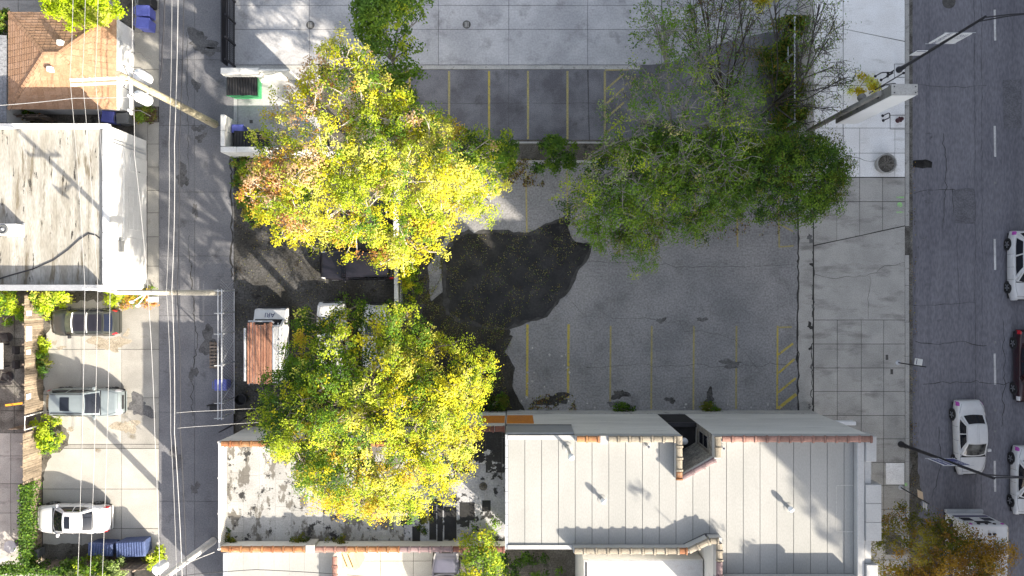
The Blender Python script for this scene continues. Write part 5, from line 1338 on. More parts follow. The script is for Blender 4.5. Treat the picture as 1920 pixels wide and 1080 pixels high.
def bil(a, b, c, d, u, v):
    return a * (1 - u) * (1 - v) + b * u * (1 - v) + c * u * v + d * (1 - u) * v

def car(name, label, px, py, heading, L, Wd, Hr, paint, style='sedan', glass='glass', extras=(), cat='car', zc=0.7, group=None):
    """car in local coordinates, nose towards +X, then turned to its heading"""
    t = thing(name, label, cat, W(px, py, zc).xy.to_3d(), R(heading), group)
    if extras and 'street' in extras: t.location.z = -0.12
    hw = Wd / 2
    if style == 'sedan':
        top = [(0, 0.62), (0.03, 0.88), (0.10, 0.98), (0.22, 0.99), (0.66, 0.95), (0.74, 0.92), (0.90, 0.80), (0.97, 0.66), (1, 0.50)]
        xa, xb, xc, xd = 0.17, 0.30, 0.53, 0.71
    elif style == 'suv':
        top = [(0, 0.70), (0.02, 0.95), (0.10, 1.02), (0.66, 1.02), (0.74, 1.02), (0.92, 0.92), (0.98, 0.72), (1, 0.55)]
        xa, xb, xc, xd = 0.035, 0.13, 0.56, 0.73
    else:  # boxy
        top = [(0, 0.75), (0.015, 1.05), (0.10, 1.10), (0.68, 1.10), (0.76, 1.08), (0.95, 1.02), (0.985, 0.85), (1, 0.6)]
        xa, xb, xc, xd = 0.02, 0.06, 0.60, 0.70
    def wid(u):
        e = abs(2 * u - 1)
        k = 0.24 if u > 0.5 else 0.17
        if style == 'boxy': k *= 0.55
        return hw * (1 - k * e ** 5 - 0.02 * e * e)
    sec = [(0.90, 0.20, 0), (0.965, 0.30, 0), (0.995, 0.52, 0), (1.0, 0.66, 1), (0.985, 0.82, 1), (0.95, 0.93, 1), (0.87, 0.985, 1), (0.55, 1.012, 1), (0.0, 1.03, 1)]
    ns = len(sec) * 2 - 2
    def body(u, s, off=0.0):
        s = s * ns; i = min(int(s), ns - 1); f = s - i
        def pt(i):
            k = i if i < len(sec) else 2 * len(sec) - 2 - i
            yf, zf, rel = sec[k]
            h = lerp_list(top, u)
            y = wid(u) * yf * (1 if i < len(sec) else -1)
            z = zf * h if rel else min(zf, h * 0.9)
            return Vector(((u - 0.5) * L, y, z))
        p = pt(i).lerp(pt(i + 1), f)
        if off:
            p = p + Vector((0.35 * (2 * u - 1) ** 7, p.y / hw * (0.8 if p.z < 0.85 * lerp_list(top, u) else 0.2), 0.6 if p.z > 0.7 * lerp_list(top, u) else 0.0)).normalized() * off
        return p
    us = [0, 0.008, 0.02, 0.04, 0.07, 0.11, 0.16, 0.22, 0.3, 0.4, 0.5, 0.6, 0.66, 0.7, 0.74, 0.8, 0.86, 0.90, 0.93, 0.955, 0.975, 0.99, 1.0]
    mb = MB()
    vs = [body(u, j / ns) for u in us for j in range(ns + 1)]
    fs = [(i * (ns + 1) + j, i * (ns + 1) + j + 1, (i + 1) * (ns + 1) + j + 1, (i + 1) * (ns + 1) + j) for i in range(len(us) - 1) for j in range(ns)]
    m_ = ns + 1
    fs.append(tuple(range(m_))[::-1]); fs.append(tuple((len(us) - 1) * m_ + j for j in range(m_)))
    mb.add(vs, fs)
    b = mb.build('body', paint, t, True, world=False)
    mb = MB(); mb.box(-L / 2 + 0.12, L / 2 - 0.12, -hw * 0.86, hw * 0.86, 0.16, 0.24); mb.build('underbody', 'black_plastic', t, world=False)
    # cabin
    zb = lerp_list(top, 0.5) - 0.02
    wb_, wr = hw * 0.93, hw * (0.70 if style == 'sedan' else 0.76 if style == 'suv' else 0.84)
    xs = [(q - 0.5) * L for q in (xa, xb, xc, xd)]
    bulF, bulR = (0.13, 0.09) if style != 'boxy' else (0.06, 0.02)
    def Pf(u, v, o=0):   # windscreen
        yb = (u * 2 - 1); w_ = wb_ * 0.9 * (1 - v) + wr * 0.97 * v
        return Vector((xs[3] + (xs[2] - xs[3]) * v + bulF * (1 - yb * yb) * (1 - 0.55 * v) + o * 0.8, yb * w_, zb + (Hr - zb) * v + o * 0.6))
    def Pr(u, v, o=0):
        yb = (u * 2 - 1); w_ = wb_ * 0.88 * (1 - v) + wr * 0.95 * v
        return Vector((xs[0] + (xs[1] - xs[0]) * v - bulR * (1 - yb * yb) * (1 - 0.55 * v) - o * 0.8, yb * w_, zb + (Hr - zb) * v + o * 0.6))
    def Pt(u, v, o=0):   # roof: u across, v rear to front
        yb = (u * 2 - 1); w_ = wr * (0.95 + 0.02 * v)
        x0_ = xs[1] - bulR * 0.45 * (1 - yb * yb); x1_ = xs[2] + bulF * 0.45 * (1 - yb * yb)
        return Vector((x0_ + (x1_ - x0_) * v, yb * w_, Hr + 0.055 * (1 - yb * yb) + 0.03 * (1 - (2 * v - 1) ** 2) + o))
    def Ps(u, v, sg, o=0):   # side: u rear to front, v up
        xb0 = xs[0] + (xs[1] - xs[0]) * v; xb1 = xs[3] + (xs[2] - xs[3]) * v
        wlo = wb_ * (0.88 + 0.12 * min(1, 4 * u * (1 - u) * 1.3)) if u < 0.5 else wb_ * (0.90 + 0.10 * min(1, 4 * u * (1 - u) * 1.3))
        whi = wr * (0.95 + 0.02 * u + 0.035 * 4 * u * (1 - u))
        w_ = wlo * (1 - v) + whi * v + 0.03 * 4 * v * (1 - v)
        return Vector((xb0 + (xb1 - xb0) * u, sg * (w_ + o * 0.85), zb + (Hr - zb) * v + (0.018 * 4 * u * (1 - u)) * v + o * 0.5))
    mb = MB()
    mb.grid(lambda u, v: Pf(u, v), 10, 5, flip=False); mb.grid(lambda u, v: Pr(u, v), 10, 5, flip=True); mb.grid(lambda u, v: Pt(u, v), 10, 8, flip=True)
    mb.grid(lambda u, v: Ps(u, v, 1), 10, 5, flip=True); mb.grid(lambda u, v: Ps(u, v, -1), 10, 5, flip=False)
    cb = mb.build('cabin', paint, t, True, world=False)
    def patch(nm, fn, u0, u1, v0, v1, mt, o=0.012, flip=False, nu=8, nv=5, parent=None):
        mb = MB(); mb.grid(lambda u, v: fn(u0 + (u1 - u0) * u, v0 + (v1 - v0) * v, o), nu, nv, flip=flip)
        return mb.build(nm, mt, parent or t, 'all', world=False)
    gw = extras and next((e for e in extras if e.startswith('glass')), None) or glass
    patch('windscreen', Pf, 0.07, 0.93, 0.10, 0.93, gw)
    patch('rear_window', Pr, 0.09, 0.91, 0.18, 0.92, 'glass_blue' if style == 'suv' and paint == 'paint_charcoal' else 'glass', flip=True)
    for sg in (1, -1):
        f = lambda u, v, o, sg=sg: Ps(u, v, sg, o)
        patch('side_window', f, 0.09, 0.46, 0.14, 0.90, 'glass', flip=sg > 0)
        patch('side_window', f, 0.50, 0.89, 0.14, 0.90, 'glass', flip=sg > 0)
        q = Ps(0.93, 0.12, sg, 0.0)
        mb = MB(); mb.cbox(q.x - 0.08, q.x + 0.09, min(q.y + sg * 0.02, q.y + sg * 0.24), max(q.y + sg * 0.02, q.y + sg * 0.24), q.z - 0.02, q.z + 0.13, 0.03); mb.build('mirror', paint if paint != 'paint_charcoal' else 'black_plastic', t, world=False)
        # lights at the four corners, conforming to the body
        s0, s1 = (0.19, 0.36) if sg > 0 else (0.64, 0.81)
        bf = lambda u, v, o: body(u, v, o)
        patch('headlight', bf, 0.915, 0.978, s0, s1, 'head_lamp', 0.014, flip=True)
        patch('tail_light', bf, 0.008, 0.06, s0, s1, 'violet_lamp' if 'violet' in extras else 'tail_lamp', 0.014, flip=True)
        for u in (0.36, 0.54):
            c = body(u, 0.20 if sg > 0 else 0.80)
            mb = MB(); mb.cbox(c.x - 0.1, c.x + 0.1, c.y - 0.02, c.y + 0.02, c.z - 0.015, c.z + 0.015, 0.005); mb.build('door_handle', paint if paint in ('paint_white', 'paint_silver') else 'black_plastic', t, world=False)
        # wheels
        for u in (0.19, 0.81):
            xw = (u - 0.5) * L; yw = sg * (wid(u) - 0.10); rw = 0.335
            a0, a1 = (yw - 0.11, yw + 0.125)
            if sg < 0: a0, a1 = yw - 0.125, yw + 0.11
            mb = MB(); mb.lathe([(rw * 0.9, a0), (rw, a0 + 0.03), (rw, a1 - 0.03), (rw * 0.92, a1)], (xw, 0, rw), 20, axis='y'); wh = mb.build('tyre', 'tyre', t, True, world=False)
            o_ = sg * 0.005
            mb = MB()
            y1 = a1 + 0.004 if sg > 0 else a0 - 0.004
            for k in range(5):
                an = 2 * math.pi * k / 5
                mb.obox((xw + 0.11 * math.cos(an), y1, rw + 0.11 * math.sin(an)), (0.1 * math.cos(an), 0, 0.1 * math.sin(an)), (0, 0.008, 0), (-0.035 * math.sin(an), 0, 0.035 * math.cos(an)))
            mb.lathe([(0.235, y1 - 0.006), (0.235, y1 + 0.006)], (xw, 0, rw), 16, axis='y') if False else None
            mb.build('rim', 'rim', wh, world=False)
            mb = MB(); mb.lathe([(rw + 0.055, yw - 0.1 if sg > 0 else yw - 0.108), (rw + 0.055, yw + 0.108 if sg > 0 else yw + 0.1)], (xw, 0, rw), 20, axis='y'); mb.build('wheel_arch', 'black_plastic', t, world=False)
    # bonnet and boot shut lines, bumper strip, number plates
    def seam(u0, s0_, u1, s1_, n=10):
        mb = MB(); P = [body(u0 + (u1 - u0) * i / n, s0_ + (s1_ - s0_) * i / n, 0.006) for i in range(n + 1)]
        mb.tube(P, 0.007, 4); mb.build('seam', 'black_plastic', b, world=False)
    seam(0.735, 0.36, 0.94, 0.40); seam(0.735, 0.64, 0.94, 0.60); seam(0.945, 0.39, 0.945, 0.61)
    for u_ in (0.335, 0.52, 0.70):
        for a_, b_ in ((0.07, 0.30), (0.93, 0.70)): seam(u_, a_, u_, b_, 5)
    if style == 'sedan': seam(0.155, 0.36, 0.03, 0.40); seam(0.155, 0.64, 0.03, 0.60)
    patch('wiper_cowl', lambda u, v, o: body(u, v, o), 0.70, 0.745, 0.36, 0.64, 'black_plastic', 0.01, flip=True) if style != 'boxy' else None
    patch('grille', lambda u, v, o: body(u, v, o), 0.985, 0.998, 0.42, 0.58, 'black_plastic', 0.012, flip=True)
    if 'sunroof' in extras:
        patch('sunroof', Pt, 0.20, 0.80, 0.58, 0.88, 'glass', 0.014, flip=True)
    if 'rear_sunroof' in extras:
        patch('sunroof', Pt, 0.18, 0.82, 0.33, 0.60, 'glass', 0.014, flip=True)
    if 'panorama' in extras:
        patch('sunroof', Pt, 0.10, 0.90, 0.03, 0.47, 'paint_black', 0.012, flip=True); patch('sunroof', Pt, 0.10, 0.90, 0.53, 0.97, 'paint_black', 0.012, flip=True)
        for v in (0.5, 0.985):
            mb = MB(); mb.tube([Pt(0.02 + 0.96 * k / 6, v, 0.07) for k in range(7)], 0.035, 6); mb.build('roof_bar', 'sign_white', t, world=False)
    if 'rails' in extras:
        for u in (0.05, 0.95):
            mb = MB(); mb.tube([Pt(u, 0.03, 0.0)] + [Pt(u, 0.08 + 0.84 * k / 6, 0.05) for k in range(7)] + [Pt(u, 0.97, 0.0)], 0.022, 6); mb.build('roof_rail', 'black_metal', t, world=False)
    if 'roofline' in extras:
        for u in (0.46, 0.54):
            mb = MB(); mb.tube([Pt(u, 0.02 + 0.96 * k / 6, 0.004) for k in range(7)], 0.007, 4); mb.build('seam', 'vent_grey', cb, world=False)
        q = Pt(0.5, 0.10); mb = MB(); mb.cbox(q.x - 0.12, q.x + 0.05, -0.03, 0.03, q.z, q.z + 0.06, 0.02); mb.build('antenna_fin', paint, t, world=False)
    return t

car('charcoal_suv', 'charcoal car with black panoramic roof parked nearest the white garage', 158, 604, 180, 4.15, 1.72, 1.50, 'paint_charcoal', 'suv', 'glass_green', ('panorama',))
car('silver_wagon', 'grey-green wagon with square sunroof parked in the middle of the driveway', 160, 754, 0, 4.65, 1.76, 1.50, 'paint_silver', 'suv', 'glass', ('rear_sunroof', 'rails'))
car('white_sedan', 'white sedan with sunroof parked beside the blue dumpsters', 136, 973, 180, 4.55, 1.80, 1.45, 'paint_white', 'sedan', 'glass', ('sunroof',))
car('white_sedan', 'white sedan driving down the street under the navy banner', 1822, 822, -88, 4.60, 1.80, 1.45, 'paint_white', 'sedan', 'glass_grey', ('street', 'violet', 'roofline'))
car('white_suv', 'white car cut off by the right edge, highest of those on the street', 1925, 498, -90, 4.30, 1.80, 1.60, 'paint_white', 'suv', 'glass', ('street', 'violet', 'rails'))
car('red_car', 'dark red car cut off by the right edge of the picture', 1936, 687, -90, 4.50, 1.80, 1.45, 'paint_red', 'sedan', 'glass', ('street',))
car('white_car', 'white car cut off by the right edge beside the white box truck', 1931, 903, -91, 4.25, 1.80, 1.45, 'paint_white', 'sedan', 'glass', ('street', 'violet'))
car('black_suv', 'boxy black car parked under the yellow maple', 670, 497, 180, 4.60, 1.85, 1.75, 'paint_black', 'boxy', 'glass', ())
car('white_truck', 'white vehicle with its bonnet showing beside the boarded van', 624, 640, 92, 4.90, 1.85, 1.75, 'paint_white', 'boxy', 'glass', ())
car('white_truck', 'white vehicle almost hidden under the elm crown', 706, 640, 90, 4.60, 1.80, 1.60, 'paint_white', 'suv', 'glass', ())
car('slate_car', 'slate grey car with its bonnet showing at the bottom edge', 836, 1105, 90, 4.50, 1.75, 1.45, 'paint_slate', 'sedan', 'glass', ())

# work van with a roof rack full of boards
p = W(507, 648, 1.0); x, y = p.x, p.y
t = thing('work_van', 'white van with reddish boards on its roof rack parked in the dirt lot', 'van', (x, y, 0))
mb = MB()
vl, vw = 4.5, 1.90
prof = [(-vl / 2, 0.35), (-vl / 2, 1.75), (-vl / 2 + 0.1, 1.95), (vl / 2 - 1.25, 1.98), (vl / 2 - 1.05, 1.92), (vl / 2 - 0.62, 1.22), (vl / 2 - 0.08, 1.02), (vl / 2, 0.85), (vl / 2, 0.35)]
def vsec(f, k): return [(x + f * vw / 2 * k, y + a, z) for a, z in prof]
rings = [vsec(-1.0, 0.93), vsec(-1.0, 1.0), vsec(1.0, 1.0), vsec(1.0, 0.93)]
for q in (0, 3):
    rings[q] = [(a, b, 0.35 + (c - 0.35) * 1.0) for a, b, c in rings[q]]
for q in (1, 2):
    rings[q] = [(a, b, min(c, 1.80) if c > 1.8 else c) for a, b, c in rings[q]]
n = len(prof)
vs = rings[1] + rings[0] + rings[3] + rings[2]
fs = [tuple(range(n)), tuple(range(3 * n, 4 * n))[::-1]]
for r_ in range(3):
    for i in range(n):
        j = (i + 1) % n
        fs.append((r_ * n + i, (r_ + 1) * n + i, (r_ + 1) * n + j, r_ * n + j)[::-1])
mb.add(vs, fs); mb.build('body', 'paint_white', t, True)
mb = MB(); mb.add([(x - 0.80, y + vl / 2 - 1.0, 1.88), (x + 0.80, y + vl / 2 - 1.0, 1.88), (x + 0.84, y + vl / 2 - 0.62, 1.25), (x - 0.84, y + vl / 2 - 0.62, 1.25)], [(3, 2, 1, 0)]); mb.build('windscreen', 'glass', t)
mb = MB(); mb.cbox(x - 0.95, x + 0.95, y + vl / 2 - 0.02, y + vl / 2 + 0.12, 0.35, 0.62, 0.04); mb.build('bumper', 'black_plastic', t)
for sx in (-1, 1):
    mb = MB(); mb.cbox(x + sx * 0.72 - 0.15, x + sx * 0.72 + 0.15, y + vl / 2 - 0.06, y + vl / 2 + 0.02, 0.68, 0.86, 0.02); mb.build('headlight', 'head_lamp', t)
    mb = MB(); mb.cbox(x + sx * 1.06 - 0.11, x + sx * 1.06 + 0.11, y + vl / 2 - 0.95, y + vl / 2 - 0.82, 1.15, 1.4, 0.03); mb.build('mirror', 'black_plastic', t)
    for sy in (-1, 1):
        a0 = x + sx * 0.86 - 0.12; mb = MB(); mb.lathe([(0.32, a0), (0.34, a0 + 0.03), (0.34, a0 + 0.21), (0.31, a0 + 0.24)], (0, y + sy * 1.45, 0.34), 18, axis='x'); mb.build('tyre', 'tyre', t, True)
text_part('ARI', 0.42, 'ink_navy', t, Matrix.Translation((0.0, vl / 2 - 0.36, 1.135)) @ Matrix.Rotation(R(180), 4, 'Z') @ Matrix.Rotation(R(20), 4, 'X'))
zr_ = 2.35
for sx in (-1, 1):
    mb = MB(); mb.tube([(x + sx * 0.86, y - 2.25, zr_ - 0.08), (x + sx * 0.86, y + 1.45, zr_ - 0.08)], 0.035); mb.build('rack_rail', 'galvanised', t)
for k in range(5):
    mb = MB(); mb.tube([(x - 0.95, y - 2.1 + k * 0.85, zr_ - 0.02), (x + 0.95, y - 2.1 + k * 0.85, zr_ - 0.02)], 0.03)
    for sx in (-1, 1): mb.tube([(x + sx * 0.86, y - 2.1 + k * 0.85, 1.8), (x + sx * 0.86, y - 2.1 + k * 0.85, zr_ - 0.02)], 0.025)
    mb.build('rack_bar', 'galvanised', t)
mb = MB(); mb.tube([(x - 0.9, y + 1.55, zr_ - 0.05), (x + 0.5, y + 1.55, zr_ - 0.05), (x + 0.62, y + 1.45, zr_ - 0.05)], 0.05); mb.build('rack_bar', 'galvanised', t)
brd = thing('board_stack', 'reddish-brown boards lying on the roof rack of the white van', 'boards', (x - 0.2, y - 0.35, zr_))
for k in range(9):
    a = x - 0.93 + k * 0.165
    mb = MB(); mb.box(a, a + random.uniform(0.11, 0.15), y - 2.15 + random.uniform(-0.08, 0.05), y + 1.40 + random.uniform(-0.1, 0.1), zr_ + 0.012, zr_ + 0.05 + random.choice((0, 0.03, 0.06))); mb.build('board', 'wood_red', brd)
for k, a in enumerate((x - 1.07, x + 0.62)):
    mb = MB(); mb.tube([(a, y - 2.0, zr_ + 0.06), (a, y + 1.15, zr_ + 0.06)], 0.075, 10)
    tag(mb.build('grey_pipe', 'galvanised', smooth=True), ['long grey pipe strapped to the outer left of the van rack', 'long grey pipe lying right of the boards on the van rack'][k], 'pipe')
lad = thing('ladder', 'aluminium ladder lying along the right side of the van rack', 'ladder', (x + 0.93, y - 0.3, zr_))
for a in (0.78, 1.12): MB().box(x + a - 0.025, x + a + 0.025, y - 1.95, y + 1.2, zr_ + 0.01, zr_ + 0.09).build('stile', 'galvanised', lad)
for k in range(10): MB().tube([(x + 0.80, y - 1.85 + k * 0.32, zr_ + 0.05), (x + 1.10, y - 1.85 + k * 0.32, zr_ + 0.05)], 0.02).build('rung', 'galvanised', lad)

# white box truck (bottom right, on the street)
tx0, tx1, ty1, ty0, tz = X(1784, 1.5), X(1884, 3.0) - 0.25, Y(966, 1.0), Y(966, 1.0) - 7.0, 3.0
tx0 = X(1773, 0.6)
tx1 = tx0 + 2.35
t = thing('box_truck', 'white box truck with louvred roof panels partly under the autumn tree', 'truck', ((tx0 + tx1) / 2, (ty0 + ty1) / 2, -0.12))
MB().cbox(tx0, tx1, ty0, ty1, 0.55, tz, 0.09).build('box_body', 'paint_white', t)
MB().box(tx0 + 0.1, tx1 - 0.1, ty0 + 0.1, ty1 + 0.12, 0.25, 0.55).build('chassis', 'black_plastic', t)
MB().cbox(tx0 + 0.02, tx1 - 0.02, ty1 + 0.01, ty1 + 0.22, 0.42, 0.62, 0.03).build('rear_step', 'galvanised', t)
MB().box(tx0 + 0.15, tx1 - 0.15, ty1 + 0.002, ty1 + 0.012, 1.05, 1.35).build('stripe', 'navy_stripe', t)
MB().box(tx0 - 0.012, tx0 - 0.002, ty0 + 0.2, ty1 - 0.2, 1.0, 1.4).build('stripe', 'navy_stripe', t)
for k in (-1, 1):
    MB().cbox((tx0 + tx1) / 2 + k * 0.62 - 0.30, (tx0 + tx1) / 2 + k * 0.62 + 0.30, ty1 + 0.003, ty1 + 0.022, 1.55, 2.1, 0.02).build('rear_window', 'glass', t)
MB().box((tx0 + tx1) / 2 - 0.42, (tx0 + tx1) / 2 + 0.42, ty1 + 0.003, ty1 + 0.03, 2.25, 2.6).build('rear_vent', 'black_plastic', t)
for k in range(5):
    MB().lathe([(0.09, ty1 + 0.002), (0.09, ty1 + 0.05), (0.05, ty1 + 0.06)], (tx0 + 0.25 + k * (tx1 - tx0 - 0.5) / 4, 0, 2.78), 12, axis='y').build('marker_lamp', 'violet_lamp' if k in (0, 4) else 'black_plastic', t)
for k in range(4):
    a = (tx0 + tx1) / 2 - 0.62 + k * 0.40
    MB().cbox(a, a + 0.36, ty1 - 1.75, ty1 - 0.85, tz - 0.002, tz + 0.03, 0.01).build('roof_louvre', 'vent_grey', t)
for k in (0, 1):
    MB().cbox((tx0 + tx1) / 2 - 0.05 + k * 0.28, (tx0 + tx1) / 2 + 0.12 + k * 0.28, ty1 - 0.58, ty1 - 0.45, tz - 0.002, tz + 0.10, 0.02).build('beacon', 'glass_blue', t)
MB().cbox((tx0 + tx1) / 2 - 0.55, (tx0 + tx1) / 2 + 0.75, ty1 - 3.6, ty1 - 2.4, tz - 0.002, tz + 0.22, 0.05).build('roof_unit', 'paint_white', t)
MB().tube([(tx1 - 0.06, ty0 + 0.1, tz + 0.02), (tx1 - 0.06, ty1 - 0.1, tz + 0.02)], 0.03).build('roof_trim', 'chrome', t)
for sx in (tx0 + 0.12, tx1 - 0.12):
    for yy in (ty1 - 1.4, ty0 + 1.2):
        MB().lathe([(0.40, sx - 0.13), (0.42, sx - 0.1), (0.42, sx + 0.1), (0.40, sx + 0.13)], (0, yy, 0.30), 18, axis='x').build('tyre', 'tyre', t, True)
MB().cbox(tx1 + 0.0, tx1 + 0.16, ty1 - 0.6, ty1 - 0.5, 2.5, 2.62, 0.01).build('side_lamp', 'paint_white', t)

# ================================================================ POLES, WIRES, SIGNS, FENCES, BINS
def utility_pole(label, bpx, tpx, h, r=0.17, mat='pole_wood'):
    b = W(*bpx, 0); top = W(*tpx, h)
    t = thing('utility_pole', label, 'utility pole', b)
    pts = [b.lerp(top, k / 8) for k in range(9)]
    MB().tube(pts, [r * (1.15 - 0.45 * k / 8) for k in range(9)], 12).build('pole', mat, t, True)
    return t, b, top

# pole with twin transformers
t, b, top = utility_pole('weathered utility pole with two transformers beside the hip-roofed garage', (403, 233), (221, 138), 11.6, 0.21)
za = 10.9
a0, a1 = W(134, 151, za), W(242, 146, za)
MB().obox((a0 + a1) / 2, (a1 - a0) / 2, (0, 0.06, 0), (0, 0, 0.07)).build('crossarm', 'arm_pale', t)
MB().obox((a0 + a1) / 2 + Vector((0, -0.22, 0)), (a1 - a0) / 2, (0, 0.05, 0), (0, 0, 0.06)).build('crossarm', 'arm_pale', t)
INS1 = []
for px in (137, 149, 160, 172, 184, 205):
    q = a0.lerp(a1, (px - 134) / 108.0)
    MB().lathe([(0.03, q.z + 0.05), (0.05, q.z + 0.12), (0.075, q.z + 0.15), (0.05, q.z + 0.19), (0.06, q.z + 0.23), (0.02, q.z + 0.27)], (q.x, q.y, 0), 10).build('insulator', 'porcelain', t, True)
    if px in (137, 160, 184): INS1.append(Vector((q.x, q.y, q.z + 0.27)))
for (px, py) in ((268, 144), (268, 184)):
    q = W(px, py, 8.2)
    MB().lathe([(0.26, q.z - 0.55), (0.30, q.z - 0.50), (0.30, q.z + 0.45), (0.24, q.z + 0.55), (0.10, q.z + 0.60)], (q.x, q.y, 0), 20).build('transformer', 'transformer', t, True)
    for k in (-0.12, 0.12):
        MB().lathe([(0.05, q.z + 0.58), (0.07, q.z + 0.65), (0.04, q.z + 0.72), (0.06, q.z + 0.78), (0.02, q.z + 0.86)], (q.x + k, q.y, 0), 8).build('bushing', 'porcelain', t, True)
    pc = b.lerp(top, 8.2 / 11.6)
    MB().tube([(pc.x, pc.y, 8.35), (q.x, q.y, 8.35)], 0.05).build('bracket', 'galvanised', t)
    MB().tube([(q.x, q.y, 9.0), (q.x - 0.3, q.y + 0.2, 9.6), (a1.x, a1.y, za)], 0.02, 5).build('jumper', 'wire_dark', t)
a2, a3 = W(245, 95, 9.6), W(246, 215, 9.6)
MB().obox((a2 + a3) / 2, (a3 - a2) / 2, (0.05, 0, 0), (0, 0, 0.06)).build('crossarm', 'arm_pale', t)
for k in range(5):
    q = a2.lerp(a3, 0.05 + k * 0.225)
    MB().lathe([(0.05, q.z + 0.06), (0.08, q.z + 0.16), (0.04, q.z + 0.22), (0.06, q.z + 0.30)], (q.x, q.y, 0), 8).build('fuse_cutout', 'transformer', t, True)
    MB().tube([(q.x, q.y, q.z + 0.2), (q.x + 0.35, q.y + 0.1, q.z - 0.2), (q.x + 0.6, q.y - 0.05, q.z - 0.8)], 0.02, 5).build('lead', 'wire_dark', t)
P1 = b.lerp(top, 0.6)

# middle pole
t, b, top = utility_pole('bleached utility pole with crossarms beside the white garage wall', (412, 549), (216, 548), 11.4, 0.16, 'pole_pale')
za = 11.0
a0, a1 = W(160, 541, za), W(222, 548, za)
MB().obox((a0 + a1) / 2, (a1 - a0) / 2 * 1.12, (0, 0.05, 0), (0, 0, 0.06)).build('crossarm', 'arm_pale', t)
INS2 = []
for px in (165, 189, 212):
    q = a0.lerp(a1, (px - 160) / 62.0)
    MB().lathe([(0.03, q.z + 0.05), (0.07, q.z + 0.13), (0.045, q.z + 0.17), (0.06, q.z + 0.22), (0.02, q.z + 0.27)], (q.x, q.y, 0), 10).build('insulator', 'porcelain', t, True)
    INS2.append(Vector((q.x, q.y, q.z + 0.27)))
for (px, py) in ((247, 566), (258, 573)):
    q = W(px, py, 8.6)
    MB().lathe([(0.07, q.z - 0.2), (0.09, q.z), (0.06, q.z + 0.14), (0.03, q.z + 0.22)], (q.x, q.y, 0), 10).build('fuse_cutout', 'transformer', t, True)
    pc = b.lerp(top, 8.6 / 11.4); MB().tube([(pc.x, pc.y, 8.5), (q.x, q.y, 8.6)], 0.03).build('bracket', 'arm_pale', t)
q0 = b.lerp(top, 0.84); MB().obox((q0.x, q0.y, 9.6), (0.9, 0, 0), (0, 0.045, 0), (0, 0, 0.05)).build('crossarm', 'arm_pale', t)
for dx in (-0.8, -0.3, 0.5, 0.85):
    MB().lathe([(0.04, 9.65), (0.06, 9.73), (0.02, 9.82)], (q0.x + dx, q0.y, 0), 8).build('insulator', 'porcelain', t, True)
P2 = b.lerp(top, 0.6)
# bottom pole, leaning out of frame
t, b, top = utility_pole('utility pole cut off by the bottom edge beside the deck rail', (400, 1014), (205, 1158), 12.0, 0.20, 'arm_pale')
a0 = top + Vector((-1.9, -0.1, -0.6)); a1 = top + Vector((0.6, 0.1, -0.6))
MB().obox((a0 + a1) / 2, (a1 - a0) / 2, (0, 0.05, 0), (0, 0, 0.06)).build('crossarm', 'arm_pale', t)
q = W(300, 1064, 8.0)
MB().lathe([(0.24, q.z - 0.5), (0.27, q.z - 0.45), (0.27, q.z + 0.35), (0.2, q.z + 0.45)], (q.x, q.y, 0), 16).build('transformer', 'transformer', t, True)
pc = b.lerp(top, 8.0 / 12.0); MB().tube([(pc.x, pc.y, 8.0), (q.x, q.y, 8.0)], 0.05).build('bracket', 'galvanised', t)
for k in range(4):
    qq = b.lerp(top, 0.35 + 0.1 * k)
    MB().lathe([(0.05, qq.z), (0.07, qq.z + 0.12), (0.03, qq.z + 0.2)], (qq.x + 0.3, qq.y + 0.1, 0), 8).build('clamp', 'galvanised', t)
P3 = b.lerp(top, 0.55)

def wire(label, pts, r, mat='wire_bright', sag=0.3, name='power_line', n=14):
    P = []
    for a, b in zip(pts[:-1], pts[1:]):
        a, b = Vector(a), Vector(b)
        for k in range(n):
            f = k / n; P.append(a.lerp(b, f) - Vector((0, 0, sag * 4 * f * (1 - f))))
    P.append(Vector(pts[-1]))
    o = MB().tube(P, r, 5).build(name, mat, smooth='all')
    tag(o, label, 'wire')
zt = 11.2
for i, lab in enumerate(('leftmost of the three thin bright power lines along the alley', 'middle of the three thin bright power lines along the alley', 'rightmost of the three thin bright power lines along the alley')):
    n0 = W((137, 160, 184)[i], -130, zt); e0 = W((141, 164, 187)[i], 1200, zt)
    wire(lab, [n0, INS1[i], INS2[i], e0], 0.010, sag=0.12)
wire('thick bright cable bundle down the middle of the alley', [W(334, -130, 7.0), W(327, 270, 7.0), W(322, 545, 7.0), W(327, 810, 7.0), W(345, 1200, 7.0)], 0.020, sag=0.15, name='cable_bundle')
wire('slim bright cable just left of the thick alley bundle', [W(322, -130, 7.2), W(317, 270, 7.2), W(312, 545, 7.2), W(320, 810, 7.2), W(333, 1200, 7.2)], 0.011, sag=0.15, name='cable')
wire('dark thin cable just right of the thick alley bundle', [W(346, -130, 6.8), W(336, 270, 6.8), W(332, 545, 6.8), W(338, 810, 6.8), W(352, 1200, 6.8)], 0.022, 'wire_dark', 0.15, 'cable')
wire('pale service cable crossing the white garage wall into the driveway', [W(246, -130, 8.4), W(247, 140, 8.4), W(252, 290, 8.4), W(277, 545, 8.4), W(290, 810, 8.4), W(302, 1200, 8.4)], 0.015, 'wire_bright', 0.1, 'cable')
wire('pale service wire running left over the hip-roofed garage', [P1 + Vector((0, 0, 0.4)), W(140, 184, 6.5), W(-40, 200, 5.0)], 0.02, 'wire_bright', 0.15, 'cable')
wire('service wire crossing the alley to the patched building', [W(330, 774, 7.0), W(400, 770, 6.0), W(480, 766, 4.6)], 0.010, 'wire_bright', 0.1, 'cable')
wire('lower service wire crossing the alley to the patched building', [W(332, 803, 7.0), W(400, 798, 6.0), W(485, 792, 4.6)], 0.009, 'wire_bright', 0.1, 'cable')
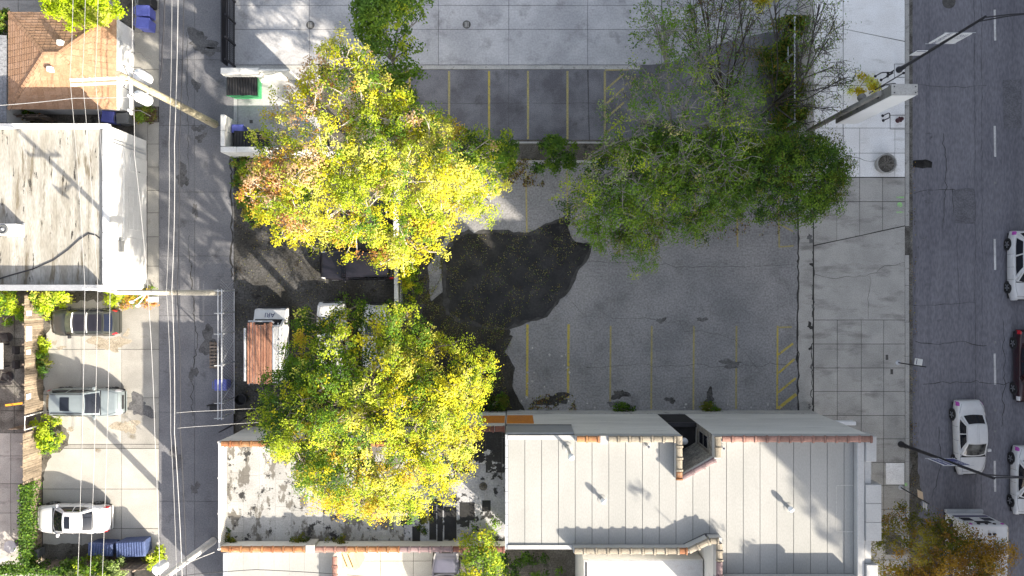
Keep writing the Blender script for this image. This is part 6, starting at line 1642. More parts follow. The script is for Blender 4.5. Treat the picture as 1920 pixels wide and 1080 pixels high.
wire('black cable drooping from the transformer pole up the alley', [W(301, 150, 7.5), W(304, 90, 7.3), W(308, 20, 7.3), W(312, -120, 7.4)], 0.035, 'wire_dark', 0.05, 'cable')
wire('service wire slanting over the neighbour garage at the bottom edge', [P3, W(480, 1068, 5.0), W(700, 1082, 4.0)], 0.02, 'wire_dark', 0.1, 'cable')
wire('guy wire from the bottom pole to the patched building corner', [W(330, 1065, 7.5), W(360, 1052, 6.0), W(402, 1035, 4.2)], 0.025, 'wire_bright', 0.02, 'cable')

# ---- street lamps with banners
def street_lamp(label, bpx, tpx, h, south, banner, txt_l, txt_r, lamp_dir=1):
    b = W(*bpx, 0); tp_ = W(*tpx, h); b.z = 0; tp_ = Vector((b.x + (tp_.x - b.x), b.y + (tp_.y - b.y), h))
    t = thing('street_lamp', label, 'street lamp', b)
    MB().tube([b, b.lerp(tp_, 0.5), tp_], [0.11, 0.09, 0.065], 12).build('pole', 'black_metal', t, True)
    MB().lathe([(0.20, 0.0), (0.20, 0.12), (0.15, 0.25), (0.13, 0.7)], tuple(b), 14).build('base', 'black_metal', t, True)
    for dz in (-0.15, -0.75):
        MB().tube([tp_ + Vector((0, 0, dz)), tp_ + Vector((1.1, 0.06, dz * 0.5 + 0.2)), tp_ + Vector((2.3, 0.1, 0.25))], [0.04, 0.035, 0.03], 8).build('arm', 'black_metal', t, True)
    MB().cbox(tp_.x + 2.2, tp_.x + 2.85, tp_.y - 0.05, tp_.y + 0.25, h + 0.17, h + 0.32, 0.05).build('lamp_head', 'galvanised', t)
    z0, z1 = banner
    for sx in (-1, 1):
        pc = b.lerp(tp_, (z0 + z1) / 2 / h)
        xa = pc.x + sx * 0.14; xb = pc.x + sx * 0.74
        mt = 'sign_white' if south else 'banner_navy'
        pn = MB()
        c = 0.10
        lo_, hi_ = min(xa, xb), max(xa, xb)
        prof = [(lo_ + c, z0), (hi_ - c, z0), (hi_, z0 + c), (hi_, z1 - c), (hi_ - c, z1), (lo_ + c, z1), (lo_, z1 - c), (lo_, z0 + c)]
        vs = [(a, pc.y - 0.012, z) for a, z in prof] + [(a, pc.y + 0.012, z) for a, z in prof]
        pn.add(vs, [tuple(range(8)), tuple(range(15, 7, -1))] + [(i, i + 8, (i + 1) % 8 + 8, (i + 1) % 8) for i in range(8)])
        bo = pn.build('banner', mt, t)
        for z in (z0 - 0.04, z1 + 0.04):
            MB().tube([(pc.x, pc.y, z), (pc.x + sx * 0.85, pc.y, z)], 0.018, 6).build('banner_arm', 'galvanised', t)
        L0 = Vector((xa + xb, 0, 0)) / 2
        mid = Vector(((xa + xb) / 2 - b.x, pc.y - b.y, (z0 + z1) / 2))
        if south:
            M0 = Matrix.Translation(mid + Vector((0, -0.016, 0))) @ Matrix.Rotation(R(90), 4, 'X')
        else:
            M0 = Matrix.Translation(mid + Vector((0, 0.016, 0))) @ Matrix.Rotation(R(180), 4, 'Z') @ Matrix.Rotation(R(90), 4, 'X')
            fr = MB()
            for (qa, qb, za_, zb_) in ((lo_ - 0.01, lo_ + 0.05, z0, z1), (hi_ - 0.05, hi_ + 0.01, z0, z1), (lo_ + 0.05, hi_ - 0.05, z0 - 0.005, z0 + 0.05), (lo_ + 0.05, hi_ - 0.05, z1 - 0.05, z1 + 0.005)):
                fr.box(qa, qb, pc.y - 0.014, pc.y + 0.014, za_, zb_)
            fr.build('banner_border', 'ink_white', bo)
        ink = 'ink_navy' if south else 'ink_white'
        if sx == -1:
            text_part(txt_l, 0.34, ink, bo, M0 @ Matrix.Rotation(R(90), 4, 'Z'))
        else:
            for k, w_ in enumerate(txt_r):
                text_part(w_, 0.20, ink if k < 2 else ('ink_grey' if south else 'ink_white'), bo, M0 @ Matrix.Translation((0, 0.55 - 0.26 * k, 0)))
    return t, b, tp_
t, b, tp_ = street_lamp('black street lamp with white BROADWAY banners at the upper right', (1685, 131), (1848, 31), 9.2, True, (5.0, 6.8), 'BROADWAY', ['EAST', 'LAKE', 'VIEW'])
pc = b.lerp(tp_, 3.3 / 9.2)
MB().box(pc.x - 0.75, pc.x - 0.13, pc.y - 0.012, pc.y + 0.012, 2.9, 3.8).build('parking_sign', 'sign_white', t)
MB().box(pc.x - 0.72, pc.x - 0.18, pc.y - 0.016, pc.y - 0.0125, 3.62, 3.72).build('sign_stripe', 'ink_navy', t)
street_lamp('black street lamp with navy banners above the white sedan', (1689, 833), (1864, 897), 9.2, False, (4.4, 6.1), 'BROADWAY', ['EAST', 'LAKE', 'VIEW'])

def sign_post(label, bpx, tpx, h, panels, base_c='walk_pale'):
    b = W(*bpx, 0); tp_ = W(*tpx, h)
    t = thing('sign_post', label, 'sign', b)
    MB().lathe([(0.16, 0.0), (0.15, 0.03), (0.05, 0.06)], tuple(b), 14).build('base', 'galvanised', t, True)
    MB().tube([b, tp_], 0.035, 8).build('post', 'black_metal', t)
    for (z0, z1, x0, x1, mt, st) in panels:
        pc = b.lerp(tp_, (z0 + z1) / 2 / h)
        pn = MB().box(pc.x + x0, pc.x + x1, pc.y + 0.04, pc.y + 0.055, z0, z1).build('sign_panel', mt, t)
        if st:
            MB().box(pc.x + x0 + 0.05, pc.x + x1 - 0.05, pc.y + 0.056, pc.y + 0.059, z0 + 0.08, z0 + 0.2).build('sign_stripe', 'ink_navy', pn)
            MB().box(pc.x + x0 + 0.05, pc.x + x1 - 0.05, pc.y + 0.036, pc.y + 0.0395, z0 + 0.3, z0 + 0.38).build('sign_stripe', 'ink_navy', pn)
    return t
def tilt_sign(label, bpx, tpx, h, specs):
    b = W(*bpx, 0); tp_ = W(*tpx, h)
    t = thing('sign_post', label, 'sign', b)
    MB().lathe([(0.16, 0.0), (0.15, 0.03), (0.05, 0.06)], tuple(b), 14).build('base', 'galvanised', t, True)
    MB().tube([b, tp_], 0.035, 8).build('post', 'black_metal', t)
    for (z0, z1, ang, w0, w1, mt, bars) in specs:
        pc = b.lerp(tp_, (z0 + z1) / 2 / h)
        d = Vector((math.cos(R(ang)), math.sin(R(ang)), 0)); nn = Vector((-d.y, d.x, 0))
        c = Vector((pc.x, pc.y, (z0 + z1) / 2)) + d * (w0 + w1) / 2
        pn = MB().obox(c, d * (w1 - w0) / 2, nn * 0.008, (0, 0, (z1 - z0) / 2)).build('sign_panel', mt, t)
        for k in bars:
            for sd in (-1, 1):
                MB().obox(c + Vector((0, 0, (z1 - z0) * (k - 0.5))) + nn * 0.010 * sd, d * (w1 - w0) * 0.40, nn * 0.0015, (0, 0, 0.035)).build('sign_stripe', 'ink_navy' if mt == 'sign_white' else 'ink_white', pn)
    return t
tilt_sign('slim sign post with one small white sign beside the sidewalk slabs', (1684, 680), (1736, 688), 3.2, [(1.9, 2.75, 82, 0.03, 0.42, 'sign_white', (0.3,))])
tilt_sign('sign post with a tan and a slate sign above the autumn tree', (1689, 914), (1742, 945), 3.2, [(2.0, 2.6, 95, 0.03, 0.5, 'sign_tan', ()), (2.5, 3.1, -95, 0.03, 0.52, 'sign_slate', (0.3, 0.55, 0.8))])

# tall illuminated-box sign on the sidewalk (blank white face)
sx0_, sx1_ = X(1672, 10.0), X(1719, 10.0)
sy1_, sy0_ = Y(159, 10.0), Y(178, 10.0)
t = thing('pylon_sign', 'tall box sign with blank white face hanging over the sidewalk', 'sign', ((sx0_ + sx1_) / 2, (sy0_ + sy1_) / 2, 0))
MB().box(sx0_, sx1_, sy0_, sy1_, 3.4, 10.0).build('cabinet', 'sign_cabinet', t)
MB().cbox(sx0_ - 0.03, sx1_ + 0.03, sy0_ - 0.02, sy1_ + 0.03, 10.002, 10.06, 0.02).build('cap', 'sign_cap', t)
MB().box(sx0_ + 0.03, sx1_ - 0.03, sy0_ - 0.035, sy0_ - 0.003, 3.45, 9.95).build('face', 'sign_white', t)
for (dx, dy) in ((0.1, 0.1), (0.1, 0.4), (1.15, 0.1), (1.15, 0.4)):
    MB().lathe([(0.035, 10.06), (0.03, 10.08)], (sx0_ + dx, sy0_ + dy, 0), 8).build('bolt', 'black_metal', t)
MB().tube([(sx0_ - 0.3, (sy0_ + sy1_) / 2, 0), (sx0_ - 0.3, (sy0_ + sy1_) / 2, 9.3)], 0.14, 12).build('column', 'sign_cabinet', t, True)
for z in (4.2, 6.2, 8.6): MB().tube([(sx0_ - 0.3, (sy0_ + sy1_) / 2, z), (sx0_ + 0.02, (sy0_ + sy1_) / 2, z)], 0.08).build('bracket', 'black_metal', t)
MB().lathe([(0.18, 6.9), (0.2, 6.95), (0.2, 7.2), (0.12, 7.3)], (sx0_ - 0.15, sy1_ + 0.1, 0), 14).build('lamp_housing', 'sign_cabinet', t, True)
b = W(1630, 175); tp_ = W(1694, 137, 4.1)
t = thing('slim_post', 'slim black post standing beside the box sign', 'post', b)
MB().tube([b, tp_], 0.035, 8).build('post', 'black_metal', t); MB().lathe([(0.07, 4.08), (0.075, 4.12), (0.03, 4.2)], (tp_.x, tp_.y, 0), 10).build('cap', 'black_metal', t, True)

# bike racks (inverted U tubes), hydrant, planter
for i, (pa, pb, lab) in enumerate((((1641, 143), (1664, 143), 'black bike rack hoop left of the upper street lamp base'), ((1650, 165), (1668, 163), 'black bike rack hoop just above the box sign'), ((1655, 217), (1656, 226), 'black bike rack hoop between the box sign and the hydrant'), ((1652, 150), (1665, 138), 'angled black bike rack hoop beside the upper street lamp base'))):
    a, b = W(*pa), W(*pb)
    t = thing('bike_rack', lab, 'bike rack', (a + b) / 2, group='bike racks on the sidewalk')
    MB().tube([a, a + Vector((0, 0, 0.72)), a.lerp(b, 0.12) + Vector((0, 0, 0.84)), a.lerp(b, 0.5) + Vector((0, 0, 0.88)), a.lerp(b, 0.88) + Vector((0, 0, 0.84)), b + Vector((0, 0, 0.72)), b], 0.035, 8).build('hoop', 'black_metal', t, True)
    for q in (a, b): MB().lathe([(0.09, 0.0), (0.09, 0.012), (0.05, 0.02)], tuple(q), 10).build('flange', 'black_metal', t)
b = W(1683, 226)
t = thing('fire_hydrant', 'small dark fire hydrant on its square pad by the kerb', 'hydrant', b)
MB().lathe([(0.15, 0.0), (0.15, 0.05), (0.10, 0.08), (0.10, 0.45), (0.13, 0.47), (0.13, 0.52), (0.10, 0.6), (0.05, 0.66), (0.03, 0.72)], tuple(b), 14).build('barrel', 'hydrant', t, True)
for d in ((0.17, 0.05), (-0.10, 0.14), (0.02, -0.17)): MB().tube([(b.x, b.y, 0.38), (b.x + d[0], b.y + d[1], 0.38)], 0.055, 10).build('nozzle', 'hydrant', t, True)
b = W(1655, 309)
t = thing('planter', 'round concrete planter with dark soil on the sidewalk', 'planter', b)
MB().lathe([(0.52, 0.0), (0.55, 0.1), (0.60, 0.50), (0.62, 0.55), (0.55, 0.56), (0.53, 0.44)], tuple(b), 28).build('pot', 'kerb_concrete', t, True)
MB().lathe([(0.53, 0.42), (0.5, 0.47), (0.05, 0.5)], tuple(b), 20).build('earth', 'soil', t)
mb = MB()
rr = random.Random(4)
for k in range(26):
    an = rr.uniform(0, 6.28); r0 = rr.uniform(0.0, 0.25)
    mb.tube([(b.x + r0 * math.cos(an), b.y + r0 * math.sin(an), 0.45), (b.x + (r0 + 0.2) * math.cos(an + 0.3), b.y + (r0 + 0.2) * math.sin(an + 0.3), 0.7), (b.x + (r0 + 0.42) * math.cos(an + 0.2), b.y + (r0 + 0.42) * math.sin(an + 0.2), 0.72)], [0.014, 0.01, 0.004], 4)
mb.build('dead_stems', 'bark_grey', t)

# guard rail on the soil strip between the lots
t = thing('guard_rail', 'low white guard rail between the upper stalls and the planting strip', 'guard rail', (X(1032), Y(270), 0))
for (x0, x1) in ((926, 1014), (1026, 1140), (1145, 1280)):
    MB().cbox(X(x0), X(x1), Y(271.5), Y(268), 0.38, 0.46, 0.02).build('rail', 'kerb_concrete', t)
for k in range(9):
    x = X(930) + k * 1.4; MB().box(x - 0.05, x + 0.05, Y(271), Y(268.5), 0, 0.375).build('post', 'wood_dark', t)

# white wall between dirt lot and parking lot
t = thing('white_lot_wall', 'narrow white wall running between the two trees on the dirt lot', 'wall', (X(746), Y(480), 0))
for k in range(9):
    y0, y1 = Y(345 + k * 27), Y(345 + (k + 1) * 27)
    dx = -0.012 * (8 - k)
    MB().cbox(X(747.5) + dx - 0.13, X(747.5) + dx + 0.13, y1 + 0.006, y0 - 0.006, -0.02, 0.95, 0.03).build('coping_block', 'white_wall', t)
MB().box(X(747.5) + 0.18, X(747.5) + 0.24, Y(570), Y(520), 0, 0.7).build('side_board', 'metal_cladding', t)

# trash enclosure walls
t = thing('trash_enclosure', 'pale block walls of the trash enclosure beside the alley', 'wall', (X(470), Y(220), 0))
zt_ = 2.0
def block_wall(x0, x1, y0, y1):
    L_ = max(x1 - x0, y1 - y0); n = max(1, round(L_ / 1.0))
    for k in range(n):
        if x1 - x0 > y1 - y0: MB().cbox(x0 + (x1 - x0) * k / n + 0.004, x0 + (x1 - x0) * (k + 1) / n - 0.004, y0, y1, -0.05, zt_, 0.025).build('wall_panel', 'arm_pale', t)
        else: MB().cbox(x0, x1, y0 + (y1 - y0) * k / n + 0.004, y0 + (y1 - y0) * (k + 1) / n - 0.004, -0.05, zt_, 0.025).build('wall_panel', 'arm_pale', t)
block_wall(X(436), X(505), Y(155), Y(144))
block_wall(X(505), X(560), Y(150), Y(146))
block_wall(X(436), X(444), Y(285), Y(228))
block_wall(X(436), X(640), Y(296), Y(286))
def bin_(name, label, px, py, z, sx, sy, h, mat, lid, rz=0.0, ribs=0, cat='bin', group=None, wheels=False, ribaxis='x'):
    p = W(px, py, z); t = thing(name, label, cat, (p.x, p.y, 0), rz, group)
    mb = MB()
    k = 0.9
    vs = [(-sx * k, -sy * k, 0.06), (sx * k, -sy * k, 0.06), (sx * k, sy * k, 0.06), (-sx * k, sy * k, 0.06), (-sx, -sy, h - 0.1), (sx, -sy, h - 0.1), (sx, sy, h - 0.1), (-sx, sy, h - 0.1)]
    mb.add(vs, [(3, 2, 1, 0), (4, 5, 6, 7), (0, 1, 5, 4), (1, 2, 6, 5), (2, 3, 7, 6), (3, 0, 4, 7)]); mb.build('body', mat, t, world=False)
    MB().cbox(-sx - 0.04, sx + 0.04, -sy - 0.04, sy + 0.04, h - 0.12, h - 0.06, 0.02).build('rim', mat, t, world=False)
    lo = MB(); lo.cbox(-sx - 0.02, sx + 0.02, -sy - 0.02, sy + 0.02, h - 0.058, h, 0.03); l_ = lo.build('lid', lid, t, world=False)
    for q in range(ribs):
        if ribaxis == 'x':
            a = -sx + (q + 0.5) * 2 * sx / ribs; MB().cbox(a - sx / ribs * 0.5, a + sx / ribs * 0.5, -sy + 0.02, sy - 0.02, h - 0.002, h + 0.05, 0.015).build('rib', lid, l_, world=False)
        else:
            a = -sy + (q + 0.5) * 2 * sy / ribs; MB().cbox(-sx + 0.02, sx - 0.02, a - sy / ribs * 0.5, a + sy / ribs * 0.5, h - 0.002, h + 0.05, 0.015).build('rib', lid, l_, world=False)
    if wheels:
        for s in (-1, 1):
            MB().lathe([(0.12, s * sy * 0.8 - 0.03), (0.12, s * sy * 0.8 + 0.03)], (-sx * 0.85, 0, 0.12), 12, axis='y').build('wheel', 'tyre', t, world=False)
        MB().tube([(-sx - 0.05, -sy * 0.7, h - 0.06), (-sx - 0.12, -sy * 0.7, h - 0.02), (-sx - 0.12, sy * 0.7, h - 0.02), (-sx - 0.05, sy * 0.7, h - 0.06)], 0.02).build('handle', mat, t, world=False)
    return t
t = bin_('dumpster', 'green dumpster with black ribbed lid in the trash enclosure', 456, 163, 1.0, 0.92, 0.56, 1.25, 'green_steel', 'black_plastic', 0, 11, 'dumpster')
bin_('dumpster', 'dark dumpster with ribbed lid against the south wall of the trash enclosure', 470, 262, 1.0, 0.95, 0.48, 1.2, 'black_metal', 'black_plastic', 0, 10, 'dumpster')
bin_('recycling_bin', 'blue bin standing in the trash enclosure beside the dark dumpster', 445, 241, 1.0, 0.33, 0.22, 1.05, 'blue_plastic', 'blue_plastic', 0, 0, wheels=True)
bin_('recycling_bin', 'blue wheeled bin beside the alley, farther from the orange roof', 268, 20, 1.0, 0.38, 0.30, 1.1, 'blue_plastic', 'blue_plastic', 0, 0, wheels=True)
bin_('recycling_bin', 'blue wheeled bin beside the alley, nearer the white garage wall', 268, 43, 1.0, 0.38, 0.30, 1.1, 'blue_plastic', 'blue_plastic', R(-6), 0, wheels=True)
bin_('trash_bin', 'black wheeled bin at the top edge above the blue bins', 272, 0, 1.0, 0.36, 0.30, 1.1, 'black_plastic', 'black_plastic', 0, 0, wheels=True)
bin_('recycling_bin', 'blue wheeled bin in the shade between the two garages', 203, 219, 1.0, 0.36, 0.32, 1.1, 'blue_plastic', 'blue_plastic', R(-8), 0, wheels=True)
bin_('trash_bin', 'grey wheeled bin in the shade between the two garages', 230, 222, 1.0, 0.34, 0.30, 1.1, 'grey_plastic', 'grey_plastic', R(4), 0, wheels=True)
bin_('recycling_bin', 'pale blue bin beside the alley fence below the pallet', 414, 722, 0.9, 0.34, 0.30, 1.0, 'blue_plastic', 'blue_plastic', 0, 0, wheels=True)
bin_('trash_bin', 'small dark bin in the shade behind the white sedan', 66, 1037, 0.6, 0.3, 0.25, 0.9, 'grey_plastic', 'grey_plastic', 0, 0, wheels=True)
bin_('dumpster', 'long blue dumpster with ribbed lid behind the white sedan', 189, 1030, 1.0, 0.72, 0.36, 1.1, 'blue_steel', 'blue_steel', R(-2), 9, 'dumpster')
bin_('dumpster', 'blue dumpster with ribbed lid nearest the alley', 247, 1028, 1.0, 0.86, 0.45, 1.2, 'blue_steel', 'blue_steel', R(3), 11, 'dumpster')
p = W(452, 749, 0.6)
tag(MB().lathe([(0.26, 0.0), (0.34, 0.72), (0.37, 0.74), (0.37, 0.78), (0.33, 0.78), (0.30, 0.3), (0.05, 0.25)], (p.x, p.y, 0), 22).build('open_tub', 'black_plastic', smooth=True), 'round open black tub at the foot of the alley fence', 'tub')

# ---- fences
def board_fence(label, x0, y0, x1, y1, h, mat='fence_wood', bw=0.14, face=1, posts=6, name='wooden_fence'):
    a, b = Vector((x0, y0, 0)), Vector((x1, y1, 0)); d = b - a; L_ = d.length; d.normalize(); nn = Vector((-d.y, d.x, 0)) * face
    t = thing(name, label, 'fence', (a + b) / 2)
    n = max(2, int(L_ / bw)); me = MB().box(-bw / 2 + 0.006, bw / 2 - 0.006, -0.012, 0.012, 0, h).mesh('board', mat)
    rz = math.atan2(d.y, d.x)
    for i in range(n):
        inst('board', me, t, a + d * (bw * (i + 0.5)) + nn * random.uniform(0, 0.014) + Vector((0, 0, random.uniform(-0.02, 0.03))), rot=(random.uniform(-0.008, 0.008), random.uniform(-0.008, 0.008), rz))
    for z in (0.35, h - 0.3): MB().obox((a + b) / 2 - nn * 0.06 + Vector((0, 0, z)), d * L_ / 2, nn * 0.025, (0, 0, 0.045)).build('rail', 'wood_dark', t)
    for k in range(posts):
        q = a + d * (L_ * (k + 0.5) / posts) - nn * 0.09; MB().box(q.x - 0.045, q.x + 0.045, q.y - 0.045, q.y + 0.045, 0, h + 0.03).build('post', 'wood_dark', t)
    return t
fx_ = X(81)
f1 = board_fence('weathered wooden fence with pinned notices west of the parked cars', fx_, Y(768), fx_, Y(552), 1.85, face=-1)
f2 = board_fence('wooden fence below the open gate beside the white sedan', fx_ - 0.1, Y(1050), fx_ - 0.1, Y(800), 1.85, face=-1)
for i, (y0, y1, z0, z1) in enumerate(((583, 592, 1.25, 1.7), (612, 639, 1.2, 1.75), (656, 664, 1.3, 1.7), (738, 748, 1.3, 1.7))):
    o = MB().box(fx_ + 0.03, fx_ + 0.045, Y(y1, 1.4), Y(y0, 1.4), z0, z1).build('notice', 'sign_white')
    tag(o, ('small white notice highest on the wooden fence', 'large white notice on the wooden fence beside the charcoal car', 'small pinkish notice on the wooden fence between the two parked cars', 'small white notice on the wooden fence beside the silver wagon')[i], 'notice')
    if i == 1:
        for k in range(3): MB().box(fx_ + 0.046, fx_ + 0.048, Y(y1 - 4 - 7 * k, 1.4), Y(y1 - 6 - 7 * k, 1.4), z0 + 0.1, z1 - 0.1).build('print_line', 'ink_grey', o)
# gate in the fence
t = thing('garden_gate', 'pale steel gate frame standing open between the two wooden fences', 'gate', (fx_, Y(785), 0))
MB().tube([(fx_, Y(772), 0), (fx_, Y(772), 1.8), (fx_ - 0.02, Y(796), 1.8), (fx_, Y(796), 0)], 0.045, 8).build('frame', 'arm_pale', t)
for k in range(7): MB().box(fx_ - 1.2 + k * 0.16, fx_ - 1.06 + k * 0.16, Y(797), Y(796), 0.1, 1.5).build('gate_board', 'wood_dark', t)
board_fence('shaded wooden fence behind the blue dumpsters', X(84), Y(1050), X(292), Y(1050), 1.7, 'wood_dark', face=1)
board_fence('brown wooden fence between the two garages', X(-40), Y(226), X(112), Y(226), 1.6, 'wood_dark', face=1, bw=0.16)
# ivy over the fence corner
iv = thing('ivy_mass', 'dark green ivy draped over the fence corner at the bottom left', 'ivy', (X(60), Y(1000), 0))
rs = np.random.RandomState(8)
n1, n2 = 5200, 5200
pa = np.column_stack([fx_ - 0.1 + rs.normal(0.02, 0.14, n1), rs.uniform(Y(1055), Y(895), n1), np.abs(rs.beta(3, 1.2, n1)) * 2.0])
pb = np.column_stack([rs.uniform(X(84) - 2.2, X(235), n2), Y(1052) + rs.normal(0, 0.14, n2), np.abs(rs.beta(3, 1.2, n2)) * 1.9])
pos = np.concatenate([pa, pb]); n = len(pos)
keep = np.sin(pos[:, 0] * 3.1) * np.sin(pos[:, 1] * 2.7) + pos[:, 2] * 0.5 + rs.normal(0, .4, n) > 0.1
pos = pos[keep]; n = len(pos)
nr = np.column_stack([rs.normal(0.4, 0.4, n), rs.normal(0.2, 0.4, n), rs.uniform(0.3, 1.2, n)])
me = leaf_mesh('ivy', pos - np.array(iv.location), nr, 0.13 * rs.uniform(0.6, 1.3, n), rs.choice(4, n, p=(0.45, 0.3, 0.15, 0.1)), ('deep', 'green', 'mid', 'moss'), rs, 0.7)
o = bpy.data.objects.new('foliage', me); C.objects.link(o); o.parent = iv
mb = MB(); mb.tube([(fx_ - 0.1, Y(1050), 0), (fx_ - 0.1, Y(1000), 1.0), (fx_ - 0.08, Y(920), 1.8)], 0.03); mb.build('stem', 'bark', iv)

# chain-link alley fence: posts, double top rail, brace rods, wire
cx = X(440)
t = thing('chain_link_fence', 'chain-link fence with double top rail along the alley beside the boarded van', 'fence', (cx, Y(650), 0))
zt_ = 2.35
for py in (545, 585, 622, 678, 745, 772):
    MB().tube([(cx, Y(py), 0), (cx, Y(py), zt_ + 0.1)], 0.04, 8).build('post', 'galvanised', t)
    MB().tube([(cx - 0.30, Y(py), zt_ + 0.2), (cx, Y(py), zt_), (cx + 0.28, Y(py), zt_ + 0.2)], 0.025, 6).build('barb_arm', 'galvanised', t)
for dx, z in ((-0.12, zt_ + 0.06), (0.10, zt_ + 0.06), (0.0, 0.08)): MB().tube([(cx + dx, Y(775), z), (cx + dx, Y(542), z)], 0.035, 8).build('rail', 'galvanised', t)
for a, b in ((585, 545), (622, 585), (678, 622), (745, 700)):
    MB().tube([(cx, Y(a), zt_), (cx, Y(b) - 0.5, 0.1)], 0.018, 5).build('brace', 'galvanised', t)
mb = MB(); y = Y(772)
while y < Y(545) - 0.1:
    mb.tube([(cx, y, 0.1), (cx, y + 0.9, zt_)], 0.005, 3, caps=False); mb.tube([(cx, y + 0.9, 0.1), (cx, y, zt_)], 0.005, 3, caps=False); y += 0.18
o = mb.build('wire_mesh', 'galvanised', t); o['kind'] = 'stuff'
# black steel gate leaf at the alley end of the patched building
t = thing('steel_gate', 'black steel gate leaf standing ajar in front of the patched building', 'gate', (X(455), Y(790), 0))
a, b = W(432, 800), W(474, 776)
for z in (0.15, 1.0, 1.8): MB().tube([(a.x, a.y, z), (b.x, b.y, z)], 0.035, 6).build('bar', 'black_metal', t)
for k in range(5):
    q = a.lerp(b, k / 4); MB().tube([(q.x, q.y, 0.1), (q.x, q.y, 1.85)], 0.03 if k % 4 else 0.045, 6).build('upright', 'black_metal', t)
# iron picket fence at the top beside the concrete drive
t = thing('iron_fence', 'black iron picket fence beside the concrete drive at the top', 'fence', (X(441), Y(60), 0))
ix = X(441)
pk = MB().tube([(0, 0, 0.08), (0, 0, 1.55)], 0.018, 4).mesh('picket', 'black_metal')
k = 0; y = Y(126)
while y < Y(-40): inst('picket', pk, t, (ix, y, 0)); y += 0.115
for z in (0.2, 0.9, 1.45): MB().box(ix - 0.02, ix + 0.02, Y(127), Y(-40), z, z + 0.05).build('rail', 'black_metal', t)
for k in range(5): MB().box(ix - 0.05, ix + 0.05, Y(127) + k * 1.35, Y(127) + k * 1.35 + 0.1, 0, 1.7).build('post', 'black_metal', t)
MB().box(ix - 0.40, ix - 0.34, Y(127), Y(-40), 0.3, 1.35).build('shadow_bar_panel', 'black_metal', t)  # black panel added in place of the fence's dark shadow bar

# pallet, bench-like frame, boxes
t = thing('wood_pallet', 'dark slatted pallet lying in the alley beside the chain-link fence', 'pallet', (X(402), Y(665), 0))
for k in range(8): MB().box(X(394), X(411), Y(690) + k * 0.21, Y(690) + k * 0.21 + 0.13, 0.10, 0.13).build('slat', 'wood_dark', t)
for dx in (394.5, 402, 409): MB().box(X(dx), X(dx + 1.6), Y(691), Y(640), 0.0, 0.098).build('runner', 'wood_dark', t)
t = thing('black_chair', 'black folding chair standing by the lower end of the chain-link fence', 'chair', (X(405), Y(760), 0))
MB().cbox(X(398), X(411), Y(768), Y(757), 0.42, 0.46, 0.02).build('seat', 'black_plastic', t)
MB().cbox(X(398), X(411), Y(757), Y(755.5), 0.5, 0.95, 0.02).build('backrest', 'black_plastic', t)
for (x, y) in ((399, 767), (410, 767), (399, 757), (410, 757)): MB().tube([(X(x), Y(y), 0), (X(x), Y(y), 0.42)], 0.018, 6).build('leg', 'black_metal', t)
t = thing('cardboard_stack', 'tan boards leaning at the corner of the neighbour garage', 'boards', (X(664), Y(1040), 0))
for k in range(3): MB().obox((X(652) + k * 0.36, Y(1030) - 0.05 * k, 0.9), (0.17, 0.08, 0), (-0.2, 0.5, 0.0), (0, 0, 0.9)).build('board', 'cardboard', t)
t = thing('white_cabinet', 'small white meter cabinet below the middle utility pole', 'cabinet', (X(289), Y(560), 0))
MB().cbox(X(281), X(297), Y(566), Y(556), 0.0, 0.55, 0.02).build('casing', 'siding_white', t); MB().box(X(283), X(295), Y(566) - 0.012, Y(566) - 0.002, 0.08, 0.5).build('door', 'siding_white', t)

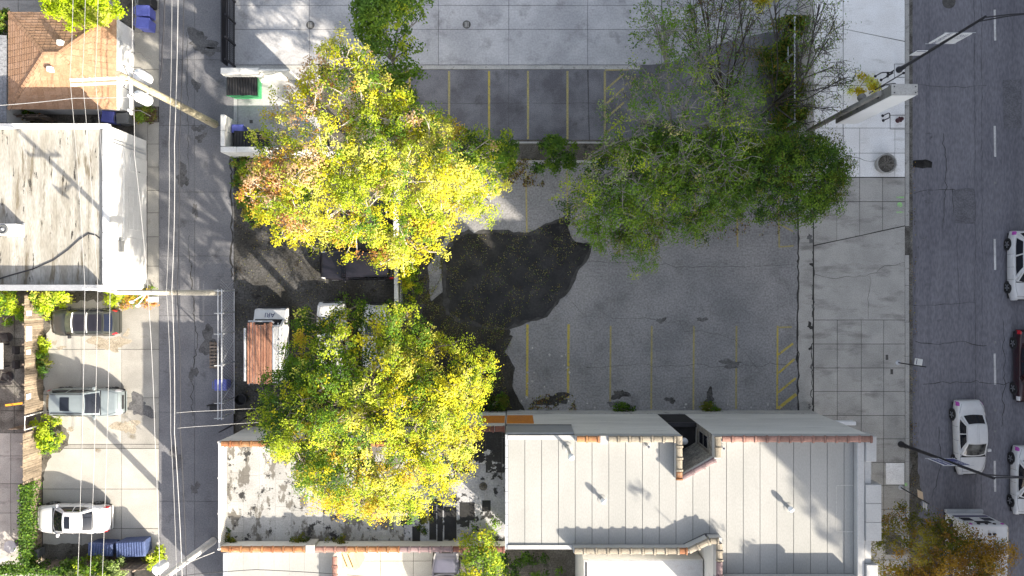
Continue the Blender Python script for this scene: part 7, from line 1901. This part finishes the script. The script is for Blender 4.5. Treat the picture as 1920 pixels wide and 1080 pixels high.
# ---- patio set at the left edge
t = thing('patio_table', 'grey stone-topped patio table at the left edge', 'table', (X(12), Y(662), 0))
MB().cbox(X(-12), X(20), Y(690), Y(641), 0.68, 0.74, 0.03).build('table_top', 'stone_top', t)
for (x, y) in ((-8, 686), (17, 686), (-8, 645), (17, 645)): MB().box(X(x) - 0.04, X(x) + 0.04, Y(y) - 0.04, Y(y) + 0.04, 0, 0.678).build('leg', 'black_metal', t)
def patio_chair(label, px, py, rz, swivel=False):
    p = W(px, py); t = thing('patio_chair', label, 'chair', (p.x, p.y, 0), R(rz), 'patio chairs round the table')
    MB().cbox(-0.24, 0.24, -0.24, 0.24, 0.42, 0.47, 0.03).build('seat', 'black_plastic', t, world=False)
    for k in range(6): MB().box(0.24, 0.265, -0.22 + k * 0.075, -0.18 + k * 0.075, 0.48, 0.95).build('back_slat', 'black_metal', t, world=False)
    MB().tube([(0.25, -0.24, 0.47), (0.28, -0.24, 0.98), (0.28, 0.24, 0.98), (0.25, 0.24, 0.47)], 0.018, 6).build('back_frame', 'black_metal', t, world=False)
    if swivel:
        MB().lathe([(0.27, 0.02), (0.30, 0.035), (0.27, 0.05)], (0, 0, 0), 18).build('base_ring', 'black_metal', t, world=False)
        MB().tube([(0, 0, 0.03), (0, 0, 0.42)], 0.035).build('stem', 'black_metal', t, world=False)
    else:
        for sx in (-0.21, 0.21):
            for sy in (-0.21, 0.21): MB().tube([(sx, sy, 0), (sx, sy, 0.42)], 0.016, 6).build('leg', 'black_metal', t, world=False)
    return t
patio_chair('black patio chair right of the table, upper of two', 38, 655, 0)
patio_chair('black patio chair right of the table, lower of two', 38, 682, 0)
patio_chair('round-based black patio chair above the table', 16, 632, 100, True)
patio_chair('round-based black patio chair below the table', 18, 706, -100, True)
p = W(26, 758, 0.8)
tag(MB().obox((p.x, p.y, 0.8), (0.5, 0.06, 0), (-0.01, 0.06, 0), (0, 0, 0.05)).build('orange_beam', 'orange_plastic'), 'short orange-yellow beam lying above the open gate', 'beam')
p = W(15, 1027, 0.9)
t = thing('round_table', 'round pale bistro table at the bottom left', 'table', (p.x, p.y, 0))
MB().lathe([(0.38, 0.70), (0.40, 0.72), (0.38, 0.745), (0.02, 0.75)], (p.x, p.y, 0), 22).build('table_top', 'galvanised', t, True)
MB().tube([(p.x, p.y, 0), (p.x, p.y, 0.7)], 0.03).build('stem', 'black_metal', t)
MB().lathe([(0.22, 0.0), (0.2, 0.03), (0.04, 0.06)], (p.x, p.y, 0), 14).build('foot', 'black_metal', t)
